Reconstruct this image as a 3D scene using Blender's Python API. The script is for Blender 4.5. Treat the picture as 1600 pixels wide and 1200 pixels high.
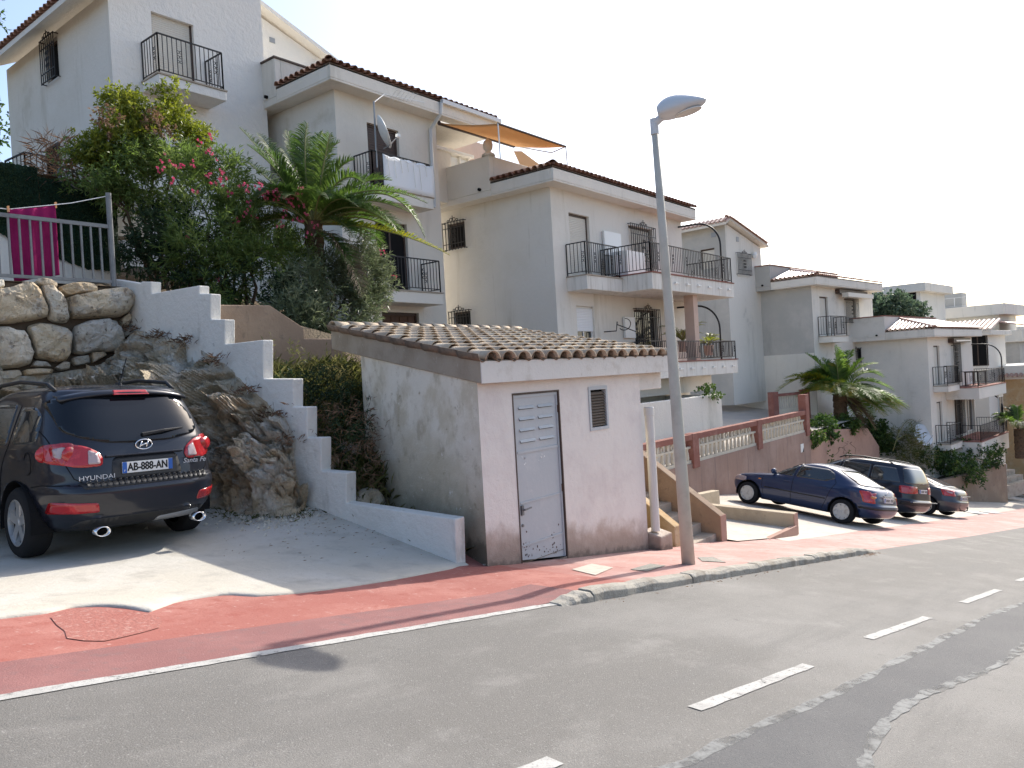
import bpy, bmesh, math, random
import numpy as np
from math import sin, cos, pi, radians, sqrt, atan2, exp
from mathutils import Vector, Matrix
from mathutils.bvhtree import BVHTree
rnd = random.Random(7)
S = bpy.context.scene
for o in list(bpy.data.objects): bpy.data.objects.remove(o)
COL = S.collection
# ------------------------------------------------------------------ camera
# eye level is z = 0; X runs down the street along the house fronts, Y runs up into the hillside
FPX, ROLL, PITCH, YAW = 1211.0, radians(3.3), radians(-0.5), radians(38.8)
F0 = np.array([cos(YAW), sin(YAW), 0]); R0 = np.array([sin(YAW), -cos(YAW), 0]); U0 = np.array([0, 0, 1.])
CF = F0*cos(PITCH)+U0*sin(PITCH); UP = U0*cos(PITCH)-F0*sin(PITCH)
CX = R0*cos(ROLL)-UP*sin(ROLL); CY = R0*sin(ROLL)+UP*cos(ROLL)
cam = bpy.data.cameras.new('camera'); co = bpy.data.objects.new('camera', cam); COL.objects.link(co)
cam.sensor_width = 36; cam.lens = FPX/1600*36; cam.clip_end = 3000; cam.clip_start = .05
m = Matrix.Identity(4)
for i in range(3):
    m[i][0] = CX[i]; m[i][1] = CY[i]; m[i][2] = -CF[i]
co.matrix_world = m
S.camera = co
# ------------------------------------------------------------------ light
SUN_EL, SUN_AZ = radians(37.6), radians(3.3)      # azimuth measured from +X towards +Y
w = bpy.data.worlds.new('World'); S.world = w; w.use_nodes = True
nt = w.node_tree; bg = nt.nodes['Background']
sky = nt.nodes.new('ShaderNodeTexSky'); sky.sky_type = 'NISHITA'; sky.sun_disc = False
sky.sun_elevation = SUN_EL; sky.sun_rotation = pi/2-SUN_AZ
sky.air_density = 1.0; sky.dust_density = 2.6; sky.ozone_density = 1.5; sky.altitude = 20
nt.links.new(sky.outputs[0], bg.inputs[0]); bg.inputs[1].default_value = 0.14
sl = bpy.data.lights.new('sun', 'SUN'); sl.energy = 2.9; sl.angle = radians(.55); sl.color = (1, .95, .86)
so = bpy.data.objects.new('sun', sl); COL.objects.link(so)
sd = Vector((cos(SUN_EL)*cos(SUN_AZ), cos(SUN_EL)*sin(SUN_AZ), sin(SUN_EL)))
so.rotation_euler = sd.to_track_quat('Z', 'Y').to_euler(); so.location = sd*60
S.view_settings.view_transform = 'Standard'; S.view_settings.look = 'None'
S.view_settings.gamma = 1; S.view_settings.use_curve_mapping = False
S.view_settings.exposure = 1.0
S.cycles.max_bounces = 8; S.cycles.diffuse_bounces = 4
# ------------------------------------------------------------------ measuring helpers (camera rays met with real planes)
def ray(x, y): return CF+CX*((x-800)/FPX)+CY*((600-y)/FPX)
def hit(x, y, n, c): r = ray(x, y); return r*(c/float(r@np.asarray(n, float)))
def atX(x, y, X): r = ray(x, y); return r*(X/r[0])
def atY(x, y, Y): r = ray(x, y); return r*(Y/r[1])
def atZ(x, y, Z): r = ray(x, y); return r*(Z/r[2])
class Frame:
    """a local frame of a building: u along the front, v inwards, corner at (x, y)"""
    def __init__(s, x, y, rot=0):
        s.o = np.array([x, y, 0.]); s.u = np.array([cos(rot), sin(rot), 0]); s.n = np.array([-sin(rot), cos(rot), 0]); s.rot = rot
    def w(s, u, v, z): return s.o+s.u*u+s.n*v+U0*z
    def front(s, px, py, v=0):
        p = hit(px, py, s.n, float(s.o@s.n)+v); return float((p-s.o)@s.u), float(p[2])
    def side(s, px, py, u=0):
        p = hit(px, py, s.u, float(s.o@s.u)+u); return float((p-s.o)@s.n), float(p[2])
WORLD = Frame(0, 0)
# ------------------------------------------------------------------ mesh builder
class MB:
    def __init__(s, fr=None): s.v = []; s.f = []; s.m = []; s.fr = fr
    def add(s, vs, fs, mi=0):
        b = len(s.v)
        if s.fr is not None: vs = [s.fr.w(*p) for p in vs]
        s.v.extend([tuple(p) for p in vs])
        for f in fs: s.f.append(tuple(b+i for i in f)); s.m.append(mi)
    def box(s, x0, x1, y0, y1, z0, z1, mi=0):
        if x0 > x1: x0, x1 = x1, x0
        if y0 > y1: y0, y1 = y1, y0
        if z0 > z1: z0, z1 = z1, z0
        s.add([(x0,y0,z0),(x1,y0,z0),(x1,y1,z0),(x0,y1,z0),(x0,y0,z1),(x1,y0,z1),(x1,y1,z1),(x0,y1,z1)],
              [(0,3,2,1),(4,5,6,7),(0,1,5,4),(1,2,6,5),(2,3,7,6),(3,0,4,7)], mi)
    def hexa(s, p, mi=0):      # 8 points: bottom 4, top 4
        s.add(p, [(0,3,2,1),(4,5,6,7),(0,1,5,4),(1,2,6,5),(2,3,7,6),(3,0,4,7)], mi)
    def prism(s, poly, vec, mi=0, cap=True):
        n = len(poly); vec = np.asarray(vec, float)
        vs = [tuple(p) for p in poly]+[tuple(np.asarray(p, float)+vec) for p in poly]
        fs = [(i, (i+1) % n, n+(i+1) % n, n+i) for i in range(n)]
        if cap: fs += [tuple(range(n-1, -1, -1)), tuple(range(n, 2*n))]
        s.add(vs, fs, mi)
    def quad(s, a, b, c, d, mi=0): s.add([a, b, c, d], [(0, 1, 2, 3)], mi)
    def tube(s, path, r, n=6, mi=0, cap=True, ref=None):
        P = [np.asarray(p, float) for p in path]; k = len(P)
        rr = r if hasattr(r, '__len__') else [r]*k
        vs = []; fs = []
        prev = None
        for i in range(k):
            t = P[min(i+1, k-1)]-P[max(i-1, 0)]; t = t/(np.linalg.norm(t)+1e-9)
            a = prev if prev is not None else (np.array([0, 0, 1.]) if abs(t[2]) < .9 else np.array([1., 0, 0]))
            a = a-t*(a@t); a /= np.linalg.norm(a)+1e-9; prev = a; b = np.cross(t, a)
            for j in range(n):
                th = 2*pi*j/n+(pi/4 if n == 4 else 0); vs.append(P[i]+(a*cos(th)+b*sin(th))*rr[i])
        for i in range(k-1):
            for j in range(n): fs.append((i*n+j, i*n+(j+1) % n, (i+1)*n+(j+1) % n, (i+1)*n+j))
        if cap: fs += [tuple(range(n-1, -1, -1)), tuple(range((k-1)*n, k*n))]
        s.add(vs, fs, mi)
    def lathe(s, prof, c=(0, 0, 0), ax='z', n=16, mi=0, cap=True):
        vs = []; fs = []; c = np.asarray(c, float)
        for r, h in prof:
            for j in range(n):
                a = 2*pi*j/n; d = {'z': (r*cos(a), r*sin(a), h), 'x': (h, r*cos(a), r*sin(a)), 'y': (r*cos(a), h, r*sin(a))}[ax]
                vs.append(c+np.array(d))
        for i in range(len(prof)-1):
            for j in range(n): fs.append((i*n+j, i*n+(j+1) % n, (i+1)*n+(j+1) % n, (i+1)*n+j))
        if cap: fs += [tuple(range(n-1, -1, -1)), tuple(range((len(prof)-1)*n, len(prof)*n))]
        s.add(vs, fs, mi)
    def ring(s, c, R, r, axis, n=10, k=4, mi=0, a0=0, a1=2*pi):
        c = np.asarray(c, float); ax = np.asarray(axis, float); ax /= np.linalg.norm(ax)
        e = np.array([0, 0, 1.]) if abs(ax[2]) < .9 else np.array([1., 0, 0])
        e = e-ax*(e@ax); e /= np.linalg.norm(e); g = np.cross(ax, e)
        s.tube([c+(e*cos(a0+(a1-a0)*i/n)+g*sin(a0+(a1-a0)*i/n))*R for i in range(n+1)], r, k, mi)
LOCAL = set()
def rootloc(o):
    while o is not None and o.parent is not None: o = o.parent
    return np.array(o.location) if o is not None and o.name not in LOCAL else np.zeros(3)
def build(name, mb, mats, parent=None, smooth=False, loc=None, kind=None, fix=False):
    V = np.asarray(mb.v, float).reshape(-1, 3)
    org = rootloc(parent) if parent is not None else (np.asarray(loc, float) if loc is not None else np.zeros(3))
    me = bpy.data.meshes.new(name); me.from_pydata((V-org).tolist(), [], mb.f)
    if not isinstance(mats, (list, tuple)): mats = [mats]
    for x in mats: me.materials.append(x)
    if len(mats) > 1: me.polygons.foreach_set('material_index', np.asarray(mb.m, np.int32))
    if smooth: me.polygons.foreach_set('use_smooth', np.ones(len(mb.f), bool))
    if fix:
        bm = bmesh.new(); bm.from_mesh(me); bmesh.ops.recalc_face_normals(bm, faces=bm.faces); bm.to_mesh(me); bm.free()
    me.update()
    o = bpy.data.objects.new(name, me); COL.objects.link(o)
    if parent is not None: o.parent = parent
    elif loc is not None: o.location = tuple(org)
    if kind: o['kind'] = kind
    return o
def thing(name, label, cat, loc=(0, 0, 0), group=None):
    o = bpy.data.objects.new(name, None); COL.objects.link(o); o.location = tuple(float(c) for c in loc)
    o.empty_display_size = .2; o['label'] = label; o['category'] = cat
    if group: o['group'] = group
    return o
def tag(o, label, cat, group=None):
    o['label'] = label; o['category'] = cat
    if group: o['group'] = group
    return o
def bevel(o, w=.01, seg=2, ang=40):
    b = o.modifiers.new('edge', 'BEVEL'); b.width = w; b.segments = seg; b.limit_method = 'ANGLE'; b.angle_limit = radians(ang); return o
# ------------------------------------------------------------------ materials
def mat(name, base, rough=.7, spec=.3, metal=0., layers=(), bump=(), coat=0., alpha=None, trans=0., rv=0., holes=None):
    """layers: (scale, colour, lo, hi[, stretch]) noise blotches; ('z', z0, z1, scale, amp, colour) dirt rising to a height; bump: (scale, strength)"""
    M = bpy.data.materials.new(name); M.use_nodes = True; t = M.node_tree; N = t.nodes; L = t.links
    p = N['Principled BSDF']; p.inputs['Roughness'].default_value = rough; p.inputs['Metallic'].default_value = metal
    p.inputs['Specular IOR Level'].default_value = spec
    if coat: p.inputs['Coat Weight'].default_value = coat; p.inputs['Coat Roughness'].default_value = .04
    geo = N.new('ShaderNodeNewGeometry'); cur = N.new('ShaderNodeRGB'); cur.outputs[0].default_value = (*base, 1); cur = cur.outputs[0]
    def noise(sc, det=5, st=None, rough_=.6):
        n = N.new('ShaderNodeTexNoise'); n.inputs['Scale'].default_value = sc; n.inputs['Detail'].default_value = det; n.inputs['Roughness'].default_value = rough_
        src = geo.outputs['Position']
        if st:
            mp = N.new('ShaderNodeMapping'); mp.inputs['Scale'].default_value = st; L.new(src, mp.inputs[0]); src = mp.outputs[0]
        L.new(src, n.inputs['Vector']); return n.outputs[0]
    def mix(fac, a, col):
        x = N.new('ShaderNodeMix'); x.data_type = 'RGBA'; L.new(fac, x.inputs[0]); L.new(a, x.inputs[6]); x.inputs[7].default_value = (*col, 1); return x.outputs[2]
    def mrange(v, lo, hi, to=1.):
        r = N.new('ShaderNodeMapRange'); r.interpolation_type = 'SMOOTHSTEP'; L.new(v, r.inputs[0])
        r.inputs[1].default_value = lo; r.inputs[2].default_value = hi; r.inputs[4].default_value = to; return r.outputs[0]
    def math_(op, a, b):
        q = N.new('ShaderNodeMath'); q.operation = op
        for i, z in ((0, a), (1, b)):
            if isinstance(z, (int, float)): q.inputs[i].default_value = z
            else: L.new(z, q.inputs[i])
        return q.outputs[0]
    for ly in layers:
        if ly[0] == 'z':
            _, z0, z1, sc, amp, colr = ly[:6]; dx = ly[6] if len(ly) > 6 else 0; to = ly[7] if len(ly) > 7 else 1.
            sp = N.new('ShaderNodeSeparateXYZ'); L.new(geo.outputs['Position'], sp.inputs[0])
            h = sp.outputs[2]
            if dx: h = math_('ADD', h, math_('MULTIPLY', sp.outputs[0], dx))
            h = math_('ADD', h, math_('MULTIPLY', math_('SUBTRACT', noise(sc, 8, None, .65), .5), amp))
            cur = mix(mrange(math_('SUBTRACT', 0, h), -z1, -z0, to), cur, colr)
        else:
            cur = mix(mrange(noise(ly[0], 6, ly[4] if len(ly) > 4 else None, .65), ly[2], ly[3], ly[5] if len(ly) > 5 else 1.), cur, ly[1])
    if rv:   # tone differs from piece to piece
        for src in ('isl', 'obj'):
            if src == 'isl': o_ = geo.outputs['Random Per Island']
            else: o_ = N.new('ShaderNodeObjectInfo').outputs['Random']
            hs = N.new('ShaderNodeHueSaturation'); L.new(cur, hs.inputs['Color'])
            L.new(mrange_lin(N, L, o_, 1-rv, 1+rv), hs.inputs['Value']); L.new(mrange_lin(N, L, o_, .5-.03*rv, .5+.03*rv), hs.inputs['Hue']); cur = hs.outputs[0]
    L.new(cur, p.inputs['Base Color'])
    prev = None
    for sc, stg in bump:
        b = N.new('ShaderNodeBump'); b.inputs['Strength'].default_value = 1.; b.inputs['Distance'].default_value = stg
        L.new(noise(sc, 4), b.inputs['Height'])
        if prev is not None: L.new(prev, b.inputs['Normal'])
        prev = b.outputs[0]
    if prev is not None: L.new(prev, p.inputs['Normal'])
    if trans: p.inputs['Transmission Weight'].default_value = trans
    if holes:     # worn away in patches
        tb = N.new('ShaderNodeBsdfTransparent'); mx = N.new('ShaderNodeMixShader'); L.new(mrange(noise(holes[0], 8, None, .7), holes[1], holes[2]), mx.inputs[0]); L.new(p.outputs[0], mx.inputs[1]); L.new(tb.outputs[0], mx.inputs[2]); L.new(mx.outputs[0], N['Material Output'].inputs[0])
    return M
def mrange_lin(N, L, v, a, b):
    r = N.new('ShaderNodeMapRange'); L.new(v, r.inputs[0]); r.inputs[3].default_value = a; r.inputs[4].default_value = b; return r.outputs[0]
def leafmat(name, a, b, c, rough=.45, tr=.35, scale=1.2):
    M = bpy.data.materials.new(name); M.use_nodes = True; t = M.node_tree; N = t.nodes; L = t.links
    p = N['Principled BSDF']; p.inputs['Roughness'].default_value = rough; p.inputs['Specular IOR Level'].default_value = .32
    geo = N.new('ShaderNodeNewGeometry'); rp = N.new('ShaderNodeValToRGB')
    rp.color_ramp.elements[0].color = (*a, 1); rp.color_ramp.elements[1].color = (*c, 1); e = rp.color_ramp.elements.new(.5); e.color = (*b, 1)
    n = N.new('ShaderNodeTexNoise'); n.inputs['Scale'].default_value = scale; n.inputs['Detail'].default_value = 3; L.new(geo.outputs['Position'], n.inputs['Vector'])
    ad = N.new('ShaderNodeMath'); ad.operation = 'MULTIPLY_ADD'; L.new(geo.outputs['Random Per Island'], ad.inputs[0]); ad.inputs[1].default_value = .5
    m2 = N.new('ShaderNodeMath'); m2.operation = 'MULTIPLY_ADD'; L.new(n.outputs[0], m2.inputs[0]); m2.inputs[1].default_value = 1.6; m2.inputs[2].default_value = -.55
    L.new(m2.outputs[0], ad.inputs[2]); L.new(ad.outputs[0], rp.inputs[0]); L.new(rp.outputs[0], p.inputs['Base Color'])
    ts = N.new('ShaderNodeBsdfTranslucent'); hs = N.new('ShaderNodeHueSaturation'); hs.inputs['Value'].default_value = 1.5; hs.inputs['Saturation'].default_value = 1.1
    L.new(rp.outputs[0], hs.inputs['Color']); L.new(hs.outputs[0], ts.inputs[0])
    mx = N.new('ShaderNodeMixShader'); mx.inputs[0].default_value = tr; L.new(p.outputs[0], mx.inputs[1]); L.new(ts.outputs[0], mx.inputs[2])
    L.new(mx.outputs[0], N['Material Output'].inputs[0]); return M
MT = {}
MT['asphalt'] = mat('asphalt', (.152,.144,.132), .85, .3, layers=[(.3,(.215,.205,.19),.4,.68),(.8,(.145,.139,.13),.48,.72,(.16,1.5,1)),(2.2,(.2,.19,.175),.5,.72,(.5,1,1)),(6,(.13,.125,.118),.62,.76),(.9,(.235,.225,.208),.58,.74),(70,(.27,.26,.245),.55,.7),(95,(.085,.083,.08),.57,.7)], bump=[(120,.006)])
MT['patch'] = mat('asphalt_patch', (.108,.107,.108), .85, .3, layers=[(.8,(.13,.128,.126),.4,.7),(70,(.19,.188,.185),.57,.72),(95,(.055,.055,.055),.58,.7)], bump=[(110,.007)])
MT['seal'] = mat('seal_slurry', (.2,.203,.198), .8, layers=[(3,(.155,.155,.15),.42,.62),(60,(.12,.12,.117),.52,.7)], bump=[(60,.003)], holes=(6,.4,.72))
MT['paint'] = mat('road_paint', (.43,.42,.395), .85, layers=[(4,(.33,.32,.3),.45,.7),(22,(.22,.215,.205),.54,.68),(80,(.25,.245,.235),.55,.66)], bump=[(120,.003)], holes=(14,.56,.74))
MT['red'] = mat('red_pavement', (.31,.11,.088), .85, layers=[(1.3,(.37,.155,.125),.42,.68),(5,(.29,.09,.07),.5,.7),(14,(.44,.27,.23),.58,.74),(40,(.24,.075,.06),.57,.7)], bump=[(50,.004)])
MT['redpale'] = mat('pale_red_pavement', (.4,.225,.195), .85, layers=[(.9,(.46,.31,.275),.42,.66),(4,(.36,.165,.14),.54,.7),(14,(.5,.39,.35),.56,.74),(60,(.32,.16,.14),.58,.7),('z',4.1,5.9,1.6,2.2,(.31,.11,.088),1.0,.92)], bump=[(50,.004)])
MT['redlow'] = mat('worn_red_strip', (.23,.105,.098), .85, layers=[(2.2,(.27,.125,.115),.42,.68),(9,(.2,.115,.11),.5,.72),(30,(.36,.25,.23),.62,.76)], bump=[(90,.005)])
MT['slab'] = mat('driveway_concrete', (.48,.44,.37), .9, layers=[(.9,(.51,.48,.425),.4,.65),(2.5,(.39,.36,.31),.5,.72),(7,(.42,.39,.34),.56,.75),(45,(.34,.32,.28),.6,.72)], bump=[(8,.01),(60,.004)])
MT['lot'] = mat('parking_concrete', (.5,.44,.37), .9, layers=[(.7,(.54,.49,.42),.4,.65),(6,(.42,.34,.28),.5,.75)], bump=[(30,.004)])
MT['kerb'] = mat('kerb_stone', (.34,.315,.27), .9, layers=[(2.5,(.24,.21,.17),.45,.65),(7,(.42,.39,.34),.52,.7),(30,(.2,.18,.15),.56,.7)], bump=[(14,.02),(60,.006)])
MT['paving'] = mat('court_paving', (.4,.36,.31), .85, layers=[(1.5,(.34,.31,.28),.4,.7)], bump=[(20,.004)])
MT['earth'] = mat('hillside_earth', (.17,.125,.085), .95, layers=[(1.2,(.11,.085,.055),.4,.65),(9,(.25,.2,.14),.55,.75)], bump=[(5,.06),(30,.02)])
MT['white'] = mat('white_stucco', (.735,.695,.62), .85, .2, layers=[(.35,(.66,.63,.565),.42,.68),(.9,(.58,.55,.48),.52,.74,(1.3,1.3,.22)),(.7,(.5,.475,.42),.6,.78),(2.6,(.46,.43,.37),.62,.78,(2.2,2.2,.18),.7)], bump=[(9,.012),(45,.004)])
MT['whiteA'] = mat('bright_white_stucco', (.8,.775,.72), .85, .2, layers=[(.6,(.74,.73,.7),.45,.7)], bump=[(7,.03),(30,.01)])
MT['cream'] = mat('cream_stucco', (.71,.675,.61), .85, .2, layers=[(.4,(.66,.62,.545),.42,.68),(1.1,(.55,.51,.43),.55,.76,(1.6,1.6,.2)),(.6,(.57,.53,.45),.58,.74),(2.6,(.45,.41,.34),.62,.78,(2.2,2.2,.16),.7)], bump=[(9,.01),(45,.004)])
MT['balcony'] = mat('streaked_balcony_face', (.7,.675,.62), .85, .2, layers=[(2.2,(.55,.52,.46),.45,.7,(2.5,2.5,.25)),(4,(.33,.31,.27),.58,.72,(3,3,.22),.8)], bump=[(9,.01)])
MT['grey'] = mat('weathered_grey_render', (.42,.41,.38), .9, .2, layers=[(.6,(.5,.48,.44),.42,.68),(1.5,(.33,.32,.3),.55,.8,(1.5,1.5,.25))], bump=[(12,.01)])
MT['stepwall'] = mat('painted_wall', (.72,.695,.64), .85, .2, layers=[(1.2,(.65,.625,.57),.45,.7),(2.4,(.52,.495,.44),.56,.74,(1.5,1.5,.4)),(6,(.4,.38,.33),.62,.78)], bump=[(14,.02),(60,.005)])
MT['booth'] = mat('booth_stucco', (.73,.685,.585), .88, .2, layers=[(1.3,(.66,.605,.5),.45,.72),('z',-1.5,-.3,1.2,2.2,(.5,.435,.315),0,.85),(1.7,(.55,.49,.37),.48,.64,(1,1,.8),.85),(3.4,(.4,.345,.25),.52,.68,(1.1,1.1,.8),.65),(8,(.36,.31,.22),.6,.74),('z',-1.85,-1.1,2.2,1.3,(.27,.23,.165),0,.7),('z',-2.0,-1.8,5,.6,(.1,.085,.06),0,.8),(9,(.72,.69,.62),.62,.72)], bump=[(10,.012),(50,.004)])
MT['boothfront'] = mat('booth_front_stucco', (.74,.69,.635), .88, .2, layers=[(1.5,(.66,.6,.56),.45,.72),('z',-.95,-.62,1.8,.9,(.44,.35,.29),.154,.9),('z',-1.12,-.72,3.2,.8,(.29,.225,.18),.154,.75),('z',-1.16,-1.05,6,.4,(.13,.1,.08),.154,.7)], bump=[(10,.012),(50,.004)])
MT['fascia'] = mat('weathered_fascia', (.36,.31,.245), .9, .2, layers=[(2,(.28,.235,.18),.42,.66),(8,(.5,.45,.38),.58,.76),(3,(.18,.15,.12),.62,.78,(1,1,.3))], bump=[(25,.008)])
MT['fasciaw'] = mat('white_fascia', (.68,.65,.6), .9, .2, layers=[(3,(.55,.51,.45),.5,.75),(12,(.4,.36,.3),.64,.76)], bump=[(25,.006)])
MT['tileb'] = mat('booth_roof_tile', (.42,.33,.24), .85, .25, layers=[(3,(.52,.44,.34),.42,.66),(12,(.29,.215,.155),.52,.74),(40,(.56,.5,.41),.6,.75)], bump=[(40,.004)], rv=.16)
MT['tilepan'] = mat('roof_pan_tile', (.2,.145,.105), .9, .2, layers=[(9,(.13,.095,.07),.45,.7)], bump=[(40,.004)])
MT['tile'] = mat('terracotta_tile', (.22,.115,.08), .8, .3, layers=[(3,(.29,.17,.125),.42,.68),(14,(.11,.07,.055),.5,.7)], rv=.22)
MT['tilesunlit'] = mat('sunlit_terracotta', (.42,.24,.175), .42, .5, layers=[(3,(.5,.33,.26),.42,.68),(14,(.25,.14,.1),.55,.75)], rv=.15)  # paler, glossier copy of the terracotta tile; sunlight put into its colour
MT['brownwall'] = mat('brown_wall', (.27,.195,.14), .9, .2, layers=[(1.6,(.32,.24,.175),.45,.7),(5,(.17,.13,.1),.56,.76),(2,(.12,.1,.08),.62,.8,(2,2,.3))], bump=[(20,.008)])
MT['pink'] = mat('pink_wall', (.31,.205,.165), .9, .2, layers=[(.8,(.37,.255,.21),.42,.66),(1.6,(.2,.145,.125),.52,.72,(2.5,2.5,.22)),(10,(.25,.165,.135),.58,.78)], bump=[(20,.006)])
MT['brickred'] = mat('brick_red_coping', (.25,.105,.082), .85, .2, layers=[(3,(.31,.155,.125),.45,.7)], bump=[(20,.004)])
MT['baluster'] = mat('pale_balustrade', (.58,.52,.42), .85, .2, layers=[(3,(.5,.44,.36),.45,.7)], bump=[(20,.004)])
MT['ochre'] = mat('ochre_wall', (.46,.31,.16), .9, .2, layers=[(2,(.5,.39,.25),.42,.66),(7,(.25,.17,.1),.56,.74)], bump=[(20,.006)])
MT['sandwall'] = mat('sand_wall', (.48,.4,.29), .9, .2, layers=[(2,(.4,.33,.24),.42,.66),(7,(.24,.19,.14),.58,.76)], bump=[(20,.006)])
MT['rock'] = mat('limestone', (.42,.35,.26), .9, .2, layers=[(.9,(.36,.255,.15),.45,.62),(1.6,(.52,.47,.4),.5,.66),(4,(.3,.25,.19),.52,.7),(11,(.2,.16,.12),.58,.72),(5,(.58,.54,.48),.62,.74)], bump=[(4,.05),(16,.03),(60,.01)])
MT['outcrop'] = mat('rock_outcrop', (.68,.56,.4), .95, .15, layers=[(.8,(.62,.46,.29),.45,.6),(1.1,(.7,.66,.58),.46,.6),(3.0,(.52,.43,.3),.5,.64),(7,(.28,.22,.16),.62,.76),(5,(.64,.6,.52),.56,.7),(20,(.2,.165,.125),.6,.72)], bump=[(3,.12),(9,.09),(28,.05),(80,.02)])
MT['mortar'] = mat('joint_soil', (.12,.09,.065), .95, .1, bump=[(20,.02)])
MT['galv'] = mat('galvanised_steel', (.2,.205,.205), .5, .4, .3, layers=[(6,(.15,.15,.155),.45,.7)])
MT['iron'] = mat('wrought_iron', (.022,.021,.022), .55, .4)
MT['ironbrown'] = mat('rusty_iron', (.05,.035,.03), .65, .4)
MT['pole'] = mat('lamp_pole_paint', (.5,.475,.41), .6, .3, layers=[(3,(.43,.405,.345),.45,.7)])
MT['lampgrey'] = mat('lamp_head_shell', (.55,.58,.6), .4, .5)
MT['lens'] = mat('lamp_lens', (.62,.62,.58), .15, .6)
MT['door'] = mat('blue_grey_steel_door', (.43,.455,.47), .55, .4, layers=[(2,(.48,.495,.5),.45,.7),('z',-1.62,-1.4,9,.55,(.12,.075,.05),.154,.0),(22,(.15,.1,.08),.7,.74),(5,(.5,.51,.51),.62,.72)], bump=[(8,.004)])
MT['rust'] = mat('rust_spot', (.09,.05,.035), .9, .2)
MT['dark'] = mat('dark_interior', (.012,.012,.013), .8, .1)
MT['louver'] = mat('brown_louvre', (.13,.1,.075), .7, .3)
MT['pipe'] = mat('white_pipe', (.62,.61,.57), .5, .4, layers=[(4,(.52,.5,.46),.5,.75)])
MT['shutter'] = mat('roller_shutter', (.66,.63,.56), .6, .3)
MT['frame'] = mat('brown_frame', (.07,.045,.035), .55, .4)
MT['wframe'] = mat('white_frame', (.7,.7,.68), .4, .4)
MT['glass'] = mat('window_glass', (.03,.035,.04), .05, .7)
MT['wood'] = mat('brown_wood', (.1,.05,.03), .6, .3, layers=[(4,(.07,.035,.022),.45,.7)])
MT['cloth'] = mat('white_sheet', (.78,.79,.8), .9, .1)
MT['towel'] = mat('magenta_towel', (.27,.018,.1), .95, .1, layers=[(3,(.22,.014,.08),.4,.7)], bump=[(150,.002)])
MT['greenfence'] = mat('green_screen_hedge', (.018,.05,.03), .8, .2, layers=[(3,(.012,.035,.022),.4,.65),(25,(.03,.075,.045),.5,.7)], bump=[(30,.03),(80,.02)])
MT['awning'] = leafmat('orange_awning', (.6,.42,.25), (.62,.43,.255), (.64,.45,.27), .9, .35, .5)
MT['salmon'] = mat('salmon_or_warmlit_stucco', (.62,.46,.37), .85, .2, layers=[(.5,(.56,.41,.33),.42,.68)], bump=[(9,.01)])  # own tone of column and pots; painted warm light on the terrace room
MT['plain'] = mat('white_plastic', (.75,.75,.73), .4, .4)
MT['steelgrey'] = mat('grey_metal', (.3,.31,.32), .5, .5, .3)
MT['bark'] = mat('bark', (.13,.09,.06), .95, .1, layers=[(8,(.07,.05,.035),.45,.7)], bump=[(25,.03)])
MT['leaf_ole'] = leafmat('oleander_leaf', (.055,.085,.026), (.115,.17,.045), (.21,.265,.085), .4, .46, 1.3)
MT['leaf_ole2'] = leafmat('grey_oleander_leaf', (.06,.08,.042), (.135,.165,.09), (.24,.265,.165), .4, .32, 1.3)
MT['leaf_lime'] = leafmat('lime_leaf', (.09,.115,.02), (.19,.22,.035), (.3,.31,.07), .45, .45, 1.5)
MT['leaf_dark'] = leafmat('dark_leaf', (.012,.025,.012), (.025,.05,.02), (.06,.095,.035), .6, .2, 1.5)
MT['leaf_ivy'] = leafmat('ivy_leaf', (.02,.045,.015), (.05,.095,.025), (.15,.21,.05), .55, .35, 1.6)
MT['leaf_palm'] = leafmat('palm_leaflet', (.06,.105,.025), (.115,.185,.04), (.19,.26,.07), .5, .5, .9)
MT['leaf_palmg'] = leafmat('green_palm_leaflet', (.04,.075,.02), (.08,.135,.032), (.15,.2,.055), .42, .42, .9)
MT['leaf_palmy'] = leafmat('yellow_palm_leaflet', (.1,.13,.02), (.2,.21,.03), (.38,.28,.04), .5, .45, .9)
MT['leaf_dry'] = leafmat('dry_palm_leaflet', (.09,.065,.04), (.16,.12,.08), (.24,.19,.13), .8, .2, .9)
MT['leaf_grass'] = leafmat('dry_grass_blade', (.06,.08,.02), (.14,.15,.05), (.27,.24,.12), .6, .35, 1.2)
MT['leaf_far'] = leafmat('far_leaf', (.05,.08,.05), (.09,.13,.08), (.14,.18,.11), .5, .3, .6)
MT['leaf_brown'] = leafmat('dry_brown_leaf', (.12,.07,.04), (.22,.14,.09), (.3,.2,.13), .7, .3, 2)
MT['flower'] = leafmat('pink_flower', (.4,.05,.11), (.55,.1,.18), (.66,.22,.3), .6, .3, 3)
MT['frond_rib'] = mat('frond_rib', (.2,.2,.08), .5, .3)
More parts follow.
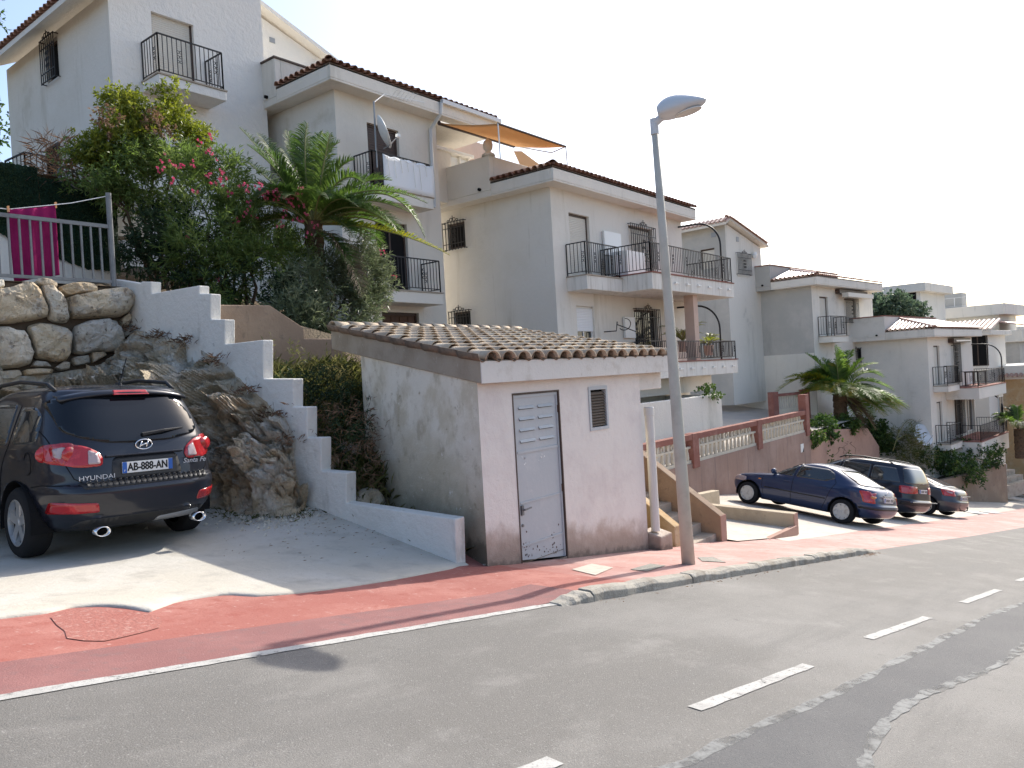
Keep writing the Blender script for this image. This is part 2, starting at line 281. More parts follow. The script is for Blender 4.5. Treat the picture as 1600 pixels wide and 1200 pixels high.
# ------------------------------------------------------------------ ground surfaces
def sm(x, a, b): t = min(1, max(0, (x-a)/(b-a))); return t*t*(3-2*t)
EX = [-40, 1.3, 5.5, 8, 14.5, 20, 28.7, 40, 60, 130]; EY = [4.5, 4.27, 4.13, 4.07, 3.8, 3.5, 2.9, 1.9, -.2, -8]
def edgeY(X): return float(np.interp(X, EX, EY))
def zline(X):
    if X <= 22: return -1.18-.154*X
    if X <= 45: return -1.18-.154*22-.145*(X-22)
    return -1.18-.154*22-.145*23-.12*(X-45)
def zroad(X, Y): return zline(X)+.05*(Y-4.2)
def zlot(X, Y): return -4.31+.125*(Y-6.08)-.145*(X-21) if X < 45 else -4.31+.125*(Y-6.08)-.145*24-.12*(X-45)
def G(X, Y):
    Ye = edgeY(X); ze = zroad(X, Ye)+.07*sm(X, 5.3, 6.2)*(1-sm(X, 13.8, 14.8))
    z6 = -1.145-.155*X; k = sm(X, 13.5, 15.5)
    a = ze+(z6-ze)*(Y-Ye)/(6-Ye)
    if Y > 6:
        z9 = float(np.interp(X, [0, 2.9, 4.7, 5.4, 6.3], [-1.5, -1.62, -1.68, -1.62, -1.5])); t = min((Y-6)/3.1, 1.25); a = z6+(z9-z6)*t if X < 7.2 else z6
    if k <= 0: return a
    b = zlot(X, Y) if Y > 5.5 else ze+(zlot(X, 5.5)-ze)*(Y-Ye)/(5.5-Ye)
    return a+(b-a)*k
def shit(px, py, fn, z0=-2.0):
    z = z0
    for _ in range(60):
        p = atZ(px, py, z); z2 = fn(p[0], p[1]); z += .6*(max(min(z2, -.9), -16)-z)
    return p
def ghit(px, py, z0=-2.2): return shit(px, py, G, z0)
def rhit(px, py): return hit(px, py, (.154, -.05, 1), -1.18-.21)
def sheet(name, fn, xs, ylo, yhi, ny, m_, off=0., kind='structure'):
    mb = MB(); nx = len(xs)
    for X in xs:
        for j in range(ny+1):
            Y = ylo(X)+(yhi(X)-ylo(X))*j/ny; mb.v.append((X, Y, fn(X, Y)+off))
    for i in range(nx-1):
        for j in range(ny): mb.f.append((i*(ny+1)+j, (i+1)*(ny+1)+j, (i+1)*(ny+1)+j+1, i*(ny+1)+j+1)); mb.m.append(0)
    return build(name, mb, m_, kind=kind, smooth=True)
def arange(a, b, s): return [float(x) for x in np.arange(a, b+1e-6, s)]
# hillside base that runs to the horizon
def zterr(X, Y): return zline(min(max(X, -60), 140))-1.3+.2*max(0, min(Y, 90)-14)+(-.02*max(0, X-140))
sheet('hillside', zterr, [-1500, -400, -60]+arange(-40, 150, 5)+[300, 800, 2000], lambda x: -600, lambda x: 14, 1, MT['earth'])
sheet('hillside', zterr, [-1500, -400, -60]+arange(-40, 150, 5)+[300, 800, 2000], lambda x: 14, lambda x: 900, 40, MT['earth'])
sheet('road', zroad, arange(-30, 130, 1), lambda x: edgeY(x)-7.2, edgeY, 4, MT['asphalt'])
sheet('far_pavement', lambda X, Y: zroad(X, edgeY(X)-7.2)+.1, arange(-30, 130, 2), lambda x: edgeY(x)-9.6, lambda x: edgeY(x)-7.2, 1, MT['redpale'])
sheet('pavement', G, arange(-12, 7.0, .25), edgeY, lambda x: 6.9, 10, MT['red'], -.004)
sheet('pavement_edge_strip', G, arange(-12, 6.0, .25), edgeY, lambda x: edgeY(x)+.62, 3, MT['redlow'], .003)
sheet('sidewalk', G, arange(7.0, 15.2, .2)+arange(15.4, 60, .8), edgeY, lambda x: 6.05 if x < 15.2 else 5.5-.028*(x-15), 8, MT['redpale'], -.004)
sheet('parking_lot', zlot, arange(15.2, 75, 1), lambda x: 5.5-.028*(x-15), lambda x: 10.6, 8, MT['lot'], -.004)
# driveway slab with its worn, wavy edge
edge_px = [(-60,975),(0,966),(40,962),(71,958),(95,953),(112,949),(150,947),(178,948),(199,950),(215,954),(229,957),(242,952),(255,948),(275,941),(292,937),(325,932),(356,929),(380,931),(397,932),(430,930),(469,927),(520,920),(600,909),(660,898),(700,890),(716,884)]
ep = [ghit(*q) for q in edge_px]
mb = MB(); ex = [p[0] for p in ep]; ey = [p[1]+rnd.uniform(-.012, .012) for p in ep]
xs = [-8]+arange(-4, 1, 1)+arange(1.2, 6.62, .06); ny = 22
for X in xs:
    y0 = float(np.interp(X, ex, ey))
    mb.v.append((X, y0, G(X, y0)-.02))
    for j in range(ny): Y = y0+(13.2-y0)*(j/(ny-1))**1.5; mb.v.append((X, Y, G(X, Y)+.014*min(1, (j > 0))+.006))
for i in range(len(xs)-1):
    for j in range(ny): n_ = ny+1; mb.f.append((i*n_+j, (i+1)*n_+j, (i+1)*n_+j+1, i*n_+j+1)); mb.m.append(0)
build('driveway', mb, MT['slab'], kind='structure', smooth=True)
# rough scar in the red paint near the driveway
def blob(name, pts, fn, m_, off, kind='structure', sub=3, jit=.02):
    c = np.mean(pts, axis=0); mb = MB(); n = len(pts)
    mb.v.append((c[0], c[1], fn(c[0], c[1])+off))
    for k in range(1, sub+1):
        for p in pts:
            q = c+(np.asarray(p)-c)*k/sub; q = q+np.array([rnd.uniform(-jit, jit), rnd.uniform(-jit, jit), 0])*(k == sub); mb.v.append((q[0], q[1], fn(q[0], q[1])+off))
    for i in range(n):
        mb.f.append((0, 1+i, 1+(i+1) % n)); mb.m.append(0)
        for k in range(sub-1):
            a = 1+k*n; b = a+n; mb.f.append((a+i, b+i, b+(i+1) % n, a+(i+1) % n)); mb.m.append(0)
    return build(name, mb, m_, kind=kind, smooth=True)
MT['scar'] = mat('rough_red_scar', (.33,.13,.105), .95, layers=[(3,(.31,.11,.088),.5,.66),(22,(.42,.24,.2),.52,.68),(45,(.27,.1,.08),.58,.7)], bump=[(40,.012)])
blob('pavement_scar', [ghit(*q) for q in [(78,966),(88,958),(108,953),(135,950),(165,949),(198,952),(228,957),(246,965),(252,973),(244,981),(226,987),(205,992),(186,998),(160,1002),(132,1002),(110,997),(98,987),(86,977)]], G, MT['scar'], .0015, sub=5)
# pale manhole patches and covers on the pavement
def flat_quad(name, px, fn, m_, h, label, cat, group=None):
    P = [fn(*q) for q in px]; mb = MB(); mb.prism([p+U0*.002 for p in P], (0, 0, h)); o = build(name, mb, m_, loc=P[0]); tag(o, label, cat, group); bevel(o, .004, 1); return o
MT['cover'] = mat('cast_cover', (.2,.19,.17), .7, .4, .2, layers=[(14,(.28,.26,.22),.45,.65),(60,(.12,.115,.1),.5,.6)], bump=[(60,.01)])
MT['concpatch'] = mat('concrete_cover', (.5,.45,.38), .9, layers=[(8,(.42,.37,.31),.45,.7)], bump=[(40,.004)])
MT['pinkwhite'] = mat('painted_concrete', (.52,.4,.36), .9, layers=[(5,(.42,.2,.17),.5,.7)], bump=[(40,.004)])
flat_quad('inspection_cover', [(1097,877),(1135,879),(1114,870),(1090,871)][::-1], ghit, MT['cover'], .003, 'square metal inspection cover set in pale red pavement beside the lamp post', 'cover')
flat_quad('concrete_cover', [(893,890),(930,899),(958,887),(925,881)][::-1], ghit, MT['concpatch'], .002, 'pale concrete cover flush with pavement in front of white utility hut', 'cover')
flat_quad('inspection_cover', [(985,890),(1012,893),(1040,884),(1016,881)][::-1], ghit, MT['cover'], .003, 'dull inspection cover at kerb crossed by the lamp post shadow', 'cover')
# kerb: single stones laid end to end
kt = thing('kerb', 'worn grey stone kerb along the pavement by the lamp post', 'kerb', (5.55, 4.1, G(5.55, 4.1)))
X = 5.5; i = 0
while X < 14.4:
    L_ = rnd.uniform(.7, 1.0) if i else .45; X1 = min(X+L_, 14.5); mb = MB()
    n = 5; rows = []
    for k in range(n+1):
        x = X+.002+(X1-X-.004)*k/n; y = edgeY(x); zt = zroad(x, y)+.085*sm(x, 5.35, 6.1)*(1-.75*sm(x, 13.6, 14.5))+.012+rnd.uniform(-.014, .01); zb = zroad(x, y)-.2
        j = rnd.uniform(-.012, .012); rows.append([(x, y-.155+j, zb), (x, y-.15+j, zt-.035), (x, y-.115+j, zt), (x, y+.02, zt+.004), (x, y+.03, zb)])
    vs = [p for r in rows for p in r]; fs = []
    for k in range(n):
        for q in range(4): a = k*5+q; fs.append((a, a+5, a+6, a+1))
    fs += [(0, 1, 2, 3, 4), tuple(n*5+q for q in (4, 3, 2, 1, 0))]
    mb.add(vs, fs); o = build('kerb_stone', mb, MT['kerb'], kt); bevel(o, .008, 2); X = X1; i += 1
# painted lines
def ribbon(name, pts, wd, fn, m_, off, kind='structure', jit=0):
    mb = MB(); n = len(pts)
    for k in range(n):
        t = np.asarray(pts[min(k+1, n-1)])-np.asarray(pts[max(k-1, 0)]); t = t[:2]/np.linalg.norm(t[:2]); nn = np.array([-t[1], t[0]]); ww = (wd[k] if hasattr(wd, '__len__') else wd)
        for s in (-1, 1):
            q = np.asarray(pts[k])[:2]+nn*(s*ww/2+rnd.uniform(-jit, jit)); mb.v.append((q[0], q[1], fn(*q)+off))
    for k in range(n-1): mb.f.append((2*k, 2*k+1, 2*k+3, 2*k+2)); mb.m.append(0)
    return build(name, mb, m_, kind=kind)
ribbon('edge_line', [(x, edgeY(x)-.035) for x in arange(-12, 5.6, .12)], .085, zroad, MT['paint'], .005, jit=.006)
for a, b in [((700,1255),(868,1189)),((1085,1108),(1264,1040)),((1356,998),(1450,965)),((1505,942),(1560,922)),((1590,908),(1640,893))]:
    p, q = rhit(*a), rhit(*b); ribbon('lane_dash', [p+(q-p)*t for t in np.linspace(0, 1, 12)], .09, zroad, MT['paint'], .005, jit=.006)
pu = [rhit(*q) for q in [(930,1230),(1075,1190),(1221,1120),(1290,1092),(1337,1067),(1395,1038),(1450,1009),(1500,985),(1544,962),(1600,942),(1680,915)]]
plw = [rhit(*q) for q in [(1335,1240),(1349,1200),(1358,1170),(1371,1146),(1382,1132),(1394,1120),(1415,1102),(1442,1086),(1470,1075),(1499,1064),(1540,1050),(1560,1040),(1574,1032),(1600,1006),(1680,975)]]
def dense(P, n):
    d = [0]
    for a, b in zip(P, P[1:]): d.append(d[-1]+np.linalg.norm(b-a))
    return [np.array([np.interp(t, d, [p[k] for p in P]) for k in range(3)]) for t in np.linspace(0, d[-1], n)]
U_, L_ = dense(pu, 60), dense(plw, 60); mb = MB()
for a, b in zip(U_, L_):
    for t in (0, .33, .66, 1): q = a+(b-a)*t; mb.v.append((q[0], q[1], zroad(q[0], q[1])+.003))
for k in range(59):
    for j in range(3): mb.f.append((4*k+j, 4*k+j+1, 4*k+5+j, 4*k+4+j)); mb.m.append(0)
build('asphalt_patch', mb, MT['patch'], kind='structure')
ribbon('patch_seal', U_, [.05+.03*abs(sin(k*.37))+.012*sin(k*1.7) for k in range(60)], zroad, MT['seal'], .0045, jit=.016)
ribbon('patch_seal', L_, [.045+.025*abs(sin(k*.53))+.01*sin(k*2.1) for k in range(60)], zroad, MT['seal'], .0045, jit=.016)
# ------------------------------------------------------------------ garden bank between the step wall and the hut, and terraces
def zgard(X, Y):
    z = float(np.interp(Y, [6.0, 6.6, 8.0, 9.0, 10.6, 10.98, 11.2, 13, 16, 22], [-2.32, -2.12, -1.95, -1.0, .25, .35, .95, 1.5, 2.4, 4.0]))
    z += .12*sin(X*3.1+Y*2.3)*sin(X*1.3-Y*1.9) if Y > 6.8 else 0
    return z-.22*max(0, X-9)*(Y > 8)
sheet('garden_bank', zgard, arange(6.35, 10.6, .17), lambda x: 6.0, lambda x: 18.5, 50, MT['earth'])
sheet('left_terrace', lambda X, Y: 1.86, arange(-14, 6.2, 2), lambda x: 12.95, lambda x: 15.5, 2, MT['paving'])
sheet('upper_terrace', lambda X, Y: 4.25+.12*(Y-15.6), arange(-14, 8.8, 2), lambda x: 15.62, lambda x: 30, 10, MT['earth'])
sheet('garden_back', lambda X, Y: zgard(min(X, 12.5), Y)-.02, arange(10.6, 13.6, .5), lambda x: 9.6, lambda x: 18.5, 20, MT['earth'])
sheet('court', lambda X, Y: -2.9+.13*max(0, Y-11.5), arange(17, 40, 1), lambda x: 10.35, lambda x: 19, 8, MT['paving'])
# ------------------------------------------------------------------ utility hut
BX0, BX1, BY0, BY1 = 6.79, 10.58, 5.98, 8.95
SK = .268            # the hut's side walls run back askew to the street
class Skew:
    def w(s, u, v, z): return np.array([u+SK*(v-5.98), v, z])
HS = Skew()
hut = thing('utility_hut', 'small white utility hut with tiled lean-to roof and damp stained walls', 'hut', (BX0, BY0, G(BX0, BY0)))
RS = (.91-.22)/(9.85-5.9)
def zr_(Y): return .22+RS*(Y-5.9)         # top of roof slab
mb = MB()
z0b = -3.2
holes = [(7.42, 8.42, -2.42, -.2), (9.12, 9.61, -.82, -.2)]
def panel(mb, fr, plane, at, a0, a1, z0, z1, holes, depth, mi=0, back=False):
    """wall sheet with openings and their reveals; plane 'front': v=at, opening along u; 'side': u=at, opening along v"""
    def P(a, z, d=0): return (a, at+d, z) if plane == 'front' else (at+d, a, z)
    A = sorted({a0, a1, *[h[0] for h in holes], *[h[1] for h in holes]}); Z = sorted({z0, z1, *[h[2] for h in holes], *[h[3] for h in holes]})
    A = [a for a in A if a0-1e-6 <= a <= a1+1e-6]; Z = [z for z in Z if z0-1e-6 <= z <= z1+1e-6]
    for i in range(len(A)-1):
        for j in range(len(Z)-1):
            ca, cz = (A[i]+A[i+1])/2, (Z[j]+Z[j+1])/2
            if any(h[0] < ca < h[1] and h[2] < cz < h[3] for h in holes): continue
            q = [P(A[i], Z[j]), P(A[i+1], Z[j]), P(A[i+1], Z[j+1]), P(A[i], Z[j+1])]
            mb.add(q if plane == 'front' else q[::-1], [(0, 1, 2, 3)], mi)
    for h in holes:
        c = [(h[0], h[2]), (h[1], h[2]), (h[1], h[3]), (h[0], h[3])]
        for k in range(4):
            p, q = c[k], c[(k+1) % 4]; mb.add([P(*p), P(*q), P(*q, depth), P(*p, depth)], [(0, 1, 2, 3)], mi)
panel(mb, None, 'front', BY0, BX0, BX1, z0b, -.02, holes, .1)
hutf = build('front_wall', mb, MT['boothfront'], hut)
mb = MB(HS)
mb.add([(BX0, BY0, z0b), (BX0, BY1, z0b), (BX0, BY1, zr_(BY1)-.3), (BX0, BY0, -.02)], [(0, 3, 2, 1)])
mb.add([(BX1, BY0, z0b), (BX1, BY1, z0b), (BX1, BY1, zr_(BY1)-.3), (BX1, BY0, -.02)], [(0, 1, 2, 3)])
mb.add([(BX0, BY1, z0b), (BX1, BY1, z0b), (BX1, BY1, zr_(BY1)-.3), (BX0, BY1, zr_(BY1)-.3)], [(0, 3, 2, 1)])
build('side_wall', mb, MT['booth'], hut)
RX0, RX1, RY0, RY1 = 6.76, 11.5, 5.86, 9.9
mb = MB(HS); th = .27
mb.hexa([(RX0,RY0,zr_(RY0)-th),(RX1,RY0,zr_(RY0)-th),(RX1,RY1,zr_(RY1)-th-.04),(RX0,RY1,zr_(RY1)-th-.04),(RX0,RY0,zr_(RY0)),(RX1,RY0,zr_(RY0)),(RX1,RY1,zr_(RY1)),(RX0,RY1,zr_(RY1))])
roof = build('roof_slab', mb, MT['fascia'], hut); bevel(roof, .012)
mb = MB(HS); mb.box(RX0+.004, RX1-.004, RY0-.012, RY0+.01, zr_(RY0)-th+.004, zr_(RY0)-.01)
build('front_fascia', mb, MT['fasciaw'], hut)
mb = MB(HS); mb.box(BX1-.02, RX1-.1, 6.05, 6.35, -.32, zr_(6.0)-th-.006); o = build('lintel', mb, MT['fasciaw'], hut); bevel(o, .01)
# barrel tiles: rows lapped one over the other
def barrel(mb, p0, p1, r0, r1, up, n=6, mi=0, thick=.014, arc=pi*.98):
    p0 = np.asarray(p0, float); p1 = np.asarray(p1, float); t = p1-p0; t /= np.linalg.norm(t); up = np.asarray(up, float); up = up-t*(up@t); up /= np.linalg.norm(up); s = np.cross(t, up)
    vs = []
    for p, r in ((p0, r0), (p1, r1)):
        for rr in (r, r-thick):
            for j in range(n+1):
                a = (pi-arc)/2+arc*j/n; vs.append(p+(s*cos(a)+up*sin(a))*rr)
    k = n+1; fs = []
    for j in range(n): fs += [(j, j+1, 2*k+j+1, 2*k+j), (k+j+1, k+j, 3*k+j, 3*k+j+1), (j+1, j, k+j, k+j+1), (2*k+j, 2*k+j+1, 3*k+j+1, 3*k+j)]
    fs += [(0, 2*k, 3*k, k), (n, k+n, 3*k+n, 2*k+n)]
    mb.add(vs, fs, mi)
mb = MB(); barrel(mb, (0, 0, 0), (0, .4, 0), .098, .082, (0, 0, 1), 8)
tile0 = build('roof_tile', mb, MT['tileb'], None, smooth=False); tile0.data.polygons.foreach_set('use_smooth', np.ones(len(tile0.data.polygons), bool))
tile_me = tile0.data; bpy.data.objects.remove(tile0)
HO = np.array(hut.location); pitch_ = atan2(RS, 1)
ncol, nrow = 16, 10; du = (RX1-RX0-.06)/ncol; dv = (RY1-RY0)/nrow
for i in range(ncol):
    for j in range(nrow):
        o = bpy.data.objects.new('roof_tile', tile_me); COL.objects.link(o); o.parent = hut
        x = RX0+.03+du*(i+.5)+rnd.uniform(-.008, .008); y = RY0-.07+dv*j+rnd.uniform(-.012, .012); x += SK*(y-5.98)
        o.location = tuple(np.array([x, y, zr_(y)+.012+rnd.uniform(0, .006)])-HO); o.rotation_euler = (pitch_-.06+rnd.uniform(-.012, .012), rnd.uniform(-.03, .03), -atan2(SK, 1)+rnd.uniform(-.022, .022)); o.scale = (1.16, 1.2, 1.12)
mb = MB(HS)
for i in range(ncol+1):
    x = RX0+.03+du*i
    for j in range(nrow):
        y = RY0-.04+dv*j; barrel(mb, (x, y, zr_(y)+.085), (x, y+dv*1.08, zr_(y+dv*1.08)+.08), .105, .115, (0, 0, -1), 4)
o = build('pan_tiles', mb, MT['tilepan'], hut, smooth=True); o['kind'] = 'stuff'
mb = MB(); barrel(mb, (0, 0, 0), (.36, 0, 0), .105, .092, (0, 0, 1), 8); t2 = build('ridge_tile', mb, MT['tileb'], None, smooth=True); rid = t2.data; bpy.data.objects.remove(t2)
for i in range(15):
    o = bpy.data.objects.new('ridge_tile', rid); COL.objects.link(o); o.parent = hut; x = RX0-.02+.315*i+SK*(RY1-.1-5.98)
    o.location = tuple(np.array([x, RY1-.1, zr_(RY1-.1)+.045])-HO); o.rotation_euler = (rnd.uniform(-.03, .03), .03, rnd.uniform(-.02, .02))
mb = MB(HS)     # mortar under the ridge and eave tiles
mb.box(RX0+.02, RX1-.02, RY1-.2, RY1-.005, zr_(RY1-.2)+.0, zr_(RY1)+.06)
build('ridge_mortar', mb, MT['fascia'], hut)
# steel door
mb = MB(); DX0, DX1 = 7.445, 8.395
def dbot(x): return G(x, BY0)+.03
yd = BY0+.03
mb.hexa([(DX0,yd,dbot(DX0)),(DX1,yd,dbot(DX1)),(DX1,yd+.04,dbot(DX1)),(DX0,yd+.04,dbot(DX0)),(DX0,yd,-.225),(DX1,yd,-.225),(DX1,yd+.04,-.225),(DX0,yd+.04,-.225)])
door = build('door', mb, MT['door'], hut)
mb = MB()
for zz, hh in ((-.94, .02), (-1.57, .014), (-2.1, .014)): mb.box(DX0+.05, DX1-.04, yd-.012, yd, zz-hh, zz+hh-.008)
for x in (DX0+.004, DX1-.03): mb.hexa([(x,yd-.014,dbot(x)),(x+.03,yd-.014,dbot(x)),(x+.03,yd,dbot(x)),(x,yd,dbot(x)),(x,yd-.014,-.226),(x+.03,yd-.014,-.226),(x+.03,yd,-.226),(x,yd,-.226)])
mb.box(DX0+.036, DX1-.032, yd-.014, yd, -.262, -.227)
build('door_rib', mb, MT['door'], door)
mb = MB()
for r in range(4):
    for c in range(2):
        x = DX0+.13+c*.4; z = -.4-r*.14; mb.hexa([(x,yd-.004,z-.012),(x+.3,yd-.004,z-.012),(x+.3,yd-.001,z-.012),(x,yd-.001,z-.012),(x,yd-.004,z+.008),(x+.3,yd-.004,z+.008),(x+.3,yd-.001,z+.008),(x,yd-.001,z+.008)])
build('vent_slot', mb, MT['dark'], door)
mb = MB()
for r in range(4):
    for c in range(2):
        x = DX0+.12+c*.4; z = -.4-r*.14; mb.hexa([(x,yd-.022,z-.004),(x+.32,yd-.022,z-.004),(x+.32,yd-.001,z+.008),(x,yd-.001,z+.008),(x,yd-.02,z+.004),(x+.32,yd-.02,z+.004),(x+.32,yd-.001,z+.03),(x,yd-.001,z+.03)])
build('vent_hood', mb, MT['door'], door)
mb = MB(); mb.box(DX0+.05, DX0+.09, yd-.03, yd, -1.72, -1.6); mb.tube([(DX0+.07,yd-.03,-1.65),(DX0+.07,yd-.06,-1.65),(DX0+.2,yd-.06,-1.64)], .012, 6); mb.lathe([(.018,0),(.018,-.02)], (DX0+.07, yd, -1.85), 'y', 10)
build('handle', mb, MT['galv'], door)
mb = MB()
for z in (-.45, -1.5): mb.box(DX1-.015, DX1+.012, yd-.022, yd+.01, z-.05, z+.05)
build('hinge', mb, MT['rust'], door)
mb = MB()     # rust spots and flaked paint, thin flakes on the sheet
for k in range(46):
    x = rnd.choice([rnd.gauss(DX0+.14, .06), rnd.gauss(DX1-.28, .07), rnd.uniform(DX0+.06, DX1-.06)]); z = dbot(x)+abs(rnd.gauss(.12, .1))+.03; r = rnd.uniform(.004, .014)
    if DX0+.04 < x < DX1-.04: mb.add([(x+r*cos(a)*rnd.uniform(.6, 1.2), yd-.0025, z+r*1.2*sin(a)*rnd.uniform(.6, 1.3)) for a in np.linspace(0, 5.3, 6)], [tuple(range(6))])
o = build('rust_spot', mb, MT['rust'], door); o['kind'] = 'stuff'
mb = MB()
for k in range(14):
    x = rnd.choice([rnd.gauss(DX0+.16, .05), rnd.gauss(DX1-.34, .1)]); z = rnd.gauss(-1.03, .03); r = rnd.uniform(.003, .012)
    mb.add([(x+r*1.4*cos(a)*rnd.uniform(.5, 1.2), yd-.0025, z+r*sin(a)*rnd.uniform(.5, 1.3)) for a in np.linspace(0, 5.3, 7)], [tuple(range(7))])
o = build('paint_flake', mb, MT['plain'], door); o['kind'] = 'stuff'
mb = MB(); fz = -.2; 
for x0, x1 in ((7.42, 7.44), (8.4, 8.42)): mb.box(x0, x1, BY0-.006, BY0+.08, -2.5, fz)
mb.box(7.44, 8.4, BY0-.006, BY0+.08, fz-.02, fz); build('door_frame', mb, MT['frame'], hut)
mb = MB(); mb.box(7.3, 8.6, BY0+.11, BY0+.13, -2.6, -.1); build('door_backing', mb, MT['dark'], hut)
# louvred vent
mb = MB(); x0, x1, z0, z1 = 9.12, 9.61, -.82, -.2
for a in ((x0, x0+.045, z0, z1), (x1-.045, x1, z0, z1), (x0+.045, x1-.045, z0, z0+.045), (x0+.045, x1-.045, z1-.045, z1)): mb.box(a[0], a[1], BY0-.015, BY0+.05, a[2], a[3])
vent = build('vent', mb, MT['door'], hut)
for k in range(12):
    mb = MB(); z = z0+.06+k*.0405; mb.hexa([(x0+.047,BY0+.0,z),(x1-.047,BY0+.0,z),(x1-.047,BY0+.03,z+.03),(x0+.047,BY0+.03,z+.03),(x0+.047,BY0+.0,z+.008),(x1-.047,BY0+.0,z+.008),(x1-.047,BY0+.03,z+.038),(x0+.047,BY0+.03,z+.038)])
    build('louvre', mb, MT['louver'], vent)
mb = MB(); mb.box(x0, x1, BY0+.07, BY0+.09, z0, z1); build('vent_backing', mb, MT['dark'], hut)
# pipe with plinth beside the hut
pz = G(10.85, 5.9); pt = thing('downpipe', 'white service pipe rising from a concrete block beside the hut', 'pipe', (10.78, 5.9, pz))
mb = MB(); mb.lathe([(.07, pz+.3), (.07, -.72), (.08, -.72), (.08, -.6), (.065, -.58)], (10.74, 5.93, 0), 'z', 16); build('pipe', mb, MT['pipe'], pt, smooth=False); bevel(bpy.context.scene.objects[-1] if False else COL.objects[-1], .004)
mb = MB(); mb.hexa([(10.62,5.78,pz-.1),(11.0,5.78,pz-.1),(11.0,6.1,pz-.1),(10.62,6.1,pz-.1),(10.62,5.78,pz+.24),(11.0,5.78,pz+.24),(11.0,6.1,pz+.32),(10.62,6.1,pz+.32)]); o = build('plinth', mb, MT['boothfront'], pt); bevel(o, .02)
# loose stones in the corner between wall and hut
for k, (x, y, s) in enumerate([(6.7, 6.2, .07), (6.74, 6.42, .1), (6.69, 6.05, .05)]):
    pass
# ------------------------------------------------------------------ rocks helper
from mathutils import noise as MN
def fbm(p, sc, oct_=4):
    v = 0; a = 1
    for k in range(oct_): v += a*MN.noise(Vector(p)*sc); sc *= 2.1; a *= .5
    return v
def boulder(name, poly, parent, nrm, depth, mt, rings=13, per=9):
    """rounded stone whose face outline is poly (world points), bulging along nrm"""
    P = [np.asarray(p, float) for p in poly]; Q = []
    n = len(P)
    for i in range(n):   # soften the corners
        a, b, c_, d = P[i-1], P[i], P[(i+1) % n], P[(i+2) % n]
        for k in range(per):
            t = k/per; Q.append(.5*((2*b)+(c_-a)*t*.8+(2*a-5*b+4*c_-d)*t*t*.8+b*0+(3*b-a-3*c_+d)*t**3*.8+0) if False else b*(1-t)+c_*t)
    for _ in range(2): Q = [(Q[i-1]+2*Q[i]+Q[(i+1) % len(Q)])/4 for i in range(len(Q))]
    c = np.mean(Q, axis=0); nrm = np.asarray(nrm, float); nrm /= np.linalg.norm(nrm); m_ = len(Q); vs = []; fs = []
    tilt = np.array([rnd.uniform(-.35, .35), rnd.uniform(-.1, .1), rnd.uniform(-.3, .3)])
    def bump(q, r):
        h = depth*(1-r**7)**.5 if r < 1 else 0
        return q+nrm*(h+(h/depth)*((q-c)@tilt)*.5+.10*depth*fbm(q, 3.0)*(.4+h/depth)+.05*depth*fbm(q, 9, 3)*(h/depth))
    siz = max(np.linalg.norm(q-c) for q in Q); cuts = []
    for _ in range(11):
        n_ = nrm+np.array([rnd.gauss(0, .55), rnd.gauss(0, .2), rnd.gauss(0, .55)]); n_ /= np.linalg.norm(n_)
        sup = max(float((q-c+nrm*depth*.9)@n_) for q in Q); cuts.append((n_, max(depth*.62, sup*rnd.uniform(.72, .95))))
    bump0 = bump
    def bump(q, r):
        p = bump0(q, r)
        for n_, off in cuts:
            d_ = float((p-c)@n_)-off
            if d_ > 0: p = p-n_*d_*.93
        return p+nrm*(.035*fbm(q, 6, 4)+.018*fbm(q, 19, 3))*min(1, siz*2.5)*(1 if r < 1 else 0)
    vs.append(bump(c, 0))
    for k in range(1, rings+1):
        r = k/rings
        for q in Q: vs.append(bump(c+(q-c)*r, r) if k < rings else q-nrm*.0)
    vs += [q-nrm*.3+(c-q)*.12 for q in Q]
    for i in range(m_):
        fs.append((0, 1+i, 1+(i+1) % m_))
        for k in range(rings): a = 1+k*m_; b = a+m_; fs.append((a+i, b+i, b+(i+1) % m_, a+(i+1) % m_))
    mb = MB(); mb.add(vs, fs); o = build(name, mb, mt, parent, smooth=True, fix=True); o.data.set_sharp_from_angle(angle=radians(32)); return o
MT['rocks'] = [mat('limestone_%s' % n, b, .9, .2, layers=[(1.1, o_, .45, .62), (2.2, (.5,.46,.39), .5, .66), (5, (.25,.2,.15), .52, .7), (13, (.16,.13,.1), .58, .7), (6, (.56,.52,.46), .62, .72)], bump=[(5,.05),(18,.03),(60,.012)]) for n, b, o_ in (('warm', (.58,.48,.34), (.52,.36,.2)), ('pale', (.64,.59,.49), (.56,.44,.3)), ('grey', (.52,.49,.44), (.4,.36,.28)))]
YB = 12.9
bw = thing('boulder_wall', 'retaining wall of big rough limestone boulders below the grey railing', 'stone wall', (2, YB, -.5))
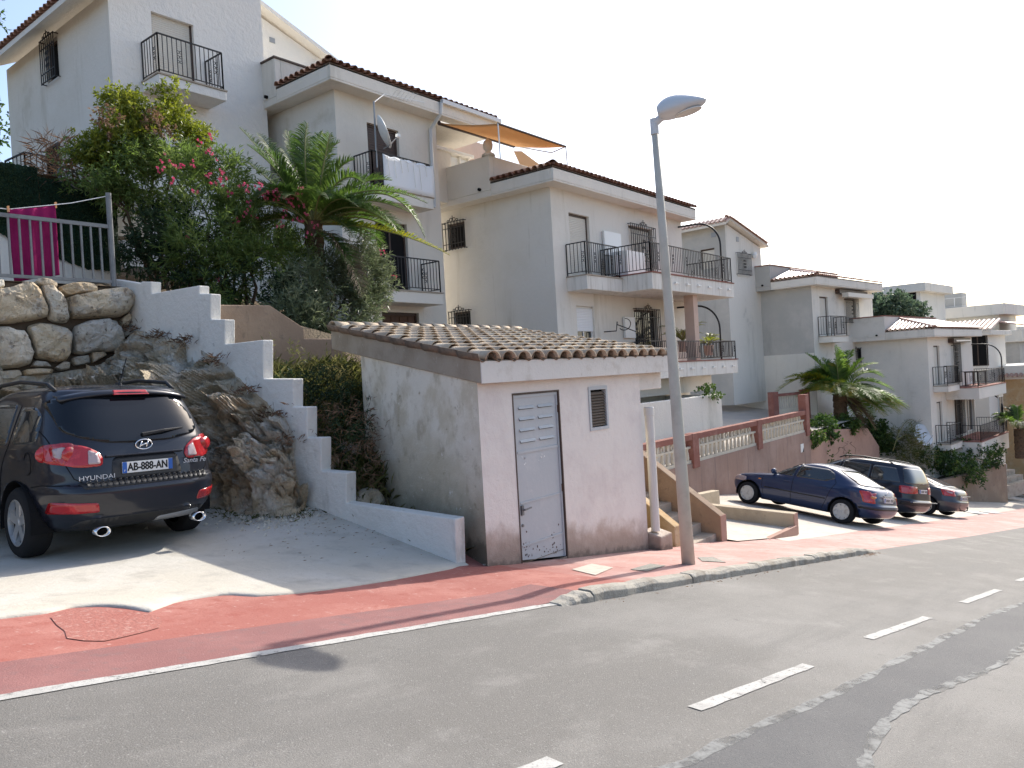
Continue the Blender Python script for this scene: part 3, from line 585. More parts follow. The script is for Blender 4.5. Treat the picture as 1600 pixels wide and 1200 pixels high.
BP = [[(-60,210),(120,190),(270,130),(360,140),(430,280),(500,440),(500,500),(330,540),(120,570),(-60,575)],
[(365,130),(400,95),(520,110),(600,150),(595,190),(520,210),(400,165)],
[(430,170),(540,160),(580,230),(650,290),(690,400),(720,520),(690,565),(570,555),(510,520),(500,400),(440,270)],
[(610,190),(700,160),(860,145),(980,165),(1025,245),(960,265),(840,270),(680,295),(620,250)],
[(680,300),(840,280),(1060,230),(1200,205),(1410,215),(1425,300),(1370,400),(1330,460),(1240,505),(1000,515),(760,515),(715,470),(690,380)],
[(-60,600),(60,600),(150,640),(250,640),(310,760),(345,900),(320,990),(200,1030),(-60,1055)],
[(280,600),(400,560),(520,570),(690,610),(745,680),(735,880),(690,960),(600,975),(500,950),(370,930),(340,790)],
[(770,600),(900,545),(1100,525),(1220,540),(1260,660),(1300,790),(1230,870),(1000,860),(850,900),(755,880),(750,700)],
[(1380,370),(1450,370),(1460,470),(1400,500),(1370,440)],[(1390,510),(1470,530),(1485,610),(1420,625),(1390,570)],
[(1290,500),(1350,450),(1370,520),(1330,600),(1260,590),(1260,530)],[(1290,620),(1400,605),(1430,640),(1300,720),(1280,670)],
[(360,960),(480,970),(540,1020),(400,1025),(330,1010)],[(570,1030),(660,965),(730,975),(725,1040),(640,1060)],
[(760,920),(930,900),(945,980),(790,1010),(745,960)],[(955,870),(1090,860),(1115,900),(970,980),(945,910)],
[(-60,1080),(200,1050),(230,1110),(150,1150),(-60,1160)],[(230,1060),(400,1040),(560,1050),(540,1100),(250,1120)],[(-60,115),(40,110),(50,180),(0,200),(-60,200)]]
for k, pl in enumerate(BP):
    W_ = [atY(x/6.667, 420+y/6.667, YB) for x, y in pl]; sz = max(np.ptp([p[0] for p in W_]), np.ptp([p[2] for p in W_]))
    boulder('boulder', W_, bw, (-.1, -1, .12), min(.3, .28*sz), MT['rocks'][(0, 1, 1, 0, 0, 1, 0, 2, 2, 0, 0, 2, 2, 1, 2, 0, 1, 0, 1)[k]])
x = 4.2
for k in range(9):    # the wall runs on out of sight
    for r in range(3):
        a = -1.0-k*.0+2.0*0; X0 = 4.15-1.1*(k+1)+rnd.uniform(-.1, .1); Z0 = -.9+r*.95
        boulder('boulder', [(X0, YB, Z0), (X0+.5, YB, Z0-.04), (X0+1.05, YB, Z0+.03), (X0+1.06, YB, Z0+.6), (X0+.95, YB, Z0+.9), (X0+.4, YB, Z0+.92), (X0+.02, YB, Z0+.85)], bw, (-.1, -1, .1), .28, MT['rocks'][(k+r) % 3], 4, 3)
mb = MB(); mb.box(-8, 6.42, YB+.1, YB+.5, -2, 1.84); build('backing', mb, MT['mortar'], bw)
# ------------------------------------------------------------------ stepped white wall
A_ = .05; C0 = 6.45+A_*6.1; NW = np.array([1, A_, 0])
def wp(px, py): return hit(px, py, NW, C0)
prof = [(178,436),(220,443),(220,440),(236,440),(236,459),(311,446),(311,459),(329,459),(329,499),(351,499),(351,538),(411,531),(411,592),(458,592),(458,636),(480,636),(480,684),(502,684),(502,736),(541,739),(541,786),(711,811)]
sw = thing('stepped_wall', 'white painted wall stepping down the slope beside the dark parked SUV', 'wall', (6.4, 8, -2.2))
top = [wp(*q) for q in prof]; botz = -2.6
poly = top+[np.array([*wp(711, 884)[:2], botz]), np.array([*top[0][:2], botz])]
mb = MB(); nn = NW/np.linalg.norm(NW); mb.prism(poly, nn*.175)
o = build('wall', mb, MT['stepwall'], sw, fix=True); bevel(o, .018, 2)
# ------------------------------------------------------------------ rock outcrop
wl = [(463,737),(460,687),(443,650),(398,612),(350,565),(300,535),(263,528),(213,515)]
topc = [wp(*q)+np.array([-.06, -.02, 0]) for q in wl]+[atY(180,552,YB-.05), atY(140,572,YB-.05), atY(60,585,YB-.05), atY(-60,592,YB-.05)]
topc = [wp(474,782)]+topc+[np.array([-3, YB, .4])]
botc = [atZ(x_, y_, -1.56) for x_, y_ in ((478,792),(468,796),(452,799),(430,801),(400,802),(370,802),(345,800))]+[ np.array([5.35, 10.1, -1.6]), np.array([5.15, 11.1, -1.65]), np.array([4.2, 11.9, -1.6]), np.array([3.2, 12.3, -1.5]), np.array([1.8, 12.5, -1.3]), np.array([0, 12.6, -1.2]), np.array([-3, 12.6, -1.2])]
def frac(q, sc):      # broken blocks: every cell has its own tilted face
    p = Vector((q[0]*sc+.3*MN.noise(Vector(q)*2), q[1]*sc, q[2]*sc*1.1+.3*MN.noise(Vector(q)*2+Vector((5, 5, 5))))); P0 = MN.voronoi(p)[1][0]; hsh = [MN.cell(P0*97.3+Vector((k*13.1, 0, 0))) for k in range(4)]
    d = p-P0; return (hsh[0]-.5)*1.1+(hsh[1]-.5)*1.2*d.x+(hsh[2]-.5)*1.2*d.y+(hsh[3]-.5)*1.2*d.z
ns, ntt = 300, 130; T_, B_ = dense(topc, 14), botc; mb = MB()
Ti = [np.array([np.interp(s, np.linspace(0, 1, len(topc)), [p[k] for p in topc]) for k in range(3)]) for s in np.linspace(0, 1, ns)]
Bi = [np.array([np.interp(s, np.linspace(0, 1, len(botc)), [p[k] for p in botc]) for k in range(3)]) for s in np.linspace(0, 1, ns)]
for i in range(ns):
    for j in range(ntt):
        t = j/(ntt-1); q = Bi[i]+(Ti[i]-Bi[i])*t; d = Ti[i]-Bi[i]; L0 = np.linalg.norm(d)
        nr = np.cross(d, Bi[min(i+1, ns-1)]-Bi[max(i-1, 0)]); nr = nr/(np.linalg.norm(nr)+1e-6); nr = nr if nr@np.array([-.75, -.6, .3]) > 0 else -nr
        nr = nr*.8+np.array([-.3, -.3, .25]); e = min(1, t*5, (1-t)*3+.15*(t < 1))
        st = fbm(q*np.array([.6, .6, 1.4]), .9, 3); fr1 = frac(q, 1.0)*.22+frac(q+7.7, 2.4)*.11+frac(q+3.1, 6.0)*.05; cell = MN.voronoi(Vector(q*np.array([1.1, 1.1, 1.5])))[0]; ridge = (cell[1]-cell[0])
        h = e*(.33*L0*sin(pi*min(1, t*1.05+.02))*.5+.2*st+.2*min(.35, ridge)+fr1+.07*(abs(fbm(q*np.array([1,1,1.6]), 2.2, 3))-.2)+.08*fbm(q, 5, 4)+.06*fbm(q, 15, 4))
        mb.v.append(tuple(q+nr*h+(np.array([0, 0, -.05]) if j == 0 else 0)+(np.array([.16, .05, 0]) if j == ntt-1 else 0)))
for i in range(ns-1):
    for j in range(ntt-1): mb.f.append((i*ntt+j, (i+1)*ntt+j, (i+1)*ntt+j+1, i*ntt+j+1)); mb.m.append(0)
o = build('rock_outcrop', mb, MT['outcrop'], smooth=True, kind='structure', fix=True); o.data.set_sharp_from_angle(angle=radians(38))
# ------------------------------------------------------------------ brown planter wall behind the steps
mb = MB(); pr = [atY(*q, 11.0) for q in [(338,472),(346,476),(422,477),(475,512),(476,529),(540,529)]]; pr[0] = np.array([6.46, 11, pr[1][2]]); pr[1] = np.array([6.7, 11, pr[1][2]])
pr = pr+[np.array([pr[-1][0], 11, -.5]), np.array([pr[0][0], 11, -.5])]
mb.prism(pr, (0, .2, 0)); o = build('planter_wall', mb, MT['brownwall'], None, loc=(7, 11, -.5), fix=True); tag(o, 'brown rendered garden wall with a sloping top below the oleanders', 'wall'); bevel(o, .015)
# ------------------------------------------------------------------ railing on the boulder wall, clothes line, towel
YR = 13.12
pb, ptp = atY(178,447,YR), atY(171,302,YR); zt = atY(168,354,YR)[2]; zb = atY(170,440,YR)[2]
rl = thing('metal_railing', 'grey galvanised railing standing on top of the boulder wall', 'railing', (pb[0], YR, pb[2]))
mb = MB(); mb.tube([(pb[0], YR, pb[2]-.15), (pb[0], YR, ptp[2])], .045, 10); mb.box(pb[0]-.09, pb[0]+.09, YR-.09, YR+.09, pb[2]-.06, pb[2]-.03); build('post', mb, MT['galv'], rl, smooth=False)
mb = MB(); mb.tube([(-4, YR, pb[2]-.15), (-4, YR, zt)], .045, 10); build('post', mb, MT['galv'], rl)
for z, r in ((zt, .03), (zb, .024)):
    mb = MB(); mb.box(-4, pb[0]-.03, YR-.02, YR+.02, z-r, z+r); build('rail', mb, MT['galv'], rl)
k = 0; x = pb[0]-.17
while x > -4:
    mb = MB(); mb.box(x-.014, x+.014, YR-.014, YR+.014, zb+.02, zt-.025); build('bar', mb, MT['galv'], rl); x -= .148
cl0, cl1 = atY(170,306,YR), np.array([-2.0, YR+.25, atY(0,328,YR+.2)[2]-.05])
mb = MB(); mid = atY(14,327,YR+.15); mb.tube([cl0, (cl0*.6+mid*.4)-U0*.035, mid, cl1], .007, 5); tag(build('clothes_line', mb, MT['plain'], None, loc=cl0), 'thin white clothes line strung from the railing post with a magenta towel on it', 'clothes line')
tl = thing('towel', 'magenta bath towel hanging from the clothes line behind the railing', 'towel', atY(50,322,YR+.1))
ta, tb = atY(13,326,YR+.12), atY(87,320,YR+.12); mb = MB(); nx, nz = 26, 30; hgt = 1.12
for j in range(nz+1):
    for i in range(nx+1):
        s = i/nx; t = j/nz; q = ta+(tb-ta)*s; wv = .03*sin(s*9+.6*t)*(.2+t)+.012*sin(s*23+t*3); mb.v.append((q[0]+.03*t*(s-.5)*-1, q[1]+wv+.02-.04*t, q[2]-hgt*t-.02*sin(s*pi)*(1-t)))
for j in range(nz):
    for i in range(nx): a = j*(nx+1)+i; mb.f.append((a, a+1, a+nx+2, a+nx+1)); mb.m.append(0)
o = build('cloth', mb, MT['towel'], tl, smooth=True); sd_ = o.modifiers.new('thick', 'SOLIDIFY'); sd_.thickness = .012
mb = MB(); q0 = ta+(tb-ta)*.5; mb.hexa([(ta[0]+.01,ta[1]-.022,ta[2]-.34),(tb[0]-.01,tb[1]-.022,tb[2]-.34),(tb[0]-.01,tb[1]-.01,tb[2]-.34),(ta[0]+.01,ta[1]-.01,ta[2]-.34),(ta[0]+.01,ta[1]-.022,ta[2]-.28),(tb[0]-.01,tb[1]-.022,tb[2]-.28),(tb[0]-.01,tb[1]-.01,tb[2]-.28),(ta[0]+.01,ta[1]-.01,ta[2]-.28)])
# pegs
for q in (ta, tb):
    mb = MB(); mb.box(q[0]-.01, q[0]+.01, q[1]-.02, q[1]+.03, q[2]-.05, q[2]+.04); build('clothes_peg', mb, MT['awning'], tl)
# ------------------------------------------------------------------ street lamp
lb = ghit(1076, 881); D_ = float(lb@F0)
def atD(x, y, D): r = ray(x, y); return r*(D/float(r@F0))
lt = atD(1022, 186, D_)
lamp = thing('street_lamp', 'tall grey street lamp post with an oval lamp head at the kerb', 'street lamp', lb)
mb = MB(); mb.tube([lb-U0*.1, lb+(lt-lb)*.3, lb+(lt-lb)*.7, lt-U0*.12], [.088, .075, .056, .044], 20); build('pole', mb, MT['pole'], lamp, smooth=True)
mb = MB(); mb.tube([lt-U0*.2, lt-U0*.0], .055, 14); hd = np.array([.3, -.93, .2]); hd /= np.linalg.norm(hd)
mb.tube([lt-U0*.06, lt+hd*.13], .05, 12); build('bracket', mb, MT['lampgrey'], lamp, smooth=False)
mb = MB(); sd2 = np.cross(hd, U0); sd2 /= np.linalg.norm(sd2); up2 = np.cross(sd2, hd); vs = []; fs = []; nu, nv = 26, 20; c0 = lt+hd*.06
for i in range(nu+1):
    s = i/nu; L2 = .62; wd = .2*(sin(pi*min(1, (s*.93+.07))**.75))**.55 if 0 < s < 1 else .012
    ht = .2*(max(.02, sin(pi*min(1, s*.9+.1)**.8)))**.8*(1.1-.35*s); hb = .07*(max(0, sin(pi*s)))**.4+.006
    for j in range(nv):
        a = 2*pi*j/nv; vs.append(c0+hd*(L2*s)+sd2*(wd*cos(a))+up2*((ht if sin(a) > 0 else hb)*sin(a)))
for i in range(nu):
    for j in range(nv): fs.append((i*nv+j, i*nv+(j+1) % nv, (i+1)*nv+(j+1) % nv, (i+1)*nv+j))
fs += [tuple(range(nv)), tuple(nu*nv+j for j in range(nv-1, -1, -1))]
mb.add(vs, fs); build('lamp_head', mb, MT['lampgrey'], lamp, smooth=True, fix=True)
mb = MB(); vs = [c0+hd*(.2+.34*(.5+.5*cos(a)))*1.0+sd2*(.12*sin(a))-up2*.068 for a in np.linspace(0, 2*pi, 24, endpoint=False)]; mb.prism(vs, -up2*.012); build('lens', mb, MT['lens'], lamp, fix=True)
mb = MB(); mb.box(lb[0]-.06, lb[0]+.06, lb[1]-.098, lb[1]-.08, lb[2]+.5, lb[2]+.9)
# ------------------------------------------------------------------ stairs and ramp beside the hut
ST = thing('street_stairs', 'concrete steps climbing between brown and ochre walls beside the lamp post', 'steps', (12.4, 6, -3.1))
def hedge(x0, x1, p, mt, name, parent):   # wall across x0..x1 with profile p of (y, z)
    mb = MB(); mb.prism([(x0, y, z) for y, z in p], (x1-x0, 0, 0)); o = build(name, mb, mt, parent, fix=True); bevel(o, .012); return o
a, b = atX(1125,806,13.2), atX(1018,722,13.2); sl_ = (b[2]-a[2])/(b[1]-a[1])
hedge(13.2, 13.42, [(a[1],-3.7),(a[1],a[2]),(9.4,a[2]+sl_*(9.4-a[1])),(9.4,-3.7)], MT['brownwall'], 'right_wall', ST)
MT['pinkend'] = mat('pink_wall_end', (.4,.25,.195), .9, layers=[(1.3,(.34,.21,.165),.45,.7),(6,(.28,.17,.13),.56,.74)], bump=[(20,.006)])
mb = MB(); mb.box(13.195, 13.425, a[1]-.015, a[1], -3.6, a[2]-.004); build('wall_end', mb, MT['pinkend'], ST)
a2, b2 = atX(1063,820,11.6), atX(1022,782,11.6); sl2 = (b2[2]-a2[2])/(b2[1]-a2[1])
hedge(11.4, 11.6, [(a2[1],-3.3),(a2[1],a2[2]),(9.4,a2[2]+sl_*(9.4-a2[1])),(9.4,-3.3)], MT['ochre'], 'left_wall', ST)
MT['step'] = mat('worn_step', (.42,.36,.29), .9, layers=[(3,(.3,.25,.2),.45,.7)], bump=[(20,.006)])
y = 6.05; z = -3.05
for k in range(11):
    mb = MB(); mb.box(11.6, 13.2, y, y+.34+(.0), z-.6, z); o = build('step', mb, MT['step'], ST); bevel(o, .012); y += .29; z += .175
# ramp beside the steps
RP = thing('planter_ramp', 'low sand coloured walls enclosing a paved ramp beside the parked blue car', 'wall', (15, 6, -3.5))
p1, p2 = atX(1240,803,16.5), atX(1125,790,16.5)
hedge(16.5, 16.72, [(p1[1],-4.2),(p1[1],p1[2]),(p2[1]+.3,p2[2]),(p2[1]+.3,-4.2)], MT['sandwall'], 'outer_wall', RP)
mb = MB(); mb.box(16.495, 16.725, p1[1]-.012, p1[1], -4.1, p1[2]-.004); build('wall_end', mb, MT['pinkend'], RP)
c1, c2 = atY(1080,763,7.9), atY(1124,766,7.9)
mb = MB(); mb.prism([(13.43,7.9,-3.9),(c2[0],7.9,-3.9),(c2[0],7.9,c2[2]),(13.43,7.9,c1[2])], (0, .2, 0)); o = build('back_wall', mb, MT['sandwall'], RP, fix=True); bevel(o, .012)
mb = MB(); mb.add([(13.42,5.75,G(13.4,5.75)+.012),(15.0,5.75,G(15,5.75)+.012),(16.5,5.95,-3.55),(16.5,7.9,-3.42),(13.42,7.9,-3.05)], [(0,1,2,3,4)]); build('ramp_paving', mb, MT['lot'], RP)
mb = MB(); mb.prism([(14.9,5.72,-3.9),(16.5,5.72,-3.95),(16.5,5.72,-3.5),(14.9,5.72,G(14.9,5.72)+.01)], (0, .12, 0)); o = build('front_kerb', mb, MT['pinkend'], RP, fix=True)
# ------------------------------------------------------------------ pink retaining wall with concrete balustrade
YP = 10.3
bal = thing('balustrade_wall', 'pink retaining wall topped by a pale concrete balustrade with brick red posts', 'wall', (21.3, YP, -4.4))
zrl, zbt = -2.06, -2.85
mb = MB(); mb.box(13.6, 31.75, YP, YP+.25, -7, zbt); build('wall', mb, MT['pink'], bal)
mb = MB(); mb.box(13.6, 31.3, YP-.04, YP+.2, zrl-.1, zrl+.07); o = build('coping', mb, MT['brickred'], bal); bevel(o, .01)
PX = [16.25, 21.3, 26.36, 31.45]
for i, x in enumerate(PX):
    mb = MB(); w_ = .2; mb.box(x-w_, x+w_, YP-.06, YP+.24, zbt-.15, (zrl+.085 if i < 3 else -1.36)); o = build('post', mb, MT['brickred'], bal); bevel(o, .012)
for i in range(3):
    x0, x1 = PX[i]+.2, PX[i+1]-.2; n = 15; sp = (x1-x0)/n
    mb = MB(); mb.box(x0, x1, YP+.03, YP+.13, zbt, zbt+.09); mb.box(x0, x1, YP+.03, YP+.13, zbt+.44, zbt+.5); build('bottom_rail', mb, MT['baluster'], bal)
    for k in range(n):
        xc = x0+sp*(k+.5); mb = MB()
        mb.lathe([(.05,zbt+.09),(.062,zbt+.16),(.05,zbt+.3),(.035,zbt+.38),(.05,zbt+.44)], (xc, YP+.08, 0), 'z', 8); build('baluster', mb, MT['baluster'], bal)
        if k % 2 == 0 and k < n-1:
            mb = MB(); mb.ring((xc+sp, YP+.08, zbt+.58), .085, .032, (0, 1, 0), 12, 5); mb.box(xc-.05, xc+.05, YP+.04, YP+.12, zbt+.5, zrl-.1); build('ring', mb, MT['baluster'], bal)
mb = MB(); q = atY(1253,700,YP); mb.box(q[0]-.16, q[0]+.16, YP-.02, YP, q[2]-.16, q[2]+.16); o = tag(build('wall_notice', mb, MT['plain'], None, loc=q), 'small black and white notice fixed to the pink wall above the cars', 'sign')
mb = MB(); mb.add([(q[0]+.0,YP-.022,q[2]-.16),(q[0]+.16,YP-.022,q[2]-.16),(q[0]+.16,YP-.022,q[2]+.02)], [(0,1,2)]); build('print', mb, MT['dark'], o)
# lower pink wall that carries on behind the van, with a bank of planting
pw = [atY(1265,672,10.35), atY(1365,664,10.35)]
mb = MB(); mb.prism([(31.76,10.35,-8),(42.5,10.35,-8),(42.5,10.35,-4.6),(40.5,10.35,-3.5),(31.76,10.35,-2.84)], (0, .25, 0)); o = tag(build('planter_wall', mb, MT['pinkend'], None, loc=(32, 10.4, -5), fix=True), 'salmon planter wall under the palm, overhung by ivy', 'wall'); bevel(o, .015)
# back balustrade of the court
b0, b1 = atZ(1205,632,-2.15), atZ(1262,645,-2.6)
cb = thing('court_balustrade', 'small brick red and cream balustrade at the back of the paved court', 'balustrade', (37.0, 13, -2.4))
BB = [tuple(atZ(1209, 641, -2.25)[:2]), tuple(atZ(1259, 652, -2.75)[:2])]
p, q = np.array(BB[0]), np.array(BB[1]); dd = (q-p)/np.linalg.norm(q-p); Lb = np.linalg.norm(q-p)
cf = Frame(p[0], p[1], atan2(dd[1], dd[0]))
for nm, z0, z1, mt in (('base', -2.9, -2.2, 'baluster'), ('coping', -1.62, -1.5, 'brickred')):
    mb = MB(cf); mb.box(0, Lb, -.1, .1, z0, z1); build(nm, mb, MT[mt], cb)
for k in range(11):
    mb = MB(cf); mb.lathe([(.06,-2.3),(.08,-2.15),(.05,-1.8),(.07,-1.62)], (.3+k*(Lb-.6)/10, 0, 0), 'z', 8); build('baluster', mb, MT['baluster'], cb)
for k in (0, 1):
    mb = MB(cf); mb.box(-.18+k*Lb, .18+k*Lb, -.16, .16, -2.9, -1.4); build('post', mb, MT['brickred'], cb)
# white terrace wall below the middle house
mb = MB(); a, b = atY(998,628,11.3), atY(1127,615,11.3); mb.box(13.8, b[0], 11.3, 11.55, -3.4, b[2]); mb.box(b[0]-.2, b[0], 11.55, 13.4, -3.4, b[2])
o = tag(build('terrace_wall', mb, MT['white'], None, loc=(20, 11.3, -3)), 'plain white terrace wall behind the balustrade below the balconies', 'wall'); bevel(o, .02)
# ------------------------------------------------------------------ houses
def bx(mb, pl, at, a0, a1, z0, z1, d0, d1, mi=0):
    if pl == 'front': mb.box(a0, a1, at+d0, at+d1, z0, z1, mi)
    else: mb.box(at+d0, at+d1, a0, a1, z0, z1, mi)
def pq(pl, at, a, z, d): return (a, at+d, z) if pl == 'front' else (at+d, a, z)
def opening(par, fr, pl, at, r, kind, dep=.16, name=None):
    a0, a1, z0, z1 = r; fw = .055
    fm = MT['wframe'] if kind in ('halfshutter', 'whiteglass') else MT['frame']
    mb = MB(fr)
    bx(mb, pl, at, a0, a0+fw, z0, z1, dep-.06, dep); bx(mb, pl, at, a1-fw, a1, z0, z1, dep-.06, dep); bx(mb, pl, at, a0+fw, a1-fw, z1-fw*1.3, z1, dep-.06, dep)
    if kind in ('glass', 'whiteglass', 'halfshutter', 'darkdoor'):
        bx(mb, pl, at, a0+fw, a1-fw, z0, z0+fw, dep-.06, dep)
        if a1-a0 > .8: m_ = (a0+a1)/2; bx(mb, pl, at, m_-.03, m_+.03, z0+fw, z1-fw*1.3, dep-.055, dep)
    win = build(name or ('door' if z1-z0 > 1.7 else 'window'), mb, fm, par)
    mb = MB(fr)
    if kind == 'shutter':
        n = max(4, int((z1-z0-fw)/.055)); zz = np.linspace(z0, z1-fw*1.3, n+1)
        for k in range(n):
            p = [pq(pl, at, a, z, d) for (a, z, d) in ((a0+fw, zz[k], dep-.035), (a1-fw, zz[k], dep-.035), (a1-fw, zz[k]+.7*(zz[k+1]-zz[k]), dep-.05), (a0+fw, zz[k]+.7*(zz[k+1]-zz[k]), dep-.05), (a1-fw, zz[k+1], dep-.035), (a0+fw, zz[k+1], dep-.035))]
            mb.add(p, [(0, 1, 2, 3), (3, 2, 4, 5)])
        build('roller_shutter', mb, MT['shutter'], win)
    elif kind == 'halfshutter':
        zm = z0+(z1-z0)*.55; n = 14; zz = np.linspace(zm, z1-fw*1.3, n+1)
        for k in range(n):
            p = [pq(pl, at, a, z, d) for (a, z, d) in ((a0, zz[k], dep-.085), (a1, zz[k], dep-.085), (a1, zz[k]+.7*(zz[k+1]-zz[k]), dep-.1), (a0, zz[k]+.7*(zz[k+1]-zz[k]), dep-.1), (a1, zz[k+1], dep-.085), (a0, zz[k+1], dep-.085))]
            mb.add(p, [(0, 1, 2, 3), (3, 2, 4, 5)])
        build('roller_shutter', mb, MT['cloth'], win)
        mb = MB(fr); bx(mb, pl, at, a0+fw, a1-fw, z0+fw, zm, dep-.03, dep-.02); build('pane', mb, MT['glass'], win)
    elif kind in ('glass', 'whiteglass', 'darkdoor'):
        bx(mb, pl, at, a0+fw, a1-fw, z0+fw, z1-fw*1.3, dep-.03, dep-.02); build('pane', mb, MT['glass'] if kind != 'darkdoor' else MT['dark'], win)
    elif kind == 'wood':
        bx(mb, pl, at, a0+fw, a1-fw, z0, z1-fw*1.3, dep-.03, dep-.01); build('leaf', mb, MT['wood'], win)
        n = max(2, int((a1-a0)/.34)); w_ = (a1-a0-2*fw)/n; k2 = max(1, int((z1-z0)/.5)); h_ = (z1-z0-fw)/k2; mb = MB(fr)
        for i in range(n):
            for j in range(k2): bx(mb, pl, at, a0+fw+i*w_+.05, a0+fw+(i+1)*w_-.05, z0+j*h_+.06, z0+(j+1)*h_-.06, dep-.05, dep-.031)
        build('door_panel', mb, MT['wood'], win)
    elif kind == 'brownshutter':
        bx(mb, pl, at, a0+fw, a1-fw, z0, z1-fw*1.3, dep-.03, dep-.01)
        for k in range(int((z1-z0)/.07)): bx(mb, pl, at, a0+fw, a1-fw, z0+.07*k, z0+.07*k+.05, dep-.042, dep-.031)
        build('roller_shutter', mb, MT['frame'], win)
    return win
def grille(par, fr, pl, at, r, pr=.13, step=.13, mt='iron'):
    a0, a1, z0, z1 = r; mb = MB(fr); t = .011
    for z in (z0, z1, z0+(z1-z0)*.78, z0+(z1-z0)*.2):
        bx(mb, pl, at, a0, a1, z-t, z+t, -pr-t, -pr+t)
    for a in (a0, a1):
        for z in (z0, z1): bx(mb, pl, at, a-t, a+t, z-t, z+t, -pr-t, .02)
    n = max(2, int(round((a1-a0)/step)))
    for k in range(n+1): a = a0+(a1-a0)*k/n; bx(mb, pl, at, a-t, a+t, z0-.03, z1+.02, -pr-t*.9, -pr+t*.9)
    mid = (a0+a1)/2; axv = fr.n if pl == 'front' else fr.u
    m2 = MB()
    def W(a, z): return fr.w(*pq(pl, at, a, z, -pr))
    for s in (-1, 1):
        m2.ring(W(mid+s*.07, z1+.07), .06, .012, axv, 9, 4); m2.ring(W(mid+s*.2, z1+.04), .04, .012, axv, 8, 4)
        for z in (.35, .5, .65): m2.ring(W(mid+s*.06, z0+(z1-z0)*z), .055, .01, axv, 8, 4)
    m2.tube([W(mid, z1+.05), W(mid, z1+.2)], .012, 4)
    b = len(mb.v); mb.v += m2.v; mb.f += [tuple(i+b for i in f) for f in m2.f]; mb.m += m2.m
    return build('window_grille', mb, MT[mt], par)
def railing(par, pts, h, mt='iron', step=.125, orn=8, name='railing', r=.011, mid=False):
    """iron balustrade along world points pts (floor level)"""
    mb = MB()
    for a, b in zip(pts, pts[1:]):
        a = np.asarray(a, float); b = np.asarray(b, float); L = np.linalg.norm(b-a); n = max(1, int(round(L/step)))
        d = (b-a)/L; nv = np.cross(d, U0)
        mb.tube([a+U0*h, b+U0*h], .022, 4); mb.tube([a+U0*.09, b+U0*.09], .016, 4)
        for k in range(n+1):
            p = a+(b-a)*k/n; mb.tube([p+U0*(.09 if 0 < k < n else -.02), p+U0*h], r if 0 < k < n else .02, 4)
            if orn and k % orn == orn//2 and k+1 <= n:
                c = p+(b-a)*.5/n
                for z in (.38, .5, .62):
                    for s in (-1, 1): mb.ring(c+d*s*.035+U0*(z*h+.05), .035, .008, nv, 7, 3)
    return build(name, mb, MT[mt], par)
def hip_roof(par, fr, L, zs, o=.5, vb=1.87, rise=.62, mt='tile', pitch=.235, single=True, ov_r=.3, th=.44):
    ze = zs+th; zt = ze+rise; u1 = L+ov_r
    mb = MB(fr)
    rf = None
    A = [(-o,-o,ze),(u1,-o,ze),(u1,vb,zt),(vb,vb,zt),(-o,vb,ze)]
    mb.add(A+[(p[0], p[1], p[2]-.06) for p in A], [(0,1,2,3),(0,3,4),(0,5,6,1),(4,9,5,0),(1,6,7,2)])
    rf = build('roof', mb, MT['tilepan'], par)
    mb = MB(fr)      # soffit and fascia
    mb.box(-o, u1, -o, vb, zs, zs+.06); mb.box(-o, u1, -o, -o+.12, zs+.06, ze); mb.box(-o, -o+.12, -o+.12, vb, zs+.06, ze); mb.box(u1-.12, u1, -o+.12, vb, zs+.06, ze)
    f_ = build('fascia', mb, MT['white'], rf); bevel(f_, .02)
    field = MB(); slope = rise/(vb+o); nS = np.array([0, -slope, 1]); 
    def lay(a0, d, up, Lr, first=True):
        k = 0; s = -.06; 
        while s < Lr-.1:
            e = min(s+.4, Lr+.02); p0 = a0+d*s; p1 = a0+d*e
            if k == 0 and single:
                m1 = MB(); barrel(m1, p0+up*.02, p1+up*.03, .1, .088, up, 6); build('roof_tile', m1, MT[mt], rf, smooth=False)
            else: barrel(field, p0+up*.02, p1+up*.03, .098, .084, up, 4)
            s += .34; k += 1
    n = int((u1+o)/pitch)
    for i in range(n):
        u = -o+.1+pitch*i+rnd.uniform(-.01, .01); vend = min(vb, u)
        d = fr.n*cos(atan2(slope, 1))+U0*sin(atan2(slope, 1)); up = U0*cos(atan2(slope, 1))-fr.n*sin(atan2(slope, 1))
        lay(fr.w(u, -o, ze+.015), d, up, (vend+o)/cos(atan2(slope, 1)))
    n = int((vb+o)/pitch)
    for i in range(n):
        v = -o+.14+pitch*i; uend = v
        d = fr.u*cos(atan2(slope, 1))+U0*sin(atan2(slope, 1)); up = U0*cos(atan2(slope, 1))-fr.u*sin(atan2(slope, 1))
        lay(fr.w(-o, v, ze+.015), d, up, max(.3, (uend+o)/cos(atan2(slope, 1))))
    field_o = build('tile_field', field, MT[mt], rf); field_o['kind'] = 'stuff'
    k = 0; p0 = fr.w(-o, -o, ze+.05); p1 = fr.w(vb, vb, zt+.08); Lh = np.linalg.norm(p1-p0); dh = (p1-p0)/Lh
    while k*.33 < Lh:
        m1 = MB(); barrel(m1, p0+dh*(k*.33-.05), p0+dh*(k*.33+.34)+U0*.015, .125, .11, U0, 6); build('hip_tile', m1, MT[mt], rf); k += 1
    return rf
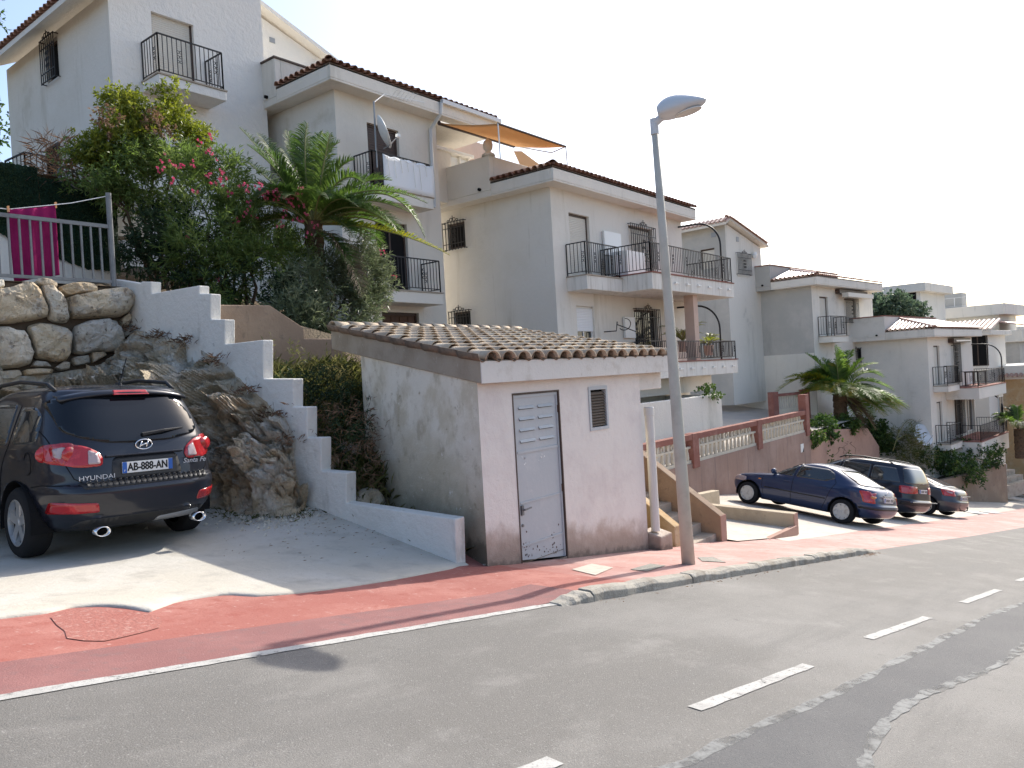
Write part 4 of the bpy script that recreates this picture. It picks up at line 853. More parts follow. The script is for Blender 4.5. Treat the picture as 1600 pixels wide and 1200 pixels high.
def module(name, label, fr, zs, floors, zb, mats, L=8.6, vt=4.9, feats_front=(), feats_side=(), par_top=1.27, roofmat='tile', single=True, back=5.0, cop='brickred', finial=False, group=None, o=.5, rise=.62, ov_r=.3, Lw=None):
    Lw = Lw or L; P = fr.w(0, 0, zb); H = thing(name, label, 'house', P, group)
    holes_f = [f[1] for f in feats_front]; holes_s = [f[1] for f in feats_side]
    mb = MB(fr); panel(mb, None, 'front', 0, 0, Lw, zb, zs+.05, holes_f, .24)
    mb.add([(Lw,0,zb),(Lw,back,zb),(Lw,back,zs),(Lw,0,zs)], [(0,1,2,3)]); mb.add([(0,back,zb),(Lw,back,zb),(Lw,back,zs),(0,back,zs)], [(0,3,2,1)])
    build('wall', mb, mats[0], H)
    mb = MB(fr); panel(mb, None, 'side', 0, 0, back, zb, zs+.05, holes_s, .24); build('side_wall', mb, mats[1], H)
    for kind, r, g in feats_front:
        opening(H, fr, 'front', 0, r, kind)
        if g: grille(H, fr, 'front', 0, g)
    for kind, r, g in feats_side:
        opening(H, fr, 'side', 0, r, kind)
        if g: grille(H, fr, 'side', 0, g)
    hip_roof(H, fr, L, zs, mt=roofmat, single=single, o=o, rise=rise, ov_r=ov_r)
    # terrace parapet with its overhanging band
    mb = MB(fr); vb = 1.87
    mb.box(-o, 0, vb+.003, vt, zs+.003, zs+.2); mb.box(-o, -o+.2, vb+.003, vt, zs+.2, zs+par_top); mb.box(-o+.2, L, vb+.003, vb+.2, zs+.2, zs+par_top); mb.box(-o+.2, L, vb+.2, vt, zs+.1, zs+.2)
    q = build('parapet', mb, mats[2], H); bevel(q, .02)
    if cop:
        mb = MB(fr); mb.box(-o-.03, -o+.23, vb-.03, vt, zs+par_top, zs+par_top+.05); mb.box(-o+.23, L, vb-.03, vb+.23, zs+par_top, zs+par_top+.05); build('coping', mb, MT[cop], q)
    # drain spout and small vents in the side wall
    mb = MB(fr); mb.lathe([(.04, -o-.08), (.05, -o-.08), (.05, -o+.02)], (0, 2.3, zs+.28), 'x', 8); build('drain_spout', mb, MT['dark'], H)
    return H
def balcony(par, fr, u0, u1, v, zf, th, h=1.0, mt='white', red=False, rail=True, v0=0, name='balcony', orn=8, left_from=None):
    mb = MB(fr); mb.box(u0, u1, v, v0-.003, zf-th, zf); b = build(name, mb, MT[mt], par); bevel(b, .015)
    mb = MB(fr); mb.box(u0-.02, u1+.02, v-.03, v0-.003, zf, zf+.035); build('tile_edge', mb, MT['brickred'] if red else MT['step'], b)
    if rail:
        lf = left_from if left_from is not None else v0-.02
        railing(b, [fr.w(u0+.05, lf, zf+.035), fr.w(u0+.05, v+.05, zf+.035), fr.w(u1-.05, v+.05, zf+.035), fr.w(u1-.05, v0-.02, zf+.035)], h, orn=orn)
    return b
def arch_pipe(par, fr, u, v, z0, z1, v1, r=.035):
    pts = []
    for k in range(13):
        a = pi/2*k/12; pts.append(fr.w(u, v+(v1-v)*.45*(1-sin(a)) if False else v+(.9)*(1-cos(a)), z1-.9+.9*sin(a)))
    pts = [fr.w(u, v, z0)]+pts+[fr.w(u, v1, z1+.02)]
    mb = MB(); mb.tube(pts, r, 8); return build('awning_arch', mb, MT['iron'], par, smooth=True)
WH, CR, WA = MT['white'], MT['cream'], MT['whiteA']
# ---- middle house (nearest in view behind the hut)
fC = Frame(19.0, 13.4); zC = 5.62
C = module('house', 'cream white house with two railed balconies right behind the lamp post', fC, zC, None, -3.5, (MT['cream'], MT['cream'], MT['cream']),
  L=8.6, back=5.0, vt=4.95, feats_front=[('shutter', (.92, 2.07, 2.95, 4.98), None), ('shutter', (4.55, 6.2, 2.95, 5.02), (4.5, 6.25, 3.5, 5.05)), ('halfshutter', (1.05, 2.05, .35, 2.1), None), ('glass', (4.6, 6.2, .25, 2.1), (4.55, 6.25, .8, 2.12))],
  feats_side=[('darkdoor', (3.48, 4.25, 4.36, 5.2), (3.42, 4.36, 4.32, 5.22)), ('darkdoor', (3.45, 4.2, 1.4, 2.26), (3.4, 4.3, 1.36, 2.28))], cop=None, finial=True)
b = balcony(C, fC, .61, 2.66, -.74, 2.93, .42, .98, 'balcony')
b = balcony(C, fC, 2.68, 9.0, -1.8, 3.02, .52, .92, 'balcony', True, name='balcony', left_from=-.1)
b2 = balcony(C, fC, 2.3, 9.0, -1.8, .18, .5, .66, 'balcony', True)
mb = MB(fC); mb.box(.6, 8.6, -.9, -.003, -.9, -.35); build('lower_ledge', mb, MT['cream'], C)
# string of light hooks on the balcony fronts
for zf in (3.02-.28, .18-.26):
    for k in range(6):
        mb = MB(fC); u = 4.2+k*.85; mb.box(u, u+.24, -1.84, -1.803, zf+.02, zf+.05); mb.box(u-.02, u+.03, -1.86, -1.803, zf+.0, zf+.07); build('light_hook', mb, MT['plain'], C)
u_, z_ = fC.front(1083, 520, -1.4)
mb = MB(fC); mb.box(u_-.17, u_+.17, -1.55, -1.2, .22, 2.5); o = build('column', mb, MT['salmon'], C)
arch_pipe(C, fC, 8.35, -1.65, 3.05, 5.35, -.0)
arch_pipe(C, fC, 7.9, -1.65, .2, 2.25, -.0)
mb = MB(fC); u0_, z0_ = fC.front(944, 398, -.05); u1_, z1_ = fC.front(968, 366, -.05); mb.box(u0_, u1_, -.1, -.02, z0_, z1_); build('wall_cabinet', mb, MT['plain'], C)
mb = MB(fC); u0_, z0_ = fC.front(976, 528, -.05); u1_, z1_ = fC.front(990, 496, -.05); mb.box(u0_, u1_, -.1, -.02, z0_, z1_); build('wall_cabinet', mb, MT['plain'], C)
mb = MB(fC); mb.box(2.75, 3.05, -.5, -.1, 3.06, 3.75); mb.box(3.05, 4.2, -.75, -.2, 3.06, 3.9); build('storage_box', mb, MT['plain'], C)
mb = MB()     # finial on the parapet corner
c = fC.w(-.4, 1.97, zC+1.27); mb.lathe([(.22,0),(.2,.06),(.1,.12),(.08,.16),(.14,.22),(.16,.36),(.13,.46),(.05,.52),(.03,.56)], c, 'z', 14); build('finial', mb, MT['cream'], C, smooth=True)
mb = MB(); c = fC.w(5.1, 1.2, zC+.9); mb.lathe([(.1,0),(.1,.3),(.14,.32),(.14,.42),(.05,.5)], c, 'z', 12); build('chimney_pot', mb, MT['salmon'], C)
for px, py in ((680, 354), (691, 498)):
    v_, z_ = fC.side(px, py); mb = MB(fC); mb.box(-.02, .0-.003, v_-.09, v_+.09, z_-.09, z_+.09); build('vent_grille', mb, MT['steelgrey'], C)
# satellite dish arms on the lower front
mb = MB(); c = fC.w(3.0, -.25, 1.45); mb.tube([fC.w(2.6,0,1.3), fC.w(2.7,-.4,1.3), fC.w(2.7,-.45,1.6)], .02, 6); mb.tube([fC.w(2.7,-.45,1.5), fC.w(3.3,-.9,1.2)], .016, 6); mb.ring(fC.w(2.9,-.6,1.5), .2, .015, (.5,.5,.3), 12, 4, 0, 0, 4); build('antenna', mb, MT['iron'], C)
# ---- second house up the slope
fB = Frame(13.6, 16.5); zB = 8.02
B = module('house', 'white house whose balcony is wrapped in a white sheet behind the tall palm', fB, zB, None, -1.5, (WH, MT['cream'], WH),
  L=5.6, Lw=3.9, back=5.0, vt=4.95, feats_front=[('brownshutter', (1.1, 2.3, 5.35, 7.38), None), ('darkdoor', (1.2, 2.42, 2.55, 4.66), None), ('wood', (1.25, 2.7, -.6, 2.06), None)],
  feats_side=[('darkdoor', (3.5, 4.25, 6.7, 7.6), (3.4, 4.3, 6.66, 7.62))], cop='frame', ov_r=.9)
balcony(B, fB, .5, 2.78, -.8, 5.32, .32, .95)
balcony(B, fB, .6, 2.95, -.8, 2.56, .32, .92)
mb = MB(); nx = 14
for j in range(7):
    for i in range(nx+1):
        u = .86+i*(2.8-.86)/nx; z = 6.26-.92*j/6-(.05*sin(i*.9)**2)*(j == 0); q = fB.w(u, -.84-.012*sin(i*1.3+j*.7), z); mb.v.append(tuple(q))
for j in range(6):
    for i in range(nx): a = j*(nx+1)+i; mb.f.append((a, a+nx+1, a+nx+2, a+1)); mb.m.append(0)
sh = build('sheet', mb, MT['cloth'], None, smooth=True, loc=fB.w(1, -.84, 6.2)); tag(sh, 'white sheet tied along the upper balcony railing behind the palm', 'sheet')
sh.modifiers.new('t', 'SOLIDIFY').thickness = .012
mb = MB()     # icicle light wires hung on it
for k in range(7):
    u = 1.0+k*.24; mb.tube([fB.w(u, -.87, 6.22), fB.w(u+.05, -.875, 6.22-rnd.uniform(.2, .8))], .008, 4)
mb.tube([fB.w(.9+.18*i, -.87, 6.2-.05*(i % 2)) for i in range(11)], .008, 4); tag(build('light_string', mb, MT['whiteA'], None, loc=fB.w(1.2, -.87, 6.2)), 'white icicle light wires hanging over the balcony sheet', 'string lights')
# gutter and downpipe
gu, gz = fB.front(671, 200, -.0)
mb = MB(fB); mb.tube([(gu, -.56, zB+.35), (gu, -.5, zB+.05), (gu-.05, -.08, zB-.35), (gu-.05, -.06, 5.3)], .055, 8); mb.box(gu, 6.4, -.62, -.5, zB+.34, zB+.46); build('gutter', mb, MT['lampgrey'], B)
# terrace of the middle house seen beside it: wall coloured in salmon light, white kiosk, awning
fw = Frame(17.6, 18.3)
T = thing('terrace_room', 'terrace room, warm light coloured into its salmon wall, with white window bay under the orange awning', 'terrace room', fw.w(0, 0, 5.75))
mb = MB(fw); panel(mb, None, 'front', 0, -.1, 4.6, 5.75, 8.6, [(2.6, 3.4, 6.7, 7.6)], .2); build('wall', mb, MT['salmon'], T); opening(T, fw, 'front', 0, (2.6, 3.4, 6.7, 7.6), 'glass'); grille(T, fw, 'front', 0, (2.55, 3.45, 6.66, 7.64))  # warm light on this wall is put into its salmon colour
k0, kz = fw.front(672, 228, -1.2); k1, _ = fw.front(704, 250, -1.2); k2, _ = fw.front(734, 240, -1.2)
mb = MB(fw); mb.box(k0, k1, -1.2, -.05, 5.75, kz-.05); build('kiosk', mb, MT['white'], T)
mb = MB(fw); mb.box(k1+.02, k2, -1.1, -1.06, 6.4, kz-.1); build('kiosk_glass', mb, MT['lens'], T)
for a_ in (k1+.0, (k1+k2)/2, k2-.05): mb = MB(fw); mb.box(a_, a_+.06, -1.16, -1.04, 5.8, kz-.06); build('kiosk_post', mb, MT['whiteA'], T)
mb = MB(fw); mb.box(k0-.06, k2+.1, -1.3, -.0, kz-.048, kz+.05); build('kiosk_roof', mb, MT['whiteA'], T)
aw = thing('awning', 'orange fabric awning stretched out over the upper terrace', 'awning', fw.w(1, 0, 8))
A1, B1 = atY(686,192,15.85), atY(803,228,15.85); C1, D1 = atY(778,193,13.9), atY(884,229,13.9)
mb = MB(); n = 10
for i in range(n+1):
    for j in range(n+1):
        s, t = i/n, j/n; q = A1*(1-s)*(1-t)+B1*s*(1-t)+C1*(1-s)*t+D1*s*t; mb.v.append(tuple(q-U0*.05*sin(pi*t)))
for i in range(n):
    for j in range(n): a = i*(n+1)+j; mb.f.append((a, a+1, a+n+2, a+n+1)); mb.m.append(0)
o = build('canvas', mb, MT['awning'], aw, smooth=True); o.modifiers.new('t', 'SOLIDIFY').thickness = .01
mb = MB(); mb.tube([A1, B1], .07, 8); build('cassette', mb, MT['frame'], aw)
mb = MB(); mb.tube([C1, D1], .035, 6); build('front_bar', mb, MT['frame'], aw)
for pth, nm_, r_ in (([C1, C1+np.array([.02,0,-1.0])], 'post', .02), ([D1, D1+np.array([.05,0,-.95])], 'post', .02), ([B1, (B1+D1)/2-U0*.18+np.array([.4,-.2,0]), D1], 'arm', .025)):
    mb = MB(); mb.tube(pth, r_, 6); build(nm_, mb, MT['plain'], aw)
mb = MB(); q = atY(800,245,14.9); 
o_ = [atY(803,236,16.6), atY(815,236,16.6), atY(850,262,16.6), atY(815,262,16.6)]; mb.prism(o_, (0, .02, 0)); build('lower_canvas', mb, MT['awning'], aw, fix=True)
# satellite dish on the balcony mast
dd_ = thing('satellite_dish', 'white satellite dish on a thin mast above the sheet covered balcony', 'satellite dish', atY(588,245,15.75))
mb = MB(); mb.tube([atY(589,262,15.75), atY(584,158,15.75)], .025, 6); mb.tube([atY(600,232,15.75), atY(608,228,15.4), atY(620,215,15.2)], .018, 6); build('mast', mb, MT['steelgrey'], dd_)
mb = MB(); c = atY(594,208,15.6); axd = np.array([.75, -.55, .35]); axd /= np.linalg.norm(axd); e1 = np.cross(axd, U0); e1 /= np.linalg.norm(e1); e2 = np.cross(e1, axd); vs = [c]; fs = []
for k in range(1, 5):
    for j in range(20): a = 2*pi*j/20; r = .42*k/4; vs.append(c+(e1*cos(a)+e2*sin(a)*1.08)*r+axd*(.11*(k/4)**2))
for j in range(20):
    fs.append((0, 1+j, 1+(j+1) % 20))
    for k in range(3): a = 1+k*20; fs.append((a+j, a+20+j, a+20+(j+1) % 20, a+(j+1) % 20))
mb.add(vs, fs); o = build('dish', mb, MT['plain'], dd_, smooth=True); o.modifiers.new('t', 'SOLIDIFY').thickness = .015
mb = MB(); c = atY(622,212,15.2); mb.box(c[0]-.05, c[0]+.05, c[1]-.05, c[1]+.05, c[2]-.04, c[2]+.04); build('receiver', mb, MT['plain'], dd_)
mb = MB(); a_ = atY(613,150,15.9); 
for k in range(6): q = a_+np.array([.16*k, 0, .02*k]); mb.tube([q-U0*.12+np.array([0,.2,0]), q+U0*.12-np.array([0,.2,0])], .006, 4)
mb.tube([a_-np.array([.3,0,.02]), a_+np.array([1.3,0,.13])], .012, 4); mb.tube([atY(584,160,15.75), a_-np.array([.3,0,.02])], .015, 4); build('antenna', mb, MT['plain'], dd_)
# ---- top house with its gable towards the street
fA = Frame(8.9, 19.0)
A = thing('house', 'bright white gabled house with a small railed balcony at the top of the row', 'house', fA.w(0, 0, 3), None)
VR = 2.2; uR, zR = fA.front(533, 104, VR-.35); uM, zM = fA.front(430, 30, VR-.35); sl = (zM-zR)/(uR-uM)
zE = fA.side(60, 42, -.4)[1]-.1   # left eave level
upk = 4.3; zpk = zR+sl*(uR-upk)
d0 = [fA.front(237, 40)[0], fA.front(303, 60)[0], 7.9, 9.98]
mb = MB(fA); panel(mb, None, 'front', 0, 0, upk, 1.5, zE, [(d0[0], d0[1], d0[2], 10.0)] if zE > 10 else [(d0[0], d0[1], d0[2], zE-.05)], .22)
mb.add([(0,0,zE),(upk,0,zE),(upk,0,zpk)], [(0,1,2)]); mb.add([(upk,0,1.5),(upk,VR,1.5),(upk,VR,zpk),(upk,0,zpk)], [(0,1,2,3)])
mb.add([(upk,VR,1.5),(uR-.4,VR,1.5),(uR-.4,VR,zR+sl*.4),(upk,VR,zpk)], [(0,1,2,3)])
u2, z2 = fA.front(405, 95, VR); u3, z3 = fA.front(428, 112, VR)
build('wall', mb, MT['whiteA'], A)
vw0, vz0 = fA.side(93, 118); vw1, vz1 = fA.side(71, 74)
mb = MB(fA); panel(mb, None, 'side', 0, 0, 6.6, 1.5, zE+.1, [(vw0, vw1, vz0, vz0+1.05)], .22); build('side_wall', mb, MT['cream'], A)
opening(A, fA, 'side', 0, (vw0, vw1, vz0, vz0+1.05), 'darkdoor'); grille(A, fA, 'side', 0, (vw0-.06, vw1+.06, vz0-.04, vz0+1.1))
opening(A, fA, 'front', 0, (d0[0], d0[1], d0[2], 10.0), 'shutter')
grille(A, fA, 'front', VR, (u2, u2+.85, z3-.6, z2-.05)); mb = MB(fA); mb.box(u2+.05, u2+.8, VR-.02, VR-.003, z3-.6, z2-.08); build('window', mb, MT['frame'], A)
mb = MB(fA); q = [(-.6,-.35,zE-.05),(upk+.25,-.35,zpk+.12),(upk+.25,VR-.35,zpk+.12),(uR+.05,VR-.35,zR+.02)]; q2 = [(u, v, z+.14) for u, v, z in q]
for a in (0, 2):
    p = [q[a], q[a+1], q2[a+1], q2[a]]; pts = [*(p), *[(u, 6.6, z) for u, v, z in p]]; mb.add(pts, [(0,1,2,3),(7,6,5,4),(0,4,5,1),(1,5,6,2),(2,6,7,3),(3,7,4,0)])
rfA = build('roof', mb, MT['whiteA'], A)
slp = (zpk-zE)/(upk+.6); mbf = MB()
for i in range(28):
    v = -.3+i*.245; ang = atan2(slp, 1); d = fA.u*cos(ang)+U0*sin(ang); upv = U0*cos(ang)-fA.u*sin(ang); a0 = fA.w(-.62, v, zE+.12)
    m1 = MB(); barrel(m1, a0-d*.05, a0+d*.36+upv*.01, .105, .09, upv, 6); build('roof_tile', m1, MT['tile'], rfA)
    s = .3
    while s < 4.2: barrel(mbf, a0+d*s+upv*.01, a0+d*(s+.4)+upv*.02, .1, .088, upv, 4); s += .34
o = build('tile_field', mbf, MT['tile'], rfA); o['kind'] = 'stuff'
bA = balcony(A, fA, d0[0]-.35, fA.front(353, 160, -.8)[0], -.85, 7.85, .24, .98, 'whiteA')
for px, py in ((72, 258),):
    v_, z_ = fA.side(px+12, py); opening(A, fA, 'side', -.17, (v_-.5, v_+.3, z_-.9, z_+.5), 'darkdoor')
mb = MB(fA); u_, z_ = fA.front(425, 63, VR); mb.box(u_-.1, u_+.1, VR-.02, VR-.003, z_-.08, z_+.08); build('vent_grille', mb, MT['steelgrey'], A)
# roof terrace in front of the second house's back: parapet, lantern
mb = MB(fA); u_, z_ = fA.front(491, 108, VR); mb.tube([(u_,VR-.0,z_-.15),(u_,VR-.16,z_-.15),(u_,VR-.16,z_-.02)], .012, 5); c = fA.w(u_, VR-.16, z_); m2 = MB(); m2.lathe([(.03,-.12),(.07,-.1),(.09,.06),(.13,.07),(.02,.17),(.01,.22)], c, 'z', 8)
bq = len(mb.v); mb.v += m2.v; mb.f += [tuple(i+bq for i in f) for f in m2.f]; mb.m += m2.m; build('wall_lantern', mb, MT['iron'], A)
# ---- lower group: the same three steps further down the street
rD = radians(-5.5)
fG = Frame(36.5, 15.4, rD)
Gh = thing('house', 'tall white house with a single pitched roof above the far terrace', 'house', fG.w(0, 0, 0))
zg = 6.75
mb = MB(fG); ur, zr2 = fG.front(1188, 383); panel(mb, None, 'front', 0, 0, ur, -2, zr2-.15, [], .2); mb.add([(0,0,zr2-.15),(ur,0,zr2-.15),(0,0,zg+.2)], [(0,1,2)]); mb.add([(ur,0,-2),(ur,4.5,-2),(ur,4.5,zr2-.15),(ur,0,zr2-.15)], [(0,1,2,3)]); build('wall', mb, WH, Gh)
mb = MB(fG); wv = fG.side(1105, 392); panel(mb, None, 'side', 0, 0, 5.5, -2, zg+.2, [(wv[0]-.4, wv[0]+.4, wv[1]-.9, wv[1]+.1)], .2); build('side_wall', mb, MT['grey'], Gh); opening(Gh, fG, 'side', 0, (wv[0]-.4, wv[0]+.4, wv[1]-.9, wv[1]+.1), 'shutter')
gu0, gz0 = fG.front(1149, 395); gu1, gz1 = fG.front(1171, 425); grille(Gh, fG, 'front', 0, (gu0, gu1, 4.5, gz0)); mb = MB(fG); mb.box(gu0+.05, gu1-.05, -.03, -.003, 4.4, gz0-.05); build('window', mb, MT['shutter'], Gh)
mb = MB(fG); s2 = (zg+.2-(zr2-.15))/ur
pts = [(-.45,-.3,zg+.05),(0,-.3,zg+.3),(ur+.35,-.3,zr2-.15-s2*.35+.1)]
for a in range(2):
    p = [pts[a], pts[a+1], (*pts[a+1][:2], pts[a+1][2]+.12), (*pts[a][:2], pts[a][2]+.12)]; al = p+[(u, 5.5, z) for u, v, z in p]; mb.add(al, [(0,1,2,3),(7,6,5,4),(0,4,5,1),(1,5,6,2),(2,6,7,3),(3,7,4,0)])
rfG = build('roof', mb, MT['white'], Gh); mbf = MB()
for i in range(24):
    v = -.28+i*.24; a0 = fG.w(-.5, v, zg+.16); barrel(mbf, a0, fG.w(.05, v, zg+.46), .1, .085, (0,0,1), 4)
i = -.4
while i < ur: barrel(mbf, fG.w(i, -.32, zg+.42-s2*max(0, i)), fG.w(i+.36, -.32, zg+.44-s2*max(0, i+.36)), .1, .085, (0,0,1), 4); i += .33
o = build('tile_field', mbf, MT['tilesunlit'], rfG); o['kind'] = 'stuff'
mb = MB(fG); u_, z_ = fG.front(1176, 399); mb.lathe([(.1,-.15),(.14,0),(.1,.15)], (u_, -.12, z_), 'z', 8); build('wall_lantern', mb, MT['plain'], Gh)
for a in ((1115, 367, 1), (1152, 374, 0)):
    mb = MB(fG)
    if a[2]: v_, z_ = fG.side(a[0], a[1]); mb.box(-.03, -.003, v_-.12, v_+.12, z_-.12, z_+.12)
    else: u_, z_ = fG.front(a[0], a[1]); mb.box(u_-.12, u_+.12, -.03, -.003, z_-.12, z_+.12)
    build('vent_grille', mb, MT['steelgrey'], Gh)
fD = Frame(39.6, 12.4, rD)
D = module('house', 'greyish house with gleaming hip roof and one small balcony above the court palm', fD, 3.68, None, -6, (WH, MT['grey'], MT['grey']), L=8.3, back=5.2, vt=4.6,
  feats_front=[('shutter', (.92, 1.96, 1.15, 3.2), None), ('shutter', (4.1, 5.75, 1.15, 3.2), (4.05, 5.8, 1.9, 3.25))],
  feats_side=[('darkdoor', (3.42, 4.12, 2.5, 3.3), (3.36, 4.2, 2.46, 3.34)), ('darkdoor', (3.3, 3.95, -.5, .38), (3.24, 4.02, -.54, .42))], roofmat='tilesunlit', single=False)
balcony(D, fD, .55, 2.6, -.7, 1.12, .3, .98)
mb = MB(fD); mb.box(-.012, -.003, .02, 5.2, -6, .35); build('plaster_band', mb, MT['white'], D)
mb = MB(fD); mb.box(2.95, 6.9, -.25, -.02, 3.4, 3.62); o = build('awning_case', mb, MT['frame'], D)
mb = MB(fD); mb.box(3.2, 6.8, -.6, -.26, 3.2, 3.42); build('rolled_awning', mb, MT['shutter'], D)
fE = Frame(44.7, 8.3, rD)
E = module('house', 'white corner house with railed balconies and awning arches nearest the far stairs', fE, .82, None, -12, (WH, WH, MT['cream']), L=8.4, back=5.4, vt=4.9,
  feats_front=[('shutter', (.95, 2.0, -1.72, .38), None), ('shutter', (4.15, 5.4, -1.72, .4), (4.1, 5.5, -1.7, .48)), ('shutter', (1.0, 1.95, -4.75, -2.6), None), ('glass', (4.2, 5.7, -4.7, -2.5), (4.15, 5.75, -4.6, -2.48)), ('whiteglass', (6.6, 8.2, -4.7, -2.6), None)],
  feats_side=[('darkdoor', (3.36, 4.1, -.25, .48), (3.3, 4.2, -.28, .5))], roofmat='tilesunlit', single=False)
balcony(E, fE, .55, 2.6, -.72, -1.76, .3, .98)
balcony(E, fE, .55, 2.6, -.72, -4.8, .3, .98)
balcony(E, fE, 2.7, 8.6, -1.6, -1.98, .6, .85, red=True, left_from=-.7)
balcony(E, fE, 2.7, 8.6, -1.6, -4.86, .9, .85, red=True, left_from=-.7)
mb = MB(fE); mb.box(2.8, 8.5, -1.4, -.003, -8.5, -5.77); build('lower_ledge', mb, WH, E)
arch_pipe(E, fE, 8.3, -1.5, -1.9, .35, 0); arch_pipe(E, fE, 8.0, -1.5, -4.8, -2.5, 0)
mb = MB(fE); mb.box(3.6, 6.9, -.3, -.02, .5, .74); build('awning_case', mb, MT['frame'], E)
mb = MB(fE); mb.box(4.0, 6.8, -.34, -.301, .56, .64); build('rolled_awning', mb, MT['plain'], E)
mb = MB(fE)   # glazed bay under the upper balcony
mb.box(7.4, 8.5, -1.45, -1.4, -4.8, -2.6); build('glazed_bay', mb, MT['wframe'], E)
for k in range(2): mb = MB(fE); mb.box(7.5+.5*k, 7.92+.5*k, -1.47, -1.455, -4.4, -2.75); build('bay_pane', mb, MT['glass'], E)
sd_c = fE.w(.0, .6, -4.1)
mb = MB(); c = fE.w(-.35, .35, -4.2); ax_ = np.array([-.5, -.75, .4]); ax_ /= np.linalg.norm(ax_); e1 = np.cross(ax_, U0); e1 /= np.linalg.norm(e1); e2 = np.cross(e1, ax_)
mb.prism([c+(e1*cos(a)+e2*sin(a)*1.1)*.55 for a in np.linspace(0, 2*pi, 20, endpoint=False)], ax_*.05); mb.tube([c, fE.w(-.02, .3, -4.4)], .03, 6); mb.tube([c-e2*.5, c+ax_*.6-e2*.25], .02, 5)
tag(build('satellite_dish', mb, MT['lampgrey'], None, loc=c, fix=True), 'pale satellite dish on the side wall corner of the far white house', 'satellite dish')
mb = MB(fE); mb.box(4.4, 6.2, -1.2, -.5, -1.2, -1.15); 
for u in (4.5, 6.1):
    for v in (-1.15, -.55): mb.box(u-.03, u+.03, v-.03, v+.03, -1.95, -1.2)
tag(build('balcony_table', mb, MT['frame'], None, loc=fE.w(5, -.8, -1.9)), 'dark table on the upper balcony of the far white house', 'table')
# ---- buildings beyond
def block(name, label, fr, w_, d_, zb, zt, mt, cap=.5, ov=.25, wins=(), mtc=None):
    H = thing(name, label, 'building', fr.w(0, 0, zb)); holes_s = [r for p, r in wins if p == 'side']; holes_f = [r for p, r in wins if p == 'front']
    mb = MB(fr); panel(mb, None, 'front', 0, 0, w_, zb, zt, holes_f, .2); panel(mb, None, 'side', 0, 0, d_, zb, zt, holes_s, .2); mb.add([(w_,0,zb),(w_,d_,zb),(w_,d_,zt),(w_,0,zt)], [(0,1,2,3)]); mb.add([(0,d_,zb),(w_,d_,zb),(w_,d_,zt),(0,d_,zt)], [(0,3,2,1)])
    build('wall', mb, MT[mt], H)
    if cap: mb = MB(fr); mb.box(-ov, w_+ov, -ov, d_+ov, zt, zt+cap); o = build('roof', mb, MT[mtc or mt], H); bevel(o, .03)
    for p, r in wins: opening(H, fr, p, 0, r, 'darkdoor')
    return H
def cornerframe(px, X, rot=rD):
    p = atX(px, 520, X); return Frame(p[0], p[1], rot)
f1 = cornerframe(1441, 63); 
def zpx(fr, px, py): return fr.front(px, py)[1]
wv = f1.side(1416, 470)
block('apartment_block', 'plain white flat roofed block behind the far tree', f1, 6, 11, -8, zpx(f1, 1441, 456), 'white', zpx(f1, 1441, 443)-zpx(f1, 1441, 456), .5, [('side', (wv[0]-.7, wv[0]+.7, wv[1]-1, wv[1]+.6))])
f2 = cornerframe(1562, 74, radians(-5.5))
F2 = block('apartment_block', 'long grey white flat roofed building with a roof railing on the skyline', f2, 6, 30, -16, zpx(f2, 1562, 492), 'white', zpx(f2, 1562, 475)-zpx(f2, 1562, 492), .6)
railing(F2, [f2.w(-.5, 29, zpx(f2, 1562, 475)), f2.w(-.5, -.5, zpx(f2, 1562, 475)), f2.w(6, -.5, zpx(f2, 1562, 475))], .8, 'plain', 1.2, 0, r=.03)
mb = MB(); c = f2.w(.5, 16, zpx(f2, 1562, 475)); q = atX(1482, 468, c[0]); ax_ = np.array([-.6, -.6, .3]); ax_ /= np.linalg.norm(ax_); e1 = np.cross(ax_, U0); e1 /= np.linalg.norm(e1); e2 = np.cross(e1, ax_)
mb.prism([q+(e1*cos(a)*.55+e2*sin(a)*.95) for a in np.linspace(0, 2*pi, 18, endpoint=False)], ax_*.06); mb.tube([q, q-U0*1.8], .05, 6); MT['bluedish'] = mat('slate_blue_dish', (.16,.16,.24), .5)
tag(build('satellite_dish', mb, MT['bluedish'], None, loc=q, fix=True), 'slate blue satellite dish standing on the far flat roof', 'satellite dish')
mb = MB(f2); v_, z_ = f2.side(1462, 476); mb.box(0, 1.5, v_-2, v_+2, z_-.8, z_+.8); tag(build('roof_hut', mb, MT['grey'], None, loc=f2.w(1, v_, z_)), 'dark roof structure on the far flat roof beside the blue dish', 'roof hut')
f3 = cornerframe(1540, 57)
zt3 = zpx(f3, 1540, 524); w3 = f3.side(1527, 545)
F3 = block('far_house', 'cream house with tiled gable just behind the corner house balcony', f3, 5, 7, -12, zt3, 'cream', .3, .35, [('side', (w3[0]-.6, w3[0]+.6, w3[1]-1.1, w3[1]+.9))])
mbf = MB()
for i in range(26): barrel(mbf, f3.w(-.5, -.3+i*.28, zt3+.32), f3.w(2.2, -.3+i*.28, zt3+1.0), .12, .11, (0,0,1), 4)
o = build('tile_field', mbf, MT['tilesunlit'], F3); o['kind'] = 'stuff'
f4 = cornerframe(1592, 72)
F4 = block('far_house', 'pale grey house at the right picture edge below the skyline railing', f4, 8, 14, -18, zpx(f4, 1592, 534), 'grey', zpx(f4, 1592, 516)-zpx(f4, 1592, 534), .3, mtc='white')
mbf = MB()
for i in range(20): barrel(mbf, f4.w(-.4+i*.3, -.6, zpx(f4, 1592, 510)), f4.w(-.4+i*.3, 1.8, zpx(f4, 1592, 503)+.2), .14, .12, (0,0,1), 4)
o = build('tile_field', mbf, MT['tilesunlit'], F4); o['kind'] = 'stuff'
f5 = cornerframe(1612, 60)
